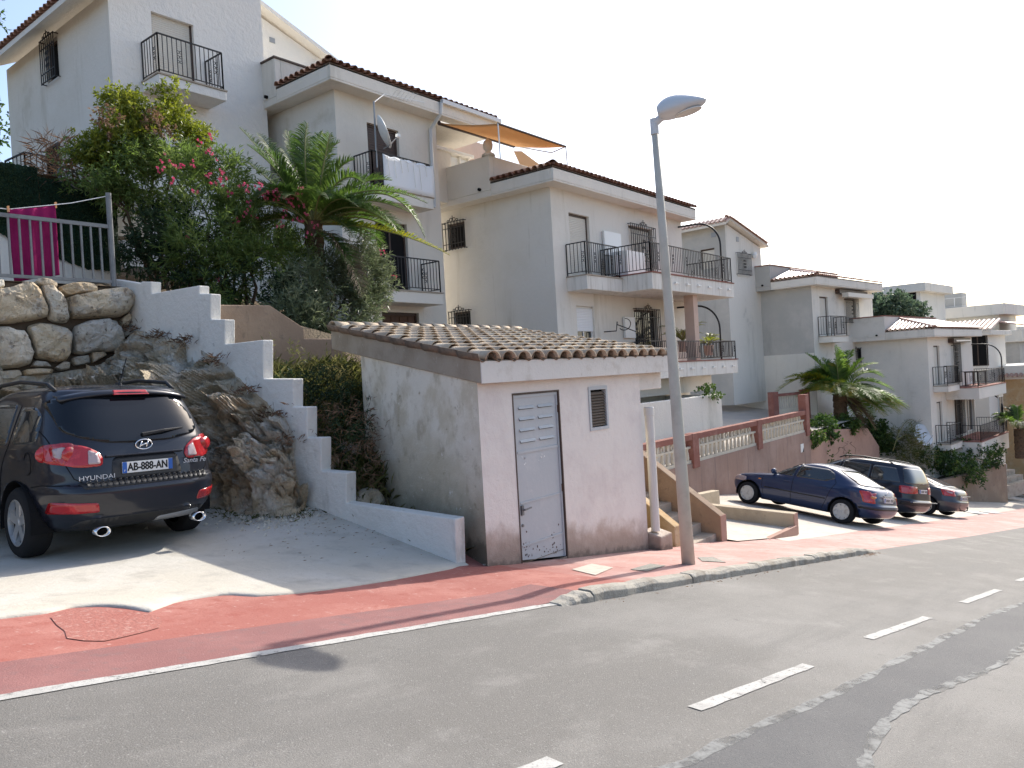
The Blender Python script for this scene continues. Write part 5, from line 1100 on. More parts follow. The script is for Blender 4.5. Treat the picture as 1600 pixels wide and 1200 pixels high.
F5 = block('far_house', 'ochre walled house with parapet behind the small palm at the right edge', f5, 8, 12, -18, zpx(f5, 1612, 592), 'ochre', zpx(f5, 1612, 570)-zpx(f5, 1612, 592), .35, mtc='cream')
mbf = MB()
for i in range(9): barrel(mbf, f5.w(-.7, -.4+i*.26, zpx(f5, 1600, 591)), f5.w(.6, -.4+i*.26, zpx(f5, 1600, 575)), .12, .1, (0,0,1), 4)
o = build('tile_field', mbf, MT['tilesunlit'], F5); o['kind'] = 'stuff'
f6 = cornerframe(1590, 100); block('far_house', 'small white house far down the street on the skyline', f6, 12, 12, -20, zpx(f6, 1590, 516), 'white', .4, .3)
# planter and stairs at the end of the parking area
gx = 33.0
q0, q1 = ghit(1395,775,-6), ghit(1568,783,-8)
pl_ = thing('planter_wall', 'brown planter wall behind the grey hatchback, filled with shrubs', 'wall', q1)
a, b = atZ(1400,770,-6.2), ghit(1570,782,-8)
mb = MB(); PW = [np.array([36.5, 9.9]), np.array([45.5, 7.0])]; dd = PW[1]-PW[0]; Lp = np.linalg.norm(dd); fp = Frame(*PW[0], atan2(dd[1], dd[0]))
mb = MB(fp); zt_ = [hit(1440,735,fp.n,float(fp.o@fp.n))[2], hit(1572,725,fp.n,float(fp.o@fp.n))[2]]
ue = float((hit(1574,760,fp.n,float(fp.o@fp.n))-fp.o)@fp.u)
mb.prism([(-6,0,-14),(ue,0,-14),(ue,0,zt_[1]-.0),(ue*.5,0,zt_[1]-.1),(-6,0,zt_[1]+.6)], (0, .3, 0)); o = build('wall', mb, MT['brownwall'], pl_, fix=True); bevel(o, .02)
mb = MB(fp); mb.box(ue-.3, ue-.003, .3, 6, -14, zt_[1]); build('return_wall', mb, MT['brownwall'], pl_)
mb = MB(fp); mb.box(-6, ue-.3, .3, 5, -14, zt_[1]-.25); build('soil', mb, MT['earth'], pl_)
# far street stairs
fs_ = thing('street_stairs', 'concrete street stairs rising beside the corner house at the far right', 'steps', fp.w(ue+1, 2, -9))
zg0 = G(46, 7)
for k in range(12):
    mb = MB(fp); mb.box(ue+.1, ue+4.2, .6+.42*k, 1.1+.42*k, zg0-.6+.28*k, zg0+.1+.28*k); o = build('step', mb, MT['step'], fs_)
# ------------------------------------------------------------------ vehicles (local: x to the right, y forward from the rear bumper, z up)
from mathutils.geometry import delaunay_2d_cdt
MT['tyre'] = mat('tyre', (.018,.018,.019), .85, .2, bump=[(90,.004)])
MT['rim'] = mat('alloy_rim', (.5,.5,.5), .35, .5, .7)
MT['hubcap'] = mat('hub_cap', (.55,.55,.53), .45, .5, .2, layers=[(9,(.35,.33,.3),.5,.75)])
MT['lamp_red'] = mat('red_lamp', (.36,.008,.012), .12, .6, coat=.6, layers=[(9,(.5,.03,.03),.5,.65)])
MT['lamp_clear'] = mat('clear_lamp', (.38,.3,.3), .12, .5, coat=.5)
MT['lamp_orange'] = mat('orange_lamp', (.55,.18,.03), .15, .6, coat=.5)
MT['trim'] = mat('black_trim', (.02,.02,.021), .5, .4)
MT['chrome'] = mat('chrome', (.75,.75,.76), .12, .5, 1.)
MT['tint'] = mat('tinted_glass', (.006,.008,.011), .03, .45)
MT['carglass'] = mat('car_glass', (.02,.026,.03), .03, .8, coat=.4)
MT['platew'] = mat('number_plate', (.72,.72,.7), .4, .4)
MT['plateb'] = mat('plate_blue', (.03,.12,.42), .4, .4)
MT['badge'] = mat('silver_badge', (.55,.56,.58), .3, .6)
MT['ink'] = mat('plate_ink', (.015,.015,.015), .5, .3)
def paint(n, c, fl=.3): return mat(n, c, .35, .2, fl*.5, coat=.8)
def prof_rows(P, n=110, sm_=3):
    P = np.asarray(P, float); s = np.linspace(0, len(P)-1, n); R = np.stack([np.interp(s, np.arange(len(P)), P[:, k]) for k in range(P.shape[1])], 1)
    for _ in range(sm_): R[1:-1] = (R[:-2]+2*R[1:-1]+R[2:])/4
    return R
def outline(yr, yf, hw, nr, nf, n=112):
    t = np.linspace(0, 2*pi, 721)[:-1]; mid = yr+(yf-yr)*.5; x = []; y = []
    c, s = np.cos(t), np.sin(t); N = np.where(s < 0, nr, nf)
    X = hw*np.sign(c)*np.abs(c)**(2/N); Y = mid+np.where(s < 0, mid-yr, yf-mid)*np.sign(s)*np.abs(s)**(2/N)
    P = np.stack([X, Y], 1); P = np.vstack([P, P[:1]]); d = np.r_[0, np.cumsum(np.linalg.norm(np.diff(P, axis=0), axis=1))]
    q = np.linspace(0, d[-1], n+1)[:-1]; return np.stack([np.interp(q, d, P[:, 0]), np.interp(q, d, P[:, 1])], 1)
def rpoly(P, r=.03, k=4):
    P = [np.asarray(p, float) for p in P]; n = len(P); out = []
    for i in range(n):
        a, b, c = P[i-1], P[i], P[(i+1) % n]; u = a-b; v = c-b; rr = min(r, np.linalg.norm(u)*.45, np.linalg.norm(v)*.45); p = b+u/np.linalg.norm(u)*rr; q = b+v/np.linalg.norm(v)*rr
        for j in range(k+1): t = j/k; out.append((1-t)**2*p+2*t*(1-t)*b+t*t*q)
    return out
class Car:
    def __init__(s, name, label, cat, base, roll, pitch, prof, pm, wheels, wr=.33, ww=.22, group=None, n=110, yaw=0., sc=(1, 1, 1)):
        s.e = thing(name, label, cat, base, group); s.e.rotation_euler = (pitch, roll, yaw); s.e.scale = sc; LOCAL.add(s.e.name)
        s.M = (Matrix.Translation(Vector([float(c) for c in base])) @ s.e.rotation_euler.to_matrix().to_4x4() @ Matrix.Diagonal((*sc, 1))); s.Mi = s.M.inverted()
        R = prof_rows(prof, n); mb = MB(); nn = 112
        for z, yr, yf, hw, nr, nf in R:
            for x, y in outline(yr, yf, hw, nr, nf, nn): mb.v.append((x, y, z))
        for i in range(n-1):
            for j in range(nn): mb.f.append((i*nn+j, i*nn+(j+1) % nn, (i+1)*nn+(j+1) % nn, (i+1)*nn+j))
        mb.f += [tuple(range(nn-1, -1, -1)), tuple((n-1)*nn+j for j in range(nn))]; mb.m = [0]*len(mb.f)
        s.bvh = BVHTree.FromPolygons([Vector(v) for v in mb.v], mb.f)
        s.body = build('body', mb, pm, s.e, smooth=True)
        hwm = max(p[3] for p in prof); cut = []
        for y in wheels:
            for sd in (-1, 1):
                m2 = MB(); m2.lathe([(wr*1.17, -.2), (wr*1.17, .3)], (sd*(hwm-.05), y, wr*1.02), 'x', 28); m2.m = [0]*len(m2.f)
                c = build('cut', m2, MT['dark'], s.e, fix=True); md = s.body.modifiers.new('arch', 'BOOLEAN'); md.operation = 'DIFFERENCE'; md.object = c; md.solver = 'EXACT'; cut.append(c)
        bpy.context.view_layer.update()
        dg = bpy.context.evaluated_depsgraph_get(); me = bpy.data.meshes.new_from_object(s.body.evaluated_get(dg)); s.body.modifiers.clear(); s.body.data = me
        for c in cut: bpy.data.objects.remove(c)
        for k, y in enumerate(wheels):
            for sd in (-1, 1):
                m2 = MB(); N = 20; vs = []; fs = []
                for xx in (-.22, .06):
                    for j in range(N+1): a = pi*1.15*j/N-.075*pi; vs.append((sd*(hwm-.06)+sd*xx, y+wr*1.16*cos(a), wr*1.02+wr*1.16*sin(a)))
                for j in range(N): fs.append((j, j+1, N+2+j, N+1+j))
                m2.add(vs, fs); c0 = len(m2.v); m2.add([(sd*(hwm-.28), y, wr)]+[vs[j] if False else (sd*(hwm-.28), vs[j][1], vs[j][2]) for j in range(N+1)], [(0, j+1, j+2) for j in range(N)])
                build('wheel_arch', m2, MT['dark'], s.body)
        s.wr, s.ww, s.hw = wr, ww, hwm
    def loc(s, px, py, y):     # picture ray met with the car's own cross plane
        r = Vector(ray(px, py)); o = s.Mi @ Vector((0, 0, 0)); d = s.Mi.to_3x3() @ r; t = (y-o.y)/d.y; p = o+d*t; return (p.x, p.z)
    def locx(s, px, py, x):
        r = Vector(ray(px, py)); o = s.Mi @ Vector((0, 0, 0)); d = s.Mi.to_3x3() @ r; t = (x-o.x)/d.x; p = o+d*t; return (p.y, p.z)
    def cast(s, side, a, z):
        o, d = {'rear': ((a, -3, z), (0, 1, 0)), 'front': ((a, 9, z), (0, -1, 0)), 'left': ((-4, a, z), (1, 0, 0)), 'right': ((4, a, z), (-1, 0, 0)), 'top': ((a, z, 5), (0, 0, -1))}[side]
        h, nrm, i, dist = s.bvh.ray_cast(Vector(o), Vector(d))
        if h is None: return None, None
        if nrm.dot(Vector(d)) > 0: nrm = -nrm
        return h, nrm
    def patch(s, name, side, poly, m_, off=.006, par=None, step=.05, th=.02, r=.03):
        P = rpoly(poly, r); V2 = [Vector((float(p[0]), float(p[1]))) for p in P]; n0 = len(V2)
        dens = []
        for i in range(n0):
            a, b = V2[i], V2[(i+1) % n0]; k = max(1, int((b-a).length/step)); dens += [a.lerp(b, j/k) for j in range(k)]
        V2 = dens; n0 = len(V2); xs = [v.x for v in V2]; ys = [v.y for v in V2]
        pts = list(V2)
        def inside(x, y):
            c = False
            for i in range(n0):
                a, b = V2[i], V2[i-1]
                if (a.y > y) != (b.y > y) and x < (b.x-a.x)*(y-a.y)/(b.y-a.y)+a.x: c = not c
            return c
        for x in np.arange(min(xs)+step/2, max(xs), step):
            for y in np.arange(min(ys)+step/2, max(ys), step):
                if inside(x, y): pts.append(Vector((x, y)))
        ov, oe, of, *_ = delaunay_2d_cdt(pts, [(i, (i+1) % n0) for i in range(n0)], [list(range(n0))], 1, 1e-5)
        vs = []; last = None
        for v in ov:
            h, nrm = s.cast(side, v.x, v.y)
            k = 0
            while h is None and k < 12: k += 1; h, nrm = s.cast(side, v.x*(1-.02*k) if side in ('rear', 'front') else v.x+(.03*k if v.x < 2 else -.03*k), v.y)
            if h is None: h, nrm = (last if last else (Vector((0, 0, 0)), Vector((0, -1, 0))))
            last = (h, nrm); vs.append(tuple(h+nrm*off))
        mb = MB(); mb.add(vs, [tuple(f) for f in of])
        o = build(name, mb, m_, par or s.body, smooth=True)
        if th: md = o.modifiers.new('t', 'SOLIDIFY'); md.thickness = th; md.offset = -1 if side in ('rear', 'right', 'left', 'front', 'top') else 0
        return s.orient(o, side)
    def orient(s, o, side):
        # outward faces whatever the winding of the triangulation
        d = Vector({'rear': (0, -1, 0), 'front': (0, 1, 0), 'left': (-1, 0, 0), 'right': (1, 0, 0), 'top': (0, 0, 1)}[side]); me = o.data; f = sum(p.normal.dot(d)*p.area for p in me.polygons)
        if f < 0: me.flip_normals()
        return o
    def line(s, name, side, pts, r, m_, off=.004, par=None):
        mb = MB(); P = []
        for a, b in zip(pts, pts[1:]):
            k = max(1, int(math.hypot(b[0]-a[0], b[1]-a[1])/.05))
            for j in range(k): P.append((a[0]+(b[0]-a[0])*j/k, a[1]+(b[1]-a[1])*j/k))
        P.append(pts[-1]); W = []
        for p in P:
            h, n_ = s.cast(side, *p)
            if h is not None: W.append(np.array(h+n_*off))
        mb.tube(W, r, 5); return build(name, mb, m_, par or s.body, smooth=True)
    def wheel(s, x, y, style='alloy', spokes=5, detail=True):
        sd = -1 if x < 0 else 1; r, w_ = s.wr, s.ww; mb = MB()
        mb.lathe([(r*.66, -w_*.5), (r*.9, -w_*.5), (r*.985, -w_*.36), (r, -w_*.15), (r, w_*.15), (r*.985, w_*.36), (r*.9, w_*.5), (r*.68, w_*.5), (r*.66, w_*.42)], (x, y, r), 'x', 36, cap=False)
        t = build('wheel', mb, MT['tyre'], s.e, smooth=True); mb = MB(); xo = x+sd*w_*.36
        mb.lathe([(r*.67, 0), (r*.67, sd*.03), (r*.62, sd*.035), (r*.6, -sd*.02)], (xo, y, r), 'x', 32, cap=False)
        mb.lathe([(r*.12, -sd*.03), (r*.12, sd*.012), (r*.08, sd*.02)], (xo, y, r), 'x', 14)
        for k in range(spokes):
            a = 2*pi*k/spokes+.3; ca, sa = cos(a), sin(a); wd = .075 if style == 'alloy' else .062
            def q(rr, off, xx): return (xo+xx, y+ca*rr-sa*off, r+sa*rr+ca*off)
            w1, w2 = wd*.55, wd*(.8 if style == 'alloy' else 1.05); mb.hexa([q(r*.1,-w1,-sd*.03), q(r*.63,-w2,-sd*.03), q(r*.63,w2,-sd*.03), q(r*.1,w1,-sd*.03), q(r*.1,-w1,sd*.012), q(r*.63,-w2*.8,sd*.015), q(r*.63,w2*.8,sd*.015), q(r*.1,w1,sd*.012)])
        rm = build('rim', mb, MT['rim' if style == 'alloy' else 'hubcap'], t, smooth=False, fix=True)
        mb = MB(); mb.lathe([(r*.66, -sd*.035), (r*.3, -sd*.035)], (xo, y, r), 'x', 20); build('brake_disc', mb, MT['dark'], t)
        return t
    def text(s, txt, x, z, y, size, m_, ext=.003, sx=1., name='lettering', shear=0., rx=pi/2, par=None, bold=0.):
        c = bpy.data.curves.new(name, 'FONT'); c.body = txt; c.size = size; c.extrude = ext; c.align_x = 'CENTER'; c.align_y = 'CENTER'; c.shear = shear; c.materials.append(m_)
        t = bpy.data.objects.new(name, c); me = bpy.data.meshes.new_from_object(t); bpy.data.objects.remove(t)
        if bold:
            bm = bmesh.new()
            for k, (dx, dz) in enumerate(((0, 0), (bold, 0), (-bold, 0), (0, bold*.7), (0, -bold*.7))):
                n0 = len(bm.verts); bm.from_mesh(me); bm.verts.ensure_lookup_table()
                for v in bm.verts[n0:]: v.co.x += dx; v.co.y += dz; v.co.z += k*.0002
            bm.to_mesh(me); bm.free()
        o = bpy.data.objects.new(name, me); COL.objects.link(o); o.parent = par or s.e; o.location = (x, y, z); o.rotation_euler = (rx, 0, 0); o.scale = (sx, 1, 1); return o
    def mirror(s, sd, y, z, m_, hw=None):
        mb = MB(); h, n_ = s.cast('left' if sd < 0 else 'right', y, z); x = h.x; c = np.array([x+sd*.13, y, z+.05]); vs = []; fs = []
        for i in range(7):
            for j in range(10):
                a = pi*i/6; b = 2*pi*j/10; vs.append(c+np.array([.12*sin(a)*cos(b), .07*sin(a)*sin(b) if sin(b) > 0 else .03*sin(a)*sin(b), .08*cos(a)]))
        for i in range(6):
            for j in range(10): fs.append((i*10+j, i*10+(j+1) % 10, (i+1)*10+(j+1) % 10, (i+1)*10+j))
        mb.add(vs, fs); mb.tube([(x, y, z), tuple(c)], .03, 6); return build('door_mirror', mb, m_, s.body, smooth=True, fix=True)
# ---- dark SUV on the driveway
SX, SY = 3.98, 8.2
zl, zr2_ = G(SX-.8, 9.1)+.02, G(SX+.8, 9.1)+.02
zf_ = G(SX, 11.8)+.02; zb_ = (zl+zr2_)/2
rollS = -atan2(zr2_-zl, 1.6)*1.0; pitS = atan2(zf_-zb_, 2.7)
SP = [(.25,.42,4.3,.76,5,4),(.3,.2,4.5,.85,5,4),(.42,.07,4.6,.905,5,4),(.55,.02,4.64,.925,5.2,4),(.66,.0,4.65,.93,5.2,4),(.72,.03,4.64,.935,5.2,4),(.745,.1,4.63,.937,5.4,4),(.86,.12,4.6,.94,5.4,4),(.98,.15,4.5,.938,5.2,4),(1.04,.17,4.25,.93,5,4),(1.09,.185,3.9,.92,5,4),(1.13,.2,3.5,.905,5,4),(1.2,.24,3.25,.88,5,4.5),(1.35,.33,2.98,.825,5,5),(1.5,.43,2.68,.765,5,5),(1.6,.5,2.42,.715,5,5),(1.66,.56,2.15,.66,5,5),(1.7,.72,1.9,.55,4,4),(1.72,1.05,1.55,.28,3,3)]
MT['suvpaint'] = paint('blue_black_paint', (.012,.014,.022), .2)
suv = Car('parked_suv', 'dark blue black SUV parked nose to the rock face, seen from behind', 'car', (SX, SY, zb_-.9*sin(pitS)), rollS, pitS, SP, MT['suvpaint'], (.98, 3.68), .355, .235, n=150, sc=(1.04, 1.03, 1.055))
for x in (-.8, .8):
    for y in (.98, 3.68): suv.wheel(x*1.02, y, 'alloy', 5)
L_ = lambda pts, y=.2: [suv.loc(x/3.53, 560+y_/3.53, y) for x, y_ in pts]
win_ = L_([(333,245),(395,212),(700,204),(955,208),(1035,268),(1072,368),(1050,402),(900,442),(700,460),(560,462),(430,440),(350,405)], .34)
suv.patch('rear_window_seal', 'rear', [(x*1.012+.0, 1.32+(z-1.32)*1.03) for x, z in win_], MT['trim'], .003, r=.05, step=.035)
suv.patch('rear_window', 'rear', win_, MT['tint'], .017, r=.06, step=.035)
lampL = L_([(225,477),(330,478),(430,490),(505,525),(520,572),(500,588),(340,588),(225,572)], .15)
lampR = [(-x, z) for x, z in lampL]
for sgn, pl in ((-1, lampL), (1, lampR)):
    zc = suv.loc(95, 713, .25)[1]; P = [(sgn*x, zc+z) for x, z in ((.85, .10), (.72, .115), (.55, .075), (.45, .01), (.42, -.06), (.44, -.12), (.62, -.125), (.85, -.07))]
    l = suv.patch('tail_lamp', 'rear', P, MT['lamp_red'], .016, th=.03, r=.05)
    suv.patch('tail_lamp', 'left' if sgn < 0 else 'right', [(.26, zc+.11), (.34, zc+.12), (.44, zc+.08), (.38, zc-.04), (.26, zc-.11)], MT['lamp_red'], .016, th=.03, r=.04)
    xi = min(abs(p[0]) for p in P)
    suv.patch('reversing_lamp', 'rear', [(sgn*(xi+.03), zc-.1), (sgn*(xi+.14), zc-.1), (sgn*(xi+.12), zc+.04), (sgn*(xi+.05), zc-.0)], MT['lamp_clear'], .022, l, th=.01, r=.02, step=.03)
    for dx in (.27, .42):
        hh, nn_ = suv.cast('rear', sgn*(xi+dx), zc+.01); m2 = MB(); m2.lathe([(.075, -.004), (.075, -.012), (.03, -.02)], (0, 0, 0), 'y', 16); m2.v = [tuple(np.array(hh)+np.array(v)+np.array([0, -.014, 0])) for v in m2.v]; build('lamp_ring', m2, MT['lamp_red'], l, smooth=True)
    suv.patch('turn_lamp', 'left' if sgn < 0 else 'right', [(.3, zc+.08), (.4, zc+.06), (.36, zc-.02), (.3, zc-.04)], MT['lamp_clear'], .022, l, th=.01, r=.02, step=.03)
    suv.patch('reflector', 'rear', [(sgn*.84, .47), (sgn*.5, .47), (sgn*.52, .56), (sgn*.84, .585)], MT['lamp_red'], .008, r=.02)
suv.patch('number_plate_recess', 'rear', [(-.37, .76), (.37, .76), (.33, .98), (-.33, .98)], MT['trim'], .003, r=.05)
suv.patch('bumper_step', 'rear', [(-.62, .70), (.62, .70), (.66, .755), (-.66, .755)], MT['trim'], .01, r=.02)
for k in range(22):
    x = -.6+k*.0555; suv.patch('bumper_ridge', 'rear', [(x, .71), (x+.02, .71), (x+.035, .748), (x+.015, .748)], MT['trim'], .02, th=.02, r=.003, step=.1)
suv.patch('lower_valance', 'rear', [(-.75, .27), (.75, .27), (.62, .40), (-.62, .40)], MT['trim'], .006, r=.05)
suv.patch('skid_plate', 'rear', [(.1, .28), (.62, .3), (.58, .37), (.12, .34)], MT['steelgrey'], .01, r=.03)
suv.line('tailgate_seam', 'rear', [(-.80, 1.58), (-.82, 1.3), (-.79, 1.1), (-.68, .80), (-.62, .76)], .005, MT['dark'], .002)
suv.line('tailgate_seam', 'rear', [(.80, 1.58), (.82, 1.3), (.79, 1.1), (.68, .80), (.62, .76)], .005, MT['dark'], .002)
suv.line('bumper_seam', 'left', [(.2, .74), (.5, .74), (.66, .72)], .005, MT['dark'], .002)
# plate, badges
yp = suv.cast('rear', 0, .87)[0].y-.02
mb = MB(); mb.box(-.26, .26, yp-.008, yp, .815, .925); pl = build('number_plate', mb, MT['platew'], suv.e); 
mb = MB(); mb.box(-.26, -.215, yp-.0095, yp-.0081, .8155, .9245); mb.box(.215, .26, yp-.0095, yp-.0081, .8155, .9245); build('plate_band', mb, MT['plateb'], pl)
suv.text('AB-888-AN', 0, .868, yp-.0085, .108, MT['ink'], .001, .80, par=pl, bold=.004)
suv.text('F', -.238, .838, yp-.0098, .03, MT['platew'], .0008, 1, par=pl)
ye = suv.cast('rear', 0, 1.1)[0].y
mb = MB(); mb.tube([(.085*cos(a), ye-.016+.0*abs(sin(a)), 1.085+.05*sin(a)) for a in np.linspace(0, 2*pi, 33)], .008, 6)
mb.tube([(-.045, ye-.018, 1.052), (-.022, ye-.02, 1.118)], .009, 6); mb.tube([(.022, ye-.018, 1.052), (.045, ye-.02, 1.118)], .009, 6); mb.tube([(-.035, ye-.019, 1.075), (.035, ye-.019, 1.095)], .009, 6); build('emblem', mb, MT['chrome'], suv.body, smooth=True)
yb = suv.cast('rear', -.52, .83)[0].y; suv.text('HYUNDAI', -.5, .8, min(yb, suv.cast('rear', -.36, .83)[0].y)-.012, .062, MT['badge'], .002, 1.25)
yb = suv.cast('rear', .38, .93)[0].y; suv.text('Santa Fe', .52, .88, yb-.02, .07, MT['badge'], .002, 1.1, shear=.3)
# spoiler, brake light, wiper, handle, rails, aerial, exhausts
mb = MB(); n = 15; vs = []; fs = []
for i in range(n):
    x = -.66+1.32*i/(n-1); b = .12*abs(x/.66)**2.5
    for y, z in ((.43+b*.9, 1.6-b*.5), (.415+b*.9, 1.622-b*.5), (.5+b*.7, 1.662-b*.6), (.72+b*.3, 1.69-b*.6), (.66+b*.3, 1.6-b*.3)): vs.append((x, y, z))
for i in range(n-1):
    for j in range(5): a = i*5+j; c = i*5+(j+1) % 5; fs.append((a, c, c+5, a+5))
fs += [(0,1,2,3,4), tuple((n-1)*5+j for j in (4,3,2,1,0))]; mb.add(vs, fs); build('spoiler', mb, MT['suvpaint'], suv.body, smooth=True, fix=True)
mb = MB(); mb.prism([(-.19,.405,1.6),(.19,.405,1.6),(.17,.45,1.65),(-.17,.45,1.65)], (0, .04, 0)); o = build('brake_light', mb, MT['lamp_red'], suv.body, fix=True); bevel(o, .008)
w0 = suv.cast('rear', .0, 1.185)[0]; w1 = suv.cast('rear', .46, 1.23)[0]
mb = MB(); mb.tube([(w0.x, w0.y-.03, w0.z), ((w0.x+w1.x)/2, w0.y-.035, w0.z+.03), (w1.x, w1.y-.02, w1.z)], [.022, .016, .009], 6); build('wiper', mb, MT['trim'], suv.body)
mb = MB(); yh = suv.cast('rear', 0, 1.0)[0].y; mb.box(-.4, .4, yh-.025, yh+.02, .985, 1.005); o = build('tailgate_handle', mb, MT['suvpaint'], suv.body); bevel(o, .008)
mb = MB(); mb.box(.36, .6, yh-.02, yh+.02, .90, .918); o = build('handle', mb, MT['trim'], suv.body); bevel(o, .006)
for sd in (-1, 1):
    pts = [(sd*.62, .75, 1.66), (sd*.63, .9, 1.73), (sd*.64, 1.6, 1.775), (sd*.64, 2.2, 1.75), (sd*.63, 2.6, 1.62)]; mb = MB(); mb.tube([np.array(p) for p in pts], .022, 6); build('roof_rail', mb, MT['trim'], suv.body, smooth=True)
    mb = MB(); mb.tube([(sd*.45, .12, .27), (sd*.46, -.02, .27)], .001, 4); m2 = MB(); m2.lathe([(.044, .1), (.048, -.02), (.042, -.02), (.038, .08)], (0, 0, 0), 'y', 18, cap=False); m2.v = [(sd*.5+v[0]*1.5, v[1]+.02, .285+v[2]) for v in m2.v]; ep_ = build('exhaust_pipe', m2, MT['chrome'], suv.e, smooth=True); m2 = MB(); m2.lathe([(.04, .05), (.001, .05)], (0, 0, 0), 'y', 14); m2.v = [(sd*.5+v[0]*1.5, v[1]+.02, .285+v[2]) for v in m2.v]; build('bore', m2, MT['dark'], ep_)
mb = MB(); mb.lathe([(.025, 1.7), (.018, 1.735)], (.1, .9, 0), 'z', 10); mb.tube([(.1, .9, 1.73), (.1, .72, 2.0)], .005, 5); build('aerial', mb, MT['trim'], suv.body)
# side glass, door lines, fuel flap, trim
for sd, nm in ((-1, 'left'), (1, 'right')):
    suv.patch('quarter_window', nm, [(.62, 1.15), (1.12, 1.13), (1.18, 1.50), (.86, 1.5), (.68, 1.4)], MT['carglass'], .006, r=.07)
    suv.patch('side_window', nm, [(1.27, 1.12), (2.2, 1.11), (2.15, 1.53), (1.36, 1.53)], MT['carglass'], .006, r=.05)
    suv.patch('side_window', nm, [(2.3, 1.11), (3.15, 1.1), (2.75, 1.42), (2.45, 1.53), (2.25, 1.53)], MT['carglass'], .006, r=.05)
    suv.line('door_seam', nm, [(1.24, 1.52), (1.2, 1.1), (1.32, .9), (1.42, .6), (1.5, .4)], .005, MT['dark'], .001)
    suv.line('door_seam', nm, [(2.24, 1.53), (2.25, 1.1), (2.3, .4)], .005, MT['dark'], .001)
    suv.patch('sill_trim', nm, [(1.5, .3), (3.2, .3), (3.2, .42), (1.5, .42)], MT['trim'], .012, r=.02)
    suv.mirror(sd, 3.0, 1.08, MT['suvpaint'])
mb = MB(); h, n_ = suv.cast('left', .72, .95); mb.tube([(h.x-.004, .72+.085*cos(a), .95+.11*sin(a)) for a in np.linspace(0, 2*pi, 25)], .005, 5); build('fuel_flap', mb, MT['dark'], suv.body)
suv.patch('windscreen', 'front', [(-.72, 1.16), (.72, 1.16), (.6, 1.56), (-.6, 1.56)], MT['carglass'], .006, r=.05, step=.1)
# ---- cars in the parking area
def lotcar(Xc, Yr, dy): 
    return (Xc, Yr, zlot(Xc, Yr)+.005), atan2(.145*cos(LY)+.125*sin(-LY), 1), atan2(.125*cos(LY)-.145*sin(-LY), 1)
LY = -radians(13)      # the parked row stands a little askew to the wall
AP = [(.2,.4,3.8,.70,5,4),(.25,.14,3.98,.78,5,4),(.36,.05,4.06,.825,5,4),(.48,.015,4.1,.845,5,4),(.56,.01,4.11,.852,5,4),(.6,.05,4.1,.855,5,4),(.7,.07,4.05,.857,5,4),(.78,.10,3.95,.853,5,4),(.85,.13,3.65,.845,5,4),(.91,.17,3.25,.83,5,4),(.955,.22,2.9,.81,4.6,4),(1.0,.36,2.76,.785,4.4,4.4),(1.1,.58,2.56,.74,4.4,4.6),(1.22,.84,2.32,.685,4.4,4.6),(1.32,1.08,2.1,.63,4.4,4.6),(1.37,1.25,1.95,.57,4,4),(1.405,1.5,1.75,.4,3,3),(1.415,1.62,1.7,.12,3,3)]
MT['bluepaint'] = paint('dark_blue_paint', (.018,.034,.088), .35)
def hatch(name, label, cat, base, roll, pit, P, pm, wh, wr, rot=0, det=True, spokes=9, style='cap', group=None, sc=(1, 1, 1)):
    c = Car(name, label, cat, base, roll, pit, P, pm, wh, wr, .195, group, n=100, yaw=rot, sc=sc); hw = c.hw
    for x in (-1, 1):
        for y in wh: c.wheel(x*(hw-.085), y, style, spokes)
    return c
base, ro, pi_ = lotcar(21.45, 5.12, 2)
ast = hatch('parked_car', 'dark blue hatchback with plastic hub caps, nearest of the parked row', 'car', base, ro, pi_, AP, MT['bluepaint'], (.76, 3.37), .305, rot=LY, sc=(1.0, 1.1, 1.03), group='cars parked on the concrete lot')
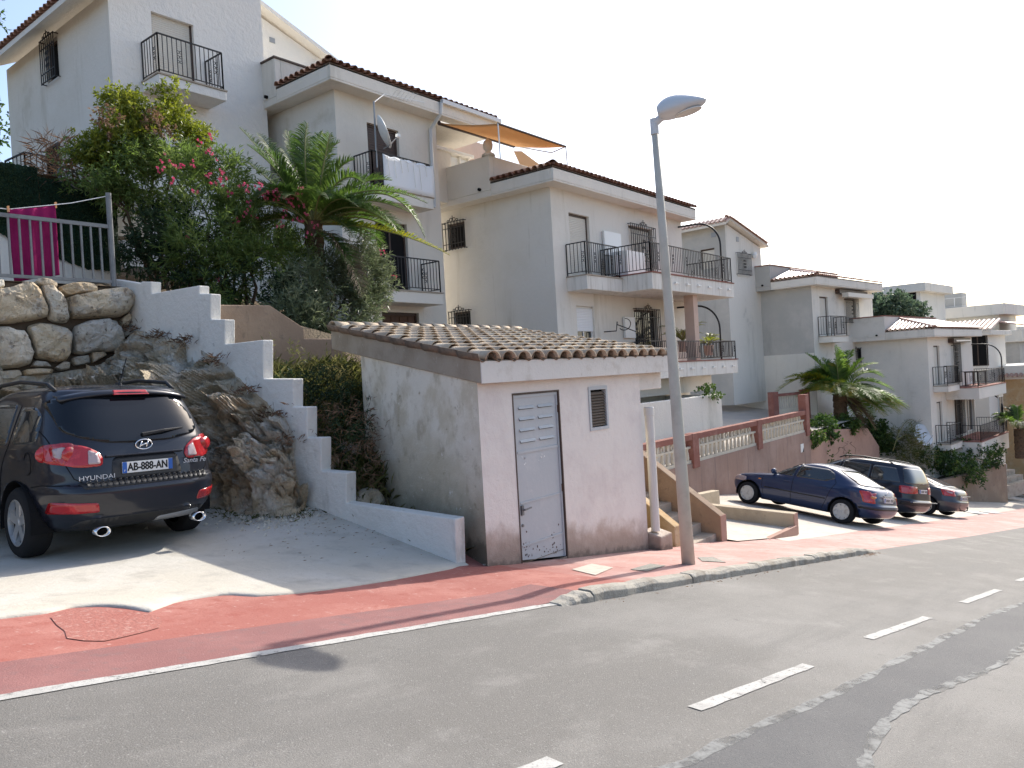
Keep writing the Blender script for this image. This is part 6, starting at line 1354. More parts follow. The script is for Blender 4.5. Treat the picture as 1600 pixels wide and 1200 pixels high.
for sd, nm in ((-1, 'left'), (1, 'right')):
    ast.patch('side_window', nm, [(1.28, .985), (2.08, .975), (2.02, 1.3), (1.3, 1.3), (1.1, 1.2), (1.06, 1.08)], MT['carglass'], .006, r=.05)
    ast.patch('side_window', nm, [(2.15, .975), (2.95, .965), (2.7, 1.12), (2.3, 1.3), (2.12, 1.3)], MT['carglass'], .006, r=.05)
    ast.line('door_seam', nm, [(1.22, 1.3), (1.0, .98), (1.12, .75), (1.2, .5), (1.3, .28)], .006, MT['dark'], 0)
    ast.line('door_seam', nm, [(2.1, 1.3), (2.11, .97), (2.14, .28)], .006, MT['dark'], 0)
    ast.line('door_seam', nm, [(2.98, .95), (2.98, .6), (2.92, .3)], .006, MT['dark'], 0)
    ast.line('rub_strip', nm, [(1.22, .55), (2.9, .56)], .014, MT['trim'], .006)
    for y in (1.2, 2.2):
        h, n_ = ast.cast(nm, y, .82); mb = MB(); mb.box(h.x-.02, h.x+.02, y, y+.17, .815, .84); o = build('door_handle', mb, MT['bluepaint'], ast.body); bevel(o, .008)
    ast.mirror(sd, 2.72, .97, MT['bluepaint'])
    zc = .74
    l = ast.patch('tail_lamp', 'rear', [(sd*.56, .62), (sd*.75, .63), (sd*.76, .9), (sd*.62, .9), (sd*.58, .78)], MT['lamp_red'], .012, r=.03)
    ast.patch('tail_lamp', nm, [(.13, .63), (.2, .64), (.24, .84), (.16, .88)], MT['lamp_red'], .012, r=.02)
    ast.patch('turn_lamp', nm, [(.13, .73), (.2, .74), (.21, .8), (.13, .79)], MT['lamp_orange'], .017, l, r=.02)
    ast.patch('headlamp', nm, [(3.72, .66), (3.98, .6), (3.97, .73), (3.74, .77)], MT['lamp_clear'], .01, r=.03)
    ast.patch('headlamp', 'front', [(sd*.45, .6), (sd*.8, .62), (sd*.78, .75), (sd*.45, .72)], MT['lamp_clear'], .01, r=.03)
    ast.patch('side_repeater', nm, [(3.02, .74), (3.1, .74), (3.1, .77), (3.02, .77)], MT['lamp_orange'], .008, r=.01)
ast.patch('rear_window', 'rear', [(-.62, 1.0), (.62, 1.0), (.5, 1.31), (-.5, 1.31)], MT['carglass'], .008, r=.06)
ast.patch('windscreen', 'front', [(-.68, 1.0), (.68, 1.0), (.52, 1.31), (-.52, 1.31)], MT['carglass'], .008, r=.06)
ast.patch('bumper_strip', 'rear', [(-.78, .47), (.78, .47), (.78, .52), (-.78, .52)], MT['trim'], .008, r=.02)
def plate_marks(p, y, z):      # characters too small to read in the picture: plain strokes of the right size
    for k in range(7):
        x = -.15+.05*k+(.03 if k > 3 else 0); mb = MB(); mb.box(x, x+.03, y-.0095, y-.0081, z-.035, z+.035); build('plate_mark', mb, MT['ink'], p)
def plate(c, x, z, txt, w_=.46, h_=.115, band=True):
    y = c.cast('rear', x, z)[0].y-.02; mb = MB(); mb.box(x-w_/2, x+w_/2, y-.008, y+.03, z-h_/2, z+h_/2); p = build('number_plate', mb, MT['platew'], c.body)
    if band: mb = MB(); mb.box(x-w_/2, x-w_/2+.04, y-.0095, y-.0081, z-h_/2, z+h_/2); build('plate_band', mb, MT['plateb'], p)
    return p, y
p, y = plate(ast, 0, .72, ''); plate_marks(p, y, .72)
mb = MB(); mb.box(-.3, .3, .03, .08, .81, .83); build('boot_handle', mb, MT['chrome'], ast.body)
mb = MB(); mb.tube([(0, .3, .99), (.3, .27, 1.0)], .01, 5); mb.tube([(.0, 1.25, 1.38), (.0, 1.1, 1.6)], .005, 5); build('wiper', mb, MT['trim'], ast.body)
mb = MB(); mb.tube([(0, .16, .88), (.03, .15, .86), (.03, .15, .9), (0, .16, .88)], .008, 5); mb.ring((0, .12, .87), .045, .006, (0, 1, .2), 16, 5); build('emblem', mb, MT['chrome'], ast.body)
# minivan
VP = [(.22,.42,4.3,.74,5,4),(.28,.14,4.48,.83,5,4),(.42,.04,4.58,.88,5,4),(.56,.01,4.62,.9,5,4),(.62,.0,4.63,.905,5.4,4),(.66,.05,4.62,.905,5.4,4),(.8,.07,4.55,.907,5.4,4),(.95,.10,4.3,.903,5.4,4),(1.03,.12,3.95,.895,5.4,4),(1.09,.135,3.6,.885,5.2,4),(1.18,.16,3.4,.865,5.2,4.4),(1.35,.24,3.05,.82,5.2,4.6),(1.5,.33,2.72,.775,5.2,4.6),(1.6,.4,2.45,.735,5,4.6),(1.67,.47,2.2,.68,5,4.6),(1.71,.65,1.95,.56,4,4),(1.73,1.0,1.6,.28,3,3)]
MT['navypaint'] = paint('black_navy_paint', (.008,.011,.022), .25)
base, ro, pi_ = lotcar(25.9, 5.2, 2)
van = hatch('parked_minivan', 'black minivan with roof rails parked between the blue and the grey car', 'minivan', base, ro, pi_, VP, MT['navypaint'], (.86, 3.7), .32, rot=LY, spokes=7, style='alloy', group='cars parked on the concrete lot')
for sd, nm in ((-1, 'left'), (1, 'right')):
    van.patch('side_window', nm, [(.42, 1.13), (1.3, 1.12), (1.3, 1.55), (.62, 1.55)], MT['carglass'], .006, r=.06)
    van.patch('side_window', nm, [(1.38, 1.12), (2.3, 1.11), (2.28, 1.56), (1.38, 1.56)], MT['carglass'], .006, r=.05)
    van.patch('side_window', nm, [(2.38, 1.11), (3.35, 1.1), (2.95, 1.36), (2.55, 1.55), (2.36, 1.55)], MT['carglass'], .006, r=.05)
    van.line('door_seam', nm, [(1.33, 1.56), (1.33, 1.1), (1.4, .35)], .006, MT['dark'], 0); van.line('door_seam', nm, [(2.33, 1.56), (2.35, 1.1), (2.36, .3)], .006, MT['dark'], 0)
    pts = [(sd*.64, .75, 1.65), (sd*.655, .9, 1.73), (sd*.66, 1.7, 1.77), (sd*.655, 2.3, 1.73), (sd*.64, 2.5, 1.64)]; mb = MB(); mb.tube([np.array(q) for q in pts], .022, 6); build('roof_rail', mb, MT['trim'], van.body)
    van.mirror(sd, 3.1, 1.05, MT['navypaint'])
    van.patch('tail_lamp', 'rear', [(sd*.34, .86), (sd*.82, .83), (sd*.82, 1.06), (sd*.34, 1.06)], MT['lamp_red'], .014, r=.04)
    van.patch('tail_lamp', nm, [(.14, .85), (.22, .86), (.2, 1.04), (.15, 1.05)], MT['lamp_red'], .014, r=.02)
    van.patch('headlamp', nm, [(4.15, .75), (4.45, .72), (4.4, .86), (4.2, .9)], MT['lamp_clear'], .01, r=.03)
van.patch('rear_window', 'rear', [(-.76, 1.13), (.76, 1.13), (.64, 1.57), (-.64, 1.57)], MT['carglass'], .01, r=.07)
van.patch('windscreen', 'front', [(-.74, 1.15), (.74, 1.15), (.6, 1.58), (-.6, 1.58)], MT['carglass'], .01, r=.07)
van.patch('bumper_strip', 'rear', [(-.8, .5), (.8, .5), (.8, .58), (-.8, .58)], MT['trim'], .012, r=.02)
mb = MB(); mb.box(-.8, .8, -.02, .06, .60, .625); o = build('bumper_trim', mb, MT['chrome'], van.body)
p, y = plate(van, 0, .93, ''); plate_marks(p, y, .93)
mb = MB(); mb.tube([(0, .12, 1.14), (.35, .13, 1.19)], .012, 5); build('wiper', mb, MT['trim'], van.body)
# grey hatchback with a tow bar
LP = [(.2,.42,4.3,.72,5,4),(.26,.16,4.45,.81,5,4),(.38,.06,4.55,.86,4.6,4),(.5,.02,4.59,.88,4.4,4),(.58,.01,4.6,.885,4.4,4),(.64,.05,4.58,.887,4.4,4),(.76,.07,4.5,.885,4.2,4),(.86,.10,4.2,.878,4.2,4),(.93,.14,3.8,.865,4.2,4),(.99,.22,3.4,.845,4.2,4),(1.03,.42,3.2,.82,4.2,4.4),(1.12,.72,2.98,.775,4.2,4.6),(1.24,1.08,2.7,.715,4.2,4.6),(1.34,1.4,2.45,.655,4.2,4.6),(1.39,1.6,2.25,.58,4,4),(1.425,1.8,2.1,.38,3,3),(1.435,1.9,2.0,.12,3,3)]
MT['greypaint'] = paint('graphite_paint', (.055,.06,.07), .5)
base, ro, pi_ = lotcar(30.5, 4.85, 2)
lag = hatch('parked_car', 'graphite grey hatchback with a tow bar, farthest of the three parked by the pink wall', 'car', base, ro, pi_, LP, MT['greypaint'], (.9, 3.62), .32, rot=LY, spokes=7, style='alloy', group='cars parked on the concrete lot')
for sd, nm in ((-1, 'left'), (1, 'right')):
    lag.patch('quarter_window', nm, [(1.0, 1.04), (1.38, 1.04), (1.5, 1.25), (1.35, 1.22)], MT['carglass'], .006, r=.06)
    lag.patch('side_window', nm, [(1.46, 1.04), (2.3, 1.03), (2.28, 1.33), (1.65, 1.32)], MT['carglass'], .006, r=.05)
    lag.patch('side_window', nm, [(2.38, 1.03), (3.3, 1.0), (2.95, 1.18), (2.6, 1.32), (2.36, 1.33)], MT['carglass'], .006, r=.05)
    lag.patch('tail_lamp', 'rear', [(sd*.48, .78), (sd*.76, .76), (sd*.77, .96), (sd*.53, .95)], MT['lamp_red'], .014, r=.04)
    lag.patch('tail_lamp', nm, [(.16, .78), (.26, .82), (.42, .92), (.26, .96), (.18, .95)], MT['lamp_red'], .014, r=.03)
    lag.patch('turn_lamp', nm, [(.2, .85), (.36, .89), (.34, .92), (.2, .89)], MT['lamp_clear'], .019, r=.02)
    lag.line('door_seam', nm, [(1.42, 1.3), (1.3, 1.0), (1.4, .6), (1.5, .3)], .006, MT['dark'], 0)
    lag.mirror(sd, 3.1, .99, MT['greypaint'])
lag.patch('rear_window', 'rear', [(-.66, 1.05), (.66, 1.05), (.52, 1.33), (-.52, 1.33)], MT['carglass'], .008, r=.06)
lag.patch('windscreen', 'front', [(-.7, 1.03), (.7, 1.03), (.54, 1.33), (-.54, 1.33)], MT['carglass'], .008, r=.06)
p, y = plate(lag, 0, .72, ''); plate_marks(p, y, .72)
mb = MB(); mb.box(-.4, .4, .0, .06, .80, .825); build('boot_handle', mb, MT['chrome'], lag.body)
mb = MB(); mb.tube([(0, .3, .3), (0, -.02, .3), (0, -.1, .34), (0, -.1, .42)], .02, 8); mb.lathe([(.0, .4), (.028, .42), (.028, .45), (.0, .47)], (0, -.1, 0), 'z', 10); build('tow_bar', mb, MT['iron'], lag.e)
# far dark car at the right edge
MT['darkpaint'] = paint('dark_green_grey_paint', (.02,.024,.024), .3)
q = hit(1592, 783, (.145, -.125, 1), -4.31-.125*6.08+.145*21)
fx = 57.0; p_ = atX(1588, 778, fx)
far = hatch('parked_car', 'dark car at the right edge, parked alone past the planter wall', 'car', (p_[0]+.6, p_[1]-3.6, p_[2]), 0.1, .05, AP, MT['darkpaint'], (.76, 3.37), .305, spokes=7, style='alloy', group=None)
for sd, nm in ((-1, 'left'), (1, 'right')):
    far.patch('side_window', nm, [(1.28, .985), (2.08, .975), (2.02, 1.3), (1.3, 1.3), (1.1, 1.2)], MT['carglass'], .006, r=.05); far.patch('side_window', nm, [(2.15, .975), (2.95, .965), (2.7, 1.12), (2.3, 1.3), (2.12, 1.3)], MT['carglass'], .006, r=.05)
# flattened cardboard lying on the lot
a = shit(1530, 804, zlot, -7); b = shit(1578, 806, zlot, -7)
mb = MB(); d = (b-a); nrm = np.array([d[1], -d[0], 0]); nrm /= np.linalg.norm(nrm)
mb.prism([a, a+d*.55, a+d*.55-nrm*.7+U0*.02, a-nrm*.7], (0, 0, .05)); mb.prism([a+d*.5, b, b-nrm*.6, a+d*.5-nrm*.6], (0, 0, .09))
tag(build('board', mb, MT['steelgrey'], None, loc=a, fix=True), 'flat grey board lying on the concrete beyond the grey hatchback', 'board')
# ------------------------------------------------------------------ planting
nr_ = np.random.default_rng(11)
def fastmesh(name, V, F, mats, parent=None, loc=None, mi=None, kind=None, smooth=False):
    """V (n,3) world, F (m,k) all faces with k corners"""
    org = rootloc(parent) if parent is not None else np.asarray(loc if loc is not None else (0, 0, 0), float)
    me = bpy.data.meshes.new(name); n, (m_, k) = len(V), F.shape
    me.vertices.add(n); me.vertices.foreach_set('co', (V-org).astype(np.float32).ravel())
    me.loops.add(m_*k); me.loops.foreach_set('vertex_index', F.astype(np.int32).ravel()); me.polygons.add(m_)
    me.polygons.foreach_set('loop_start', np.arange(0, m_*k, k, dtype=np.int32)); me.polygons.foreach_set('loop_total', np.full(m_, k, np.int32))
    for x in (mats if isinstance(mats, (list, tuple)) else [mats]): me.materials.append(x)
    if mi is not None: me.polygons.foreach_set('material_index', mi.astype(np.int32))
    me.update(calc_edges=True); me.validate()
    o = bpy.data.objects.new(name, me); COL.objects.link(o)
    if parent is not None: o.parent = parent
    else: o.location = tuple(org)
    if kind: o['kind'] = kind
    return o
def nrm(a): return a/(np.linalg.norm(a, axis=-1, keepdims=True)+1e-9)
def leaves(P, D, L, Wd, fold=.25, droop=.15):
    """one folded leaf per point: base P, direction D, length L, width Wd -> V, F(tri)"""
    n = len(P); r = nr_.normal(size=(n, 3)); S_ = nrm(np.cross(D, r)); N_ = nrm(np.cross(S_, D)); L = np.broadcast_to(np.asarray(L, float), (n,))[:, None]; Wd = np.broadcast_to(np.asarray(Wd, float), (n,))[:, None]
    m1 = P+D*L*.45; tip = P+D*L-np.array([0, 0, 1.])*L*droop
    V = np.stack([P, m1+S_*Wd*.5+N_*Wd*fold, tip, m1-S_*Wd*.5+N_*Wd*fold], 1).reshape(-1, 3)
    b = np.arange(n)[:, None]*4; F = np.concatenate([b+np.array([[0, 1, 2]]), b+np.array([[0, 2, 3]])]); return V, F
def cloud(blobs, n, gap=.0, gsc=1.1, shell=.55):
    """twig points spread through lumps (centre, radii), thinned where the noise is low so that light shows through"""
    out = []; outn = []; w_ = np.array([b[1][0]*b[1][1]+b[1][1]*b[1][2]+b[1][0]*b[1][2] for b in blobs]); w_ = w_/w_.sum()
    for (c, r), k in zip(blobs, (w_*n).astype(int)+1):
        d = nrm(nr_.normal(size=(k*2, 3))); q = d*(nr_.uniform(shell, 1.08, size=(k*2, 1)))*np.array(r)*(1+.16*nr_.normal(size=(k*2, 1))); p = np.array(c)+q
        keep = [i for i in range(len(p)) if fbm(p[i], gsc, 2) > gap][:k]; out.append(p[keep]); outn.append(d[keep])
    return np.concatenate(out), np.concatenate(outn)
def foliage(name, blobs, ntw, per, L, Wd, m_, parent, up=.5, spread=.7, twig=.22, gap=-.1, gsc=1.1, droop=.15, shell=.55, fold=.25):
    P, N_ = cloud(blobs, ntw, gap, gsc, shell); n = len(P)
    D = nrm(N_*.8+np.array([0, 0, up])+nr_.normal(size=(n, 3))*.45)
    t = nr_.uniform(0, 1, size=(n, per, 1)); B = P[:, None, :]+D[:, None, :]*t*twig
    LD = nrm(D[:, None, :]*(.5+.5*t)+nr_.normal(size=(n, per, 3))*spread); ln = L*nr_.uniform(.65, 1.2, size=(n, per))
    V, F = leaves(B.reshape(-1, 3), LD.reshape(-1, 3), ln.ravel(), (Wd*ln/L).ravel(), fold, droop)
    return fastmesh(name, V, F, m_, parent)
def stems(par, base, tips, r0=.05, name='stem', mt='bark', wob=.12):
    for tpt in tips:
        a = np.asarray(base, float)+np.array([rnd.uniform(-.15, .15), rnd.uniform(-.15, .15), 0]); b = np.asarray(tpt, float); pts = []
        for k in range(7): t = k/6; pts.append(a+(b-a)*t+np.array([rnd.uniform(-wob, wob), rnd.uniform(-wob, wob), .25*sin(pi*t)*(0 if k in (0, 6) else 1)])*(0 < k < 6))
        mb = MB(); mb.tube(pts, list(np.linspace(r0, r0*.25, 7)), 6); build(name, mb, MT[mt], par, smooth=True)
def at(px, py, Y): return atY(px, py, Y)
def lumps(L): return [(at(x, y, Y), (r, r*.8, r*q)) for x, y, Y, r, q in L]
# tall lime green shrub
sh1 = thing('tall_shrub', 'tall loose yellow green shrub rising behind the railing post', 'shrub', at(262, 440, 15.0)-U0*.6)
B1_ = lumps([(255,190,15.2,.62,.8),(200,215,15.2,.6,.9),(285,215,15.2,.55,.8),(160,235,15.0,.5,.8),(205,180,15.3,.42,1.0),(270,165,15.3,.4,.9),(235,160,15.3,.35,.9),(187,165,15.3,.28,1.2),(140,240,15.0,.3,.8)])
foliage('foliage', B1_, 1900, 10, .095, .038, MT['leaf_lime'], sh1, .6, .8, .2, -.02, 1.8)
B2_ = lumps([(175,270,14.9,.7,.75),(225,265,15.0,.75,.8),(270,260,14.9,.6,.8),(150,285,14.8,.45,.6),(215,310,14.8,.6,.5),(130,262,14.8,.3,.7)])
foliage('foliage', B2_, 1700, 10, .1, .028, MT['leaf_ole'], sh1, .3, .9, .22, -.02, 1.8)
foliage('foliage', lumps([(245,200,14.6,.28,.7),(235,185,14.7,.2,.8),(170,190,14.7,.22,.8)]), 70, 9, .07, .035, MT['leaf_brown'], sh1, .2, .9, .15, -.3, 2)
stems(sh1, at(262,440,15.0)-U0*.5, [at(255,215,15.2), at(200,235,15.2), at(150,265,15.0), at(285,240,15.2), at(225,200,15.3), at(180,300,14.9), at(130,275,14.8), at(240,300,15.0)], .045, wob=.2)
# pink oleander
ole = thing('oleander', 'big dark green oleander with pink flowers in front of the tall palm', 'shrub', at(370, 500, 13.4)-U0*.4)
BO = lumps([(340,290,13.9,.62,.8),(375,345,13.6,.6,.8),(320,330,13.8,.6,.9),(420,375,13.4,.5,.8),(300,265,14.0,.5,.7),(345,262,14.1,.36,.7),(395,375,13.3,.7,.9),(330,385,13.4,.7,.9),(450,400,13.1,.5,.8),(420,420,13.0,.6,.8),(300,400,13.5,.55,.9),(350,440,13.1,.65,.8),(465,385,13.0,.3,.7)])
foliage('foliage', BO, 1900, 10, .15, .026, MT['leaf_ole'], ole, .75, .55, .25, -.1, 1.3, .12)
stems(ole, at(370,500,13.4)-U0*.35, [at(340,300,13.9), at(385,330,13.6), at(320,330,13.8), at(430,350,13.3), at(300,280,14.0), at(395,390,13.3), at(330,400,13.4)], .04)
fl = [(330,215),(322,238),(312,222),(333,240),(258,248),(272,262),(250,265),(296,255),(285,260),(345,270),(350,275),(325,272),(330,285),(350,285),(378,290),(385,300),(388,318),(383,330),(405,292),(420,300),(415,308),(430,310),(438,306),(445,304),(455,318),(470,320),(468,295),(482,335),(445,335),(470,345),(492,350),(480,365),(295,370),(370,345),(395,335),(440,350),(343,435),(598,395),(618,430),(273,283),(305,300),(360,300),(410,300),(424,297),(432,300),(448,312),(460,308),(462,342)]
mbv = []; mbf = []
for px, py in fl:
    c = at(px, py, float(np.interp(px, [250, 340, 500, 620], [13.5, 13.2, 12.45, 12.5]))-rnd.uniform(0, .25))
    for k in range(4):
        q = c+nr_.normal(size=3)*.042
        for j in range(5):
            a = 2*pi*j/5+k; e1 = nrm(nr_.normal(size=3)); d = nrm(np.array([cos(a), -.6, sin(a)])+.3*e1); s_ = nrm(np.cross(d, e1)); b = len(mbv); L = .04
            mbv += [q, q+d*L*.6+s_*L*.35, q+d*L, q+d*L*.6-s_*L*.35]; mbf += [(b, b+1, b+2), (b, b+2, b+3)]
fastmesh('blossom', np.array(mbv), np.array(mbf), MT['flower'], ole, kind='stuff')
# dark shrubs in the shade below, grey green oleander to the right
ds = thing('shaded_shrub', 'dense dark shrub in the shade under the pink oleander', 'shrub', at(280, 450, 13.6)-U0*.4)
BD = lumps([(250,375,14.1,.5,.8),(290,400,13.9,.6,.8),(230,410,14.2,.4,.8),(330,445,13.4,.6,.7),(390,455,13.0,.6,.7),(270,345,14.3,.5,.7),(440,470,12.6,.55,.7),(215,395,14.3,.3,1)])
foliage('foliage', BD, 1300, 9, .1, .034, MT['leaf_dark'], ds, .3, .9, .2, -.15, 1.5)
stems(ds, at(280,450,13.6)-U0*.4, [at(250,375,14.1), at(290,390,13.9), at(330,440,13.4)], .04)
o2 = thing('oleander', 'grey green oleander bush between the palm and the hut roof', 'shrub', at(520, 530, 12.2)-U0*.3)
BG = lumps([(520,440,12.2,.55,.9),(565,440,12.3,.5,.9),(480,460,12.2,.5,.9),(540,485,12.0,.55,.8),(585,470,12.3,.4,.9),(505,425,12.4,.4,.8),(570,405,12.6,.4,.8),(460,500,12.0,.5,.7),(560,380,12.8,.3,.9),(510,510,11.9,.5,.5),(590,440,12.5,.3,.8)])
foliage('foliage', BG, 1900, 10, .14, .024, MT['leaf_ole2'], o2, .6, .6, .24, -.1, 1.4, .12)
stems(o2, at(520,530,12.2)-U0*.3, [at(520,440,12.2), at(565,440,12.3), at(480,460,12.2), at(585,470,12.3)], .035)
# palms
def frond(par, p0, p1, p2, mt, L=.42, n=46, w_=.03, vee=.45, name='frond'):
    p0, p1, p2 = (np.asarray(p, float) for p in (p0, p1, p2)); t = np.linspace(0, 1, 15); C = [(1-s)**2*p0+2*s*(1-s)*p1+s*s*p2 for s in t]
    mb = MB(); mb.tube(C, list(np.linspace(.026, .006, 15)), 4); V = np.array(mb.v); nq = len(mb.f)
    s = np.linspace(.14, .985, n); Pc = np.stack([(1-s)**2*p0[k]+2*s*(1-s)*p1[k]+s*s*p2[k] for k in range(3)], 1); T = nrm(np.stack([2*(1-s)*(p1[k]-p0[k])+2*s*(p2[k]-p1[k]) for k in range(3)], 1))
    up = np.broadcast_to(np.array([0, 0, 1.]), T.shape); Sd = nrm(np.cross(T, up)+1e-3); Un = nrm(np.cross(Sd, T)); prof_ = np.clip(np.sin(pi*(s*.88+.1)), .15, 1)**.7
    vs = []; fs = []; base = 0
    for sg in (-1, 1):
        D = nrm(T*.75+Sd*sg*.85+Un*vee+nr_.normal(size=T.shape)*.09); ll = (L*prof_*nr_.uniform(.8, 1.15, n))[:, None]; wd = w_*prof_[:, None]
        N2 = nrm(np.cross(D, T)); A = Pc; M_ = Pc+D*ll*.5; E = Pc+D*ll-up*ll*.22; q = T*wd*.5
        v = np.stack([A-q*.6, A+q*.6, M_+q, M_-q, E], 1).reshape(-1, 3); b = np.arange(n)[:, None]*5+base
        vs.append(v); fs += [b+np.array([[0, 1, 2]]), b+np.array([[0, 2, 3]]), b+np.array([[3, 2, 4]])]; base += n*5
    V2 = np.concatenate(vs); F2 = np.concatenate(fs); quads = [f for f in mb.f if len(f) == 4]; tri = np.array([x for f in quads for x in ((f[0], f[1], f[2]), (f[0], f[2], f[3]))])
    VV = np.concatenate([V, V2]); FF = np.concatenate([tri, F2+len(V)]); mi = np.r_[np.zeros(len(tri)), np.ones(len(F2))]
    return fastmesh(name, VV, FF, [MT['frond_rib'], mt], par, mi=mi)
def palm(name, label, c, spec, depth, fill, R, mats, trunk=.28, hgt=1.0, L=.42, n=46, w_=.03, elev=(10, 80)):
    T = thing(name, label, 'palm', np.asarray(c)-U0*hgt)
    mb = MB(); prof_ = []
    for k in range(9): z = -hgt+hgt*k/8; prof_ += [(trunk*(.8+.06*(k % 2)), z), (trunk*(.92-.06*(k % 2)), z+hgt/16)]
    mb.lathe(prof_, c, 'z', 12); o = build('trunk', mb, MT['bark'], T)
    fw_ = np.array([F0[0], F0[1], 0.])
    for (cx_, cy_), (tx, ty), dz, mt in spec:
        D = float(np.asarray(c)@F0); p0 = np.asarray(c)+np.array([rnd.uniform(-.08, .08), rnd.uniform(-.08, .08), rnd.uniform(-.1, .1)])
        frond(T, p0, atD(cx_, cy_, D+dz*.6), atD(tx, ty, D+dz), mt, L, n, w_)
    for k in range(fill):
        az = 2*pi*k*.381966; el = radians(elev[0]+(elev[1]-elev[0])*((k*.618) % 1)); d = np.array([cos(az)*cos(el), sin(az)*cos(el), sin(el)]); r = R*rnd.uniform(.8, 1.1)
        p0 = np.asarray(c)+d*.1; p1 = p0+d*r*.6; p2 = p0+d*r*.75+np.array([d[0], d[1], 0])*r*.4-U0*r*(.15+.35*cos(el)); frond(T, p0, p1, p2, mats[k % len(mats)], L, n, w_)
    return T
c1 = at(490, 355, 12.9); GP, YP_, DP = MT['leaf_palmg'], MT['leaf_palmy'], MT['leaf_dry']
spec = [((425,250),(374,199),.5,GP),((440,250),(402,208),.9,GP),((455,250),(450,205),.2,GP),((470,240),(480,192),-.2,GP),((480,230),(504,206),.5,GP),((492,240),(531,222),.3,GP),
  ((530,245),(572,290),-.5,GP),((560,265),(668,318),-.9,GP),((610,240),(664,372),.1,GP),((590,300),(622,362),-1.0,GP),((600,345),(703,399),-.6,YP_),((535,330),(552,372),-1.0,GP),((545,370),(566,465),-.9,DP),
  ((420,275),(380,250),1.0,GP),((430,300),(385,330),.6,GP),((440,330),(400,350),-.4,GP),((455,300),(428,262),-.6,GP),((520,290),(560,300),1.0,GP),((500,270),(520,250),1.1,GP),((470,270),(440,232),1.0,GP),((440,285),(376,285),.2,GP),((440,262),(386,226),.0,GP),((450,300),(392,318),-.8,GP),((455,275),(412,232),-.5,GP),((545,285),(640,332),-.3,GP),((550,270),(612,282),.4,GP),((540,300),(605,345),-1.1,GP),((520,255),(552,250),.0,GP),((505,250),(516,208),-.4,GP),((525,375),(548,415),-.9,GP)]
palm('date_palm', 'large green date palm with long arching fronds in front of the second house', c1, spec, 0, 20, 1.7, [GP], .22, 1.7, .45, 74, .034, (20, 80))
GP = MT['leaf_palm']; c2 = at(1312, 618, 11.2); D2 = float(c2@F0)
spec2 = [((1308,570),(1304,540),0,GP),((1290,570),(1258,552),.5,GP),((1275,575),(1225,592),-.3,YP_),((1270,560),(1208,618),-.2,YP_),((1280,590),(1222,632),.4,YP_),((1325,570),(1372,568),.3,GP),((1340,575),(1398,612),-.4,GP),((1340,590),(1405,648),-.7,YP_),((1330,600),(1388,650),-.9,GP),((1300,580),(1284,560),.8,GP),((1318,560),(1330,548),.6,GP),((1345,565),(1380,590),.6,GP),((1350,580),(1402,640),-.2,GP),((1345,630),(1368,672),-.8,DP),((1335,635),(1350,680),-.7,DP),((1280,600),(1245,620),-.6,YP_),((1330,575),(1350,560),-.3,GP)]
palm('date_palm', 'round yellow tipped date palm above the salmon planter wall by the cars', c2, spec2, 0, 48, 2.5, [GP, GP, YP_, GP], .38, 1.2, .75, 46, .075, (-5, 85))
# ivy and shrubs on the planter wall
iv = thing('ivy', 'ivy and bushes spilling over the salmon wall under the yellow tipped palm', 'ivy', at(1310, 680, 10.9))
foliage('foliage', lumps([(1285,665,10.6,.6,.6),(1320,665,10.7,.7,.55),(1350,662,10.7,.55,.5),(1272,680,10.3,.4,.8),(1300,685,10.25,.35,.5),(1378,690,10.4,.6,.9),(1372,665,10.6,.5,.6),(1390,700,10.2,.4,.8),(1335,680,10.3,.35,.4)]), 1100, 9, .13, .08, MT['leaf_ivy'], iv, .3, .9, .2, -.15, .9)
stems(iv, at(1312,700,10.22), [at(1296,735,10.22), at(1326,722,10.22)], .012, 'trailing_stem'); stems(iv, at(1330,690,10.22), [at(1335,728,10.22), at(1318,715,10.22)], .012, 'trailing_stem')
foliage('hanging_leaves', lumps([(1326,712,10.2,.12,2.0),(1297,715,10.2,.1,2.5)]), 26, 4, .1, .06, MT['leaf_ivy'], iv, -.3, .9, .1, -1)
# end planter shrubs
fpY = lambda u, v: fp.w(u, v, 0)
ps = thing('planter_shrubs', 'shrub bed with pale green bushes on the planter below the corner house', 'shrub', hit(1515, 735, fp.n, float(fp.o@fp.n)))
def ap(px, py, v): return hit(px, py, fp.n, float(fp.o@fp.n)+v)
foliage('foliage', [(ap(x, y, v), (r, r*.8, r*q)) for x, y, v, r, q in [(1500,735,.2,.9,.8),(1525,720,.5,.8,.8),(1545,715,.3,.6,.9),(1480,722,.8,.8,.7),(1520,745,-.1,.6,.8),(1455,715,1.2,.8,.7),(1555,705,.6,.4,.9),(1500,700,1.2,.6,.6)]], 900, 9, .16, .07, MT['leaf_ivy'], ps, .5, .9, .3, -.12, .8)
foliage('dry_twigs', [(ap(1430,705,1.4), (1.3,.8,1.0)), (ap(1415,690,1.5), (.7,.6,1.0))], 260, 5, .35, .03, MT['leaf_grass'], ps, .9, .5, .3, -.3, .9)
df = thing('dead_frond', 'arched dry palm frond leaning against the far white side wall', 'palm frond', ap(1400, 700, 2.0))
frond(df, ap(1395,705,1.5), ap(1420,615,1.6), ap(1447,690,1.6), DP, .25, 40, .03); frond(df, ap(1400,690,1.5), ap(1428,660,1.2), ap(1425,715,1.2), DP, .22, 30, .03)
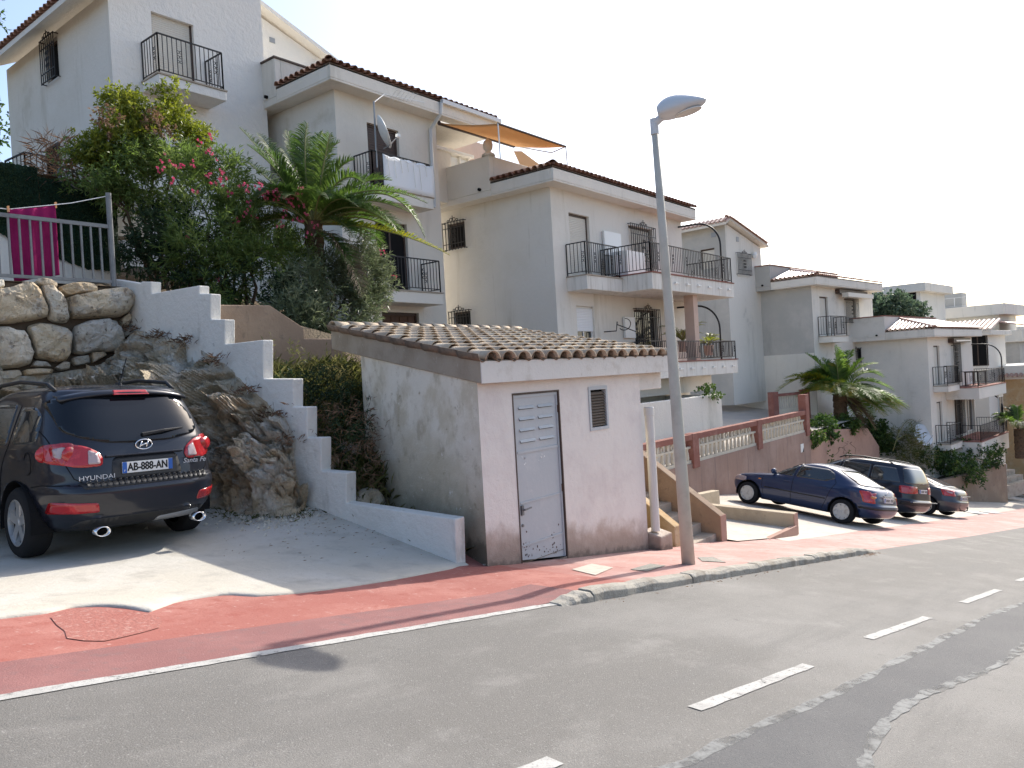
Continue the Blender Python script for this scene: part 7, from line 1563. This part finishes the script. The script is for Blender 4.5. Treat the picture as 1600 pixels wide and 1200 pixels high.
# far palm at the right edge, far tree on the skyline, plants on balconies
c3 = atX(1592, 672, 52.0); palm('small_palm', 'dark green small palm at the right edge in front of the ochre house', c3, [], 0, 22, 2.2, [MT['leaf_dark'], GP], .3, 1.6, .5, 26, .07, (5, 80))
ft = thing('far_tree', 'bluish green bushy tree between the far flat roofed buildings', 'tree', atX(1388, 500, 56)-U0*2)
foliage('crown', [(atX(x, y, 56+dx), (r, r, r*.8)) for x, y, dx, r in [(1365,485,0,1.1),(1385,480,1,1.2),(1405,483,0,1.2),(1425,492,1,1.0),(1375,495,0,1.0),(1400,495,0,1.2),(1392,470,0,.5),(1360,470,0,.4),(1350,492,0,.6)]], 800, 8, .26, .16, MT['leaf_far'], ft, .4, .9, .3, -.15, .5)
stems(ft, atX(1388,500,56)-U0*2, [atX(1385,480,57), atX(1405,485,56)], .12, 'trunk')
for k, (px, py, Y, lb_) in enumerate([(1066,515,12.6,'bright green potted palm behind the lower balcony rail beside the salmon column'),(1106,522,12.4,'low leafy pot plant on the lower balcony right of the salmon column')]):
    c = at(px, py, Y); t_ = thing('potted_plant', lb_, 'pot plant', c-U0*.8)
    mb = MB(); mb.lathe([(.14, -.8), (.18, -.45), (.19, -.42), (.16, -.45)], c, 'z', 12); build('pot', mb, MT['salmon'], t_)
    for j in range(14 if k == 0 else 9):
        a = 2*pi*j*.382; e = rnd.uniform(.3, 1.0); d = np.array([cos(a)*.55, sin(a)*.55, e]); s_ = .75 if k == 0 else .5; frond(t_, c-U0*.4, c-U0*.4+d*s_, c-U0*.4+d*s_*1.1+np.array([d[0], d[1], -.25])*s_, MT['leaf_lime'], .2, 20, .03)
vn = thing('creeper', 'pale creeper trailing over the white terrace wall below the lower balcony', 'creeper', at(1108, 612, 11.4))
foliage('leaves', lumps([(1103,606,11.3,.2,.7),(1112,612,11.2,.2,.9),(1120,618,11.22,.16,.8),(1098,612,11.25,.12,.6)]), 60, 7, .09, .06, MT['leaf_ivy'], vn, .1, 1, .12, -.5)
# trees behind the top house at the left edge
lt_ = thing('background_tree', 'leafy tree behind the top house at the left edge of the picture', 'tree', (9.5, 30, 3))
foliage('crown', [((8.0+x, 27.5+y, z), (r, r, r)) for x, y, z, r in [(0,0,12.0,1.4),(-1.0,1,10.4,1.6),(.3,.6,8.6,1.5),(-.6,0,6.6,1.5),(.2,.4,5.0,1.4)]], 900, 9, .16, .08, MT['leaf_ivy'], lt_, .4, .9, .25, -.2, .7)
stems(lt_, (9.5,30,3), [(8.2,28,11), (8,28,8)], .15, 'trunk')
# undergrowth between the step wall and the hut
def tufts(name, pts, n, h, w_, mt, parent=None, kind=None, sp=.2, lean=.5):
    P = np.repeat(np.array(pts), n, 0)+np.c_[nr_.normal(size=(len(pts)*n, 2))*sp, np.zeros(len(pts)*n)]; m_ = len(P)
    D = nrm(np.c_[nr_.normal(size=(m_, 2))*lean, np.ones(m_)]); V, F = leaves(P-U0*.03, D, h*nr_.uniform(.4, 1.2, m_), w_, .15, .25); return fastmesh(name, V, F, mt, parent, kind=kind)
gp = []
for k in range(520):
    X = rnd.uniform(6.55, 8.9); Y = rnd.uniform(8.4, 10.95) if k % 5 else rnd.uniform(6.7, 8.4)
    gp.append((X, Y, zgard(X, Y)))
tufts('dry_grass', gp, 34, .38, .012, MT['leaf_grass'], kind='stuff', sp=.12)
ub = thing('scrub_bush', 'dark twiggy scrub bush growing beside the utility hut wall', 'bush', at(535, 640, 9.2))
foliage('foliage', [(np.array([7.15, 8.95, -.4]), (.4, .4, .33)), (np.array([7.45, 9.5, -.05]), (.45, .4, .33)), (np.array([6.9, 9.7, .05]), (.3, .35, .22)), (np.array([7.0, 8.6, -.75]), (.28, .3, .22))], 520, 8, .06, .018, MT['leaf_dark'], ub, .3, .9, .16, -.1, 2)
foliage('dry_twigs', [(np.array([7.0, 8.6, -.55]), (.45, .4, .35)), (np.array([6.9, 8.35, -1.1]), (.3, .3, .3))], 200, 5, .12, .012, MT['leaf_brown'], ub, .2, .9, .2, -.3, 2)
wd_ = thing('weed', 'tall green weeds against the brown garden wall', 'weed', (7.6, 10.7, .3))
foliage('foliage', [(np.array([7.4, 10.6, .45]), (.3, .2, .25)), (np.array([8.2, 10.6, .3]), (.4, .2, .25)), (np.array([8.6, 10.4, .2]), (.3, .3, .25))], 90, 7, .11, .014, MT['leaf_grass'], wd_, .9, .5, .25, -.3, 2)
for k in range(7):   # rocks in the bank
    X, Y = [(6.85,8.05),(7.0,8.3),(6.75,8.9),(7.2,8.9),(6.72,7.3),(6.7,6.35),(6.72,6.12)][k]; z = zgard(X, Y); s_ = [.28,.33,.3,.25,.12,.09,.07][k]
    pl3 = [np.array([X+s_*cos(a)*1.1, Y, z+s_*.9*sin(a)]) for a in np.linspace(0, 2*pi, 7, endpoint=False)]
    boulder('loose_stone', pl3, None, (-.4, -.8, .3), s_*.8, MT['rocks'][(2, 1, 0, 2, 1, 1, 2)[k]], 5, 3)
    o = COL.objects[-1]; lab = ['grey rock half buried beside the hut wall, lowest of the big ones','rounded pale rock leaning on the hut side of the bank','brown rock below the scrub bush behind the step wall','dark rock under the twigs near the hut','small pale stone behind the low end of the stepped wall','white stone in the corner between hut and wall end','tiny grey stone at the very end of the stepped wall'][k]
    tag(o, lab, 'rock')
# ------------------------------------------------------------------ green screen fence, white plinth and bits on the left terrace
YF = 15.5
gf = thing('screen_fence', 'dark green artificial hedge screen behind the railing and towel', 'screen', at(80, 430, YF))
def gpan(a, b, name):
    xs = np.linspace(a[0], b[0], 40); zt0, zt1, zb0, zb1 = a[1], b[1], a[2], b[2]; mb = MB(); nz = 26
    for i, x in enumerate(xs):
        t = i/39; zt = zt0+(zt1-zt0)*t+.015*rnd.uniform(-1, 1); zb = zb0+(zb1-zb0)*(t**.7)+.03*sin(t*9)+.02*rnd.uniform(-1, 1)
        for j in range(nz+1): z = zb+(zt-zb)*j/nz; mb.v.append((x, YF-.03+.03*fbm((x, z, 0), 3)+rnd.uniform(-.012, .012), z))
    for i in range(39):
        for j in range(nz): q = i*(nz+1)+j; mb.f.append((q, q+nz+1, q+nz+2, q+1)); mb.m.append(0)
    return build(name, mb, MT['greenfence'], gf, smooth=True)
pt_ = lambda x, y: at(x, y, YF)
gpan((pt_(-60,252)[0], pt_(0,255)[2], pt_(0,360)[2]+.4), (pt_(57,262)[0], pt_(57,262)[2], pt_(60,398)[2]), 'screen_panel')
gpan((pt_(57,278)[0]+.02, pt_(57,276)[2], pt_(60,398)[2]), (pt_(180,302)[0], pt_(172,300)[2], pt_(172,428)[2]), 'screen_panel')
nb = []; 
for k in range(9000):
    x = rnd.uniform(pt_(-40,250)[0], pt_(178,300)[0]); f_ = x < pt_(57,262)[0]; zt = pt_(30,258)[2] if f_ else pt_(57,276)[2]+(pt_(172,300)[2]-pt_(57,276)[2])*(x-pt_(57,262)[0])/(pt_(178,300)[0]-pt_(57,262)[0])
    t = (x-pt_(0,360)[0])/(pt_(172,428)[0]-pt_(0,360)[0]); zb = pt_(0,360)[2]+(pt_(172,428)[2]-pt_(0,360)[2])*max(0, t)**.7
    nb.append((x, YF-.05, rnd.uniform(zb, zt)))
nb = np.array(nb); V, F = leaves(nb, nrm(nr_.normal(size=(len(nb), 3))+np.array([0, -.8, -.4])), .07, .012, .1, .1); fastmesh('needles', V, F, MT['leaf_dark'], gf, kind='stuff')
mb = MB(); x0 = pt_(-80,300)[0]; mb.box(x0, 7.0, YF+.0, YF+.25, 1.6, pt_(0,360)[2]+.25)
o = tag(build('white_plinth', mb, MT['white'], None, loc=(5, YF, 2)), 'white painted wall under the green screen on the left terrace', 'wall')
# iron railing and thin twigs by the top house
fr_pts = [at(8,252,18.2), at(38,238,17.6), at(75,245,17.2), at(112,255,16.9)]
rr_ = thing('iron_railing', 'dark iron terrace railing by the side of the top house', 'railing', fr_pts[1]-U0*.8)
railing(rr_, [p-U0*.85 for p in fr_pts], .85, 'iron', .13, 0)
tw = thing('dead_bush', 'bare grey twiggy bush above the green screen', 'bush', at(100, 300, 15.8))
foliage('twigs', [(at(85,255,15.9), (.3,.3,.45)), (at(112,280,15.7), (.45,.3,.2))], 110, 5, .34, .008, MT['leaf_brown'], tw, .8, .5, .25, -.4, 2)
mb = MB(); mb.ring(at(108,278,15.6), .22, .02, (.3,-1,.2), 14, 4); mb.ring(at(120,282,15.5), .18, .02, (.1,-1,.4), 14, 4); tag(build('wire_coil', mb, MT['galv'], None, loc=at(108,278,15.6)), 'coil of grey wire lying on top of the green screen', 'wire')
mb = MB(); q0 = at(178,318,16.5); q1 = at(212,335,16.5); mb.box(q0[0], q1[0]+.3, 16.5, 16.9, q1[2]-.5, q0[2]); tag(build('stair_block', mb, MT['whiteA'], None, loc=q0), 'white stair wall seen behind the dark shrub beside the railing post', 'wall')
# litter: dry leaves on the driveway and along the kerb
fp2 = []
for b in botc[:11]:
    for k in range(16): fp2.append((b[0]+rnd.gauss(.02, .1), b[1]+rnd.gauss(0, .12), b[2]))
fp2 = [(x, y, G(min(x, 6.35), y)+.02) for x, y, z in fp2 if x < 6.4]
tufts('dry_weeds', fp2, 5, .13, .007, MT['leaf_grass'], kind='stuff', sp=.05, lean=.8)
tp2 = [tuple(p+np.array([rnd.gauss(-.12, .06), rnd.gauss(0, .12), rnd.gauss(.03, .04)])) for p in topc[2:9] for _ in range(16)]
tufts('dry_weeds', tp2, 5, .16, .007, MT['leaf_brown'], kind='stuff', sp=.06, lean=.9)
mb = MB()      # grit and chips below the rock
for k in range(420):
    b = botc[rnd.randrange(0, 9)]; x = b[0]-abs(rnd.gauss(0, .28)); y = b[1]-abs(rnd.gauss(0, .28)); z = G(min(x, 6.35), y)+.02; r = rnd.choice([.008, .012, .02, .035])*rnd.uniform(.6, 1.2)
    if x < 6.3: mb.add([(x+r*rnd.uniform(.6, 1.3), y, z), (x, y+r*rnd.uniform(.6, 1.3), z), (x-r, y, z), (x, y-r*rnd.uniform(.6, 1.3), z), (x+r*.2, y, z+r*.8), (x, y, z-r*.5)], [(0,1,4),(1,2,4),(2,3,4),(3,0,4),(1,0,5),(2,1,5),(3,2,5),(0,3,5)])
build('rock_chips', mb, MT['rocks'][1], kind='stuff')
ltp = [];
for k in range(420):
    px, py = rnd.choice([(rnd.gauss(560, 90), rnd.gauss(815, 14)), (rnd.uniform(340, 720), rnd.uniform(805, 880)), (rnd.gauss(450, 40), rnd.gauss(806, 6))])
    p = shit(px, py, G, -1.6)
    if p[0] < 6.4 and p[1] > 6.2: ltp.append((p[0], p[1], G(p[0], p[1])+.03))
for k in range(170):
    X = rnd.choice([rnd.gauss(13.9, .3), rnd.uniform(6, 14)]); Y = edgeY(X)-.2+rnd.gauss(-.03, .05); ltp.append((X, Y, zroad(X, Y)+.012))
ltp = np.array(ltp); D = nrm(np.c_[nr_.normal(size=(len(ltp), 2)), nr_.normal(size=len(ltp))*.15]); V, F = leaves(ltp, D, nr_.uniform(.02, .07, len(ltp)), .008, .15, 0); fastmesh('leaf_litter', V, F, MT['leaf_brown'], None, kind='stuff')
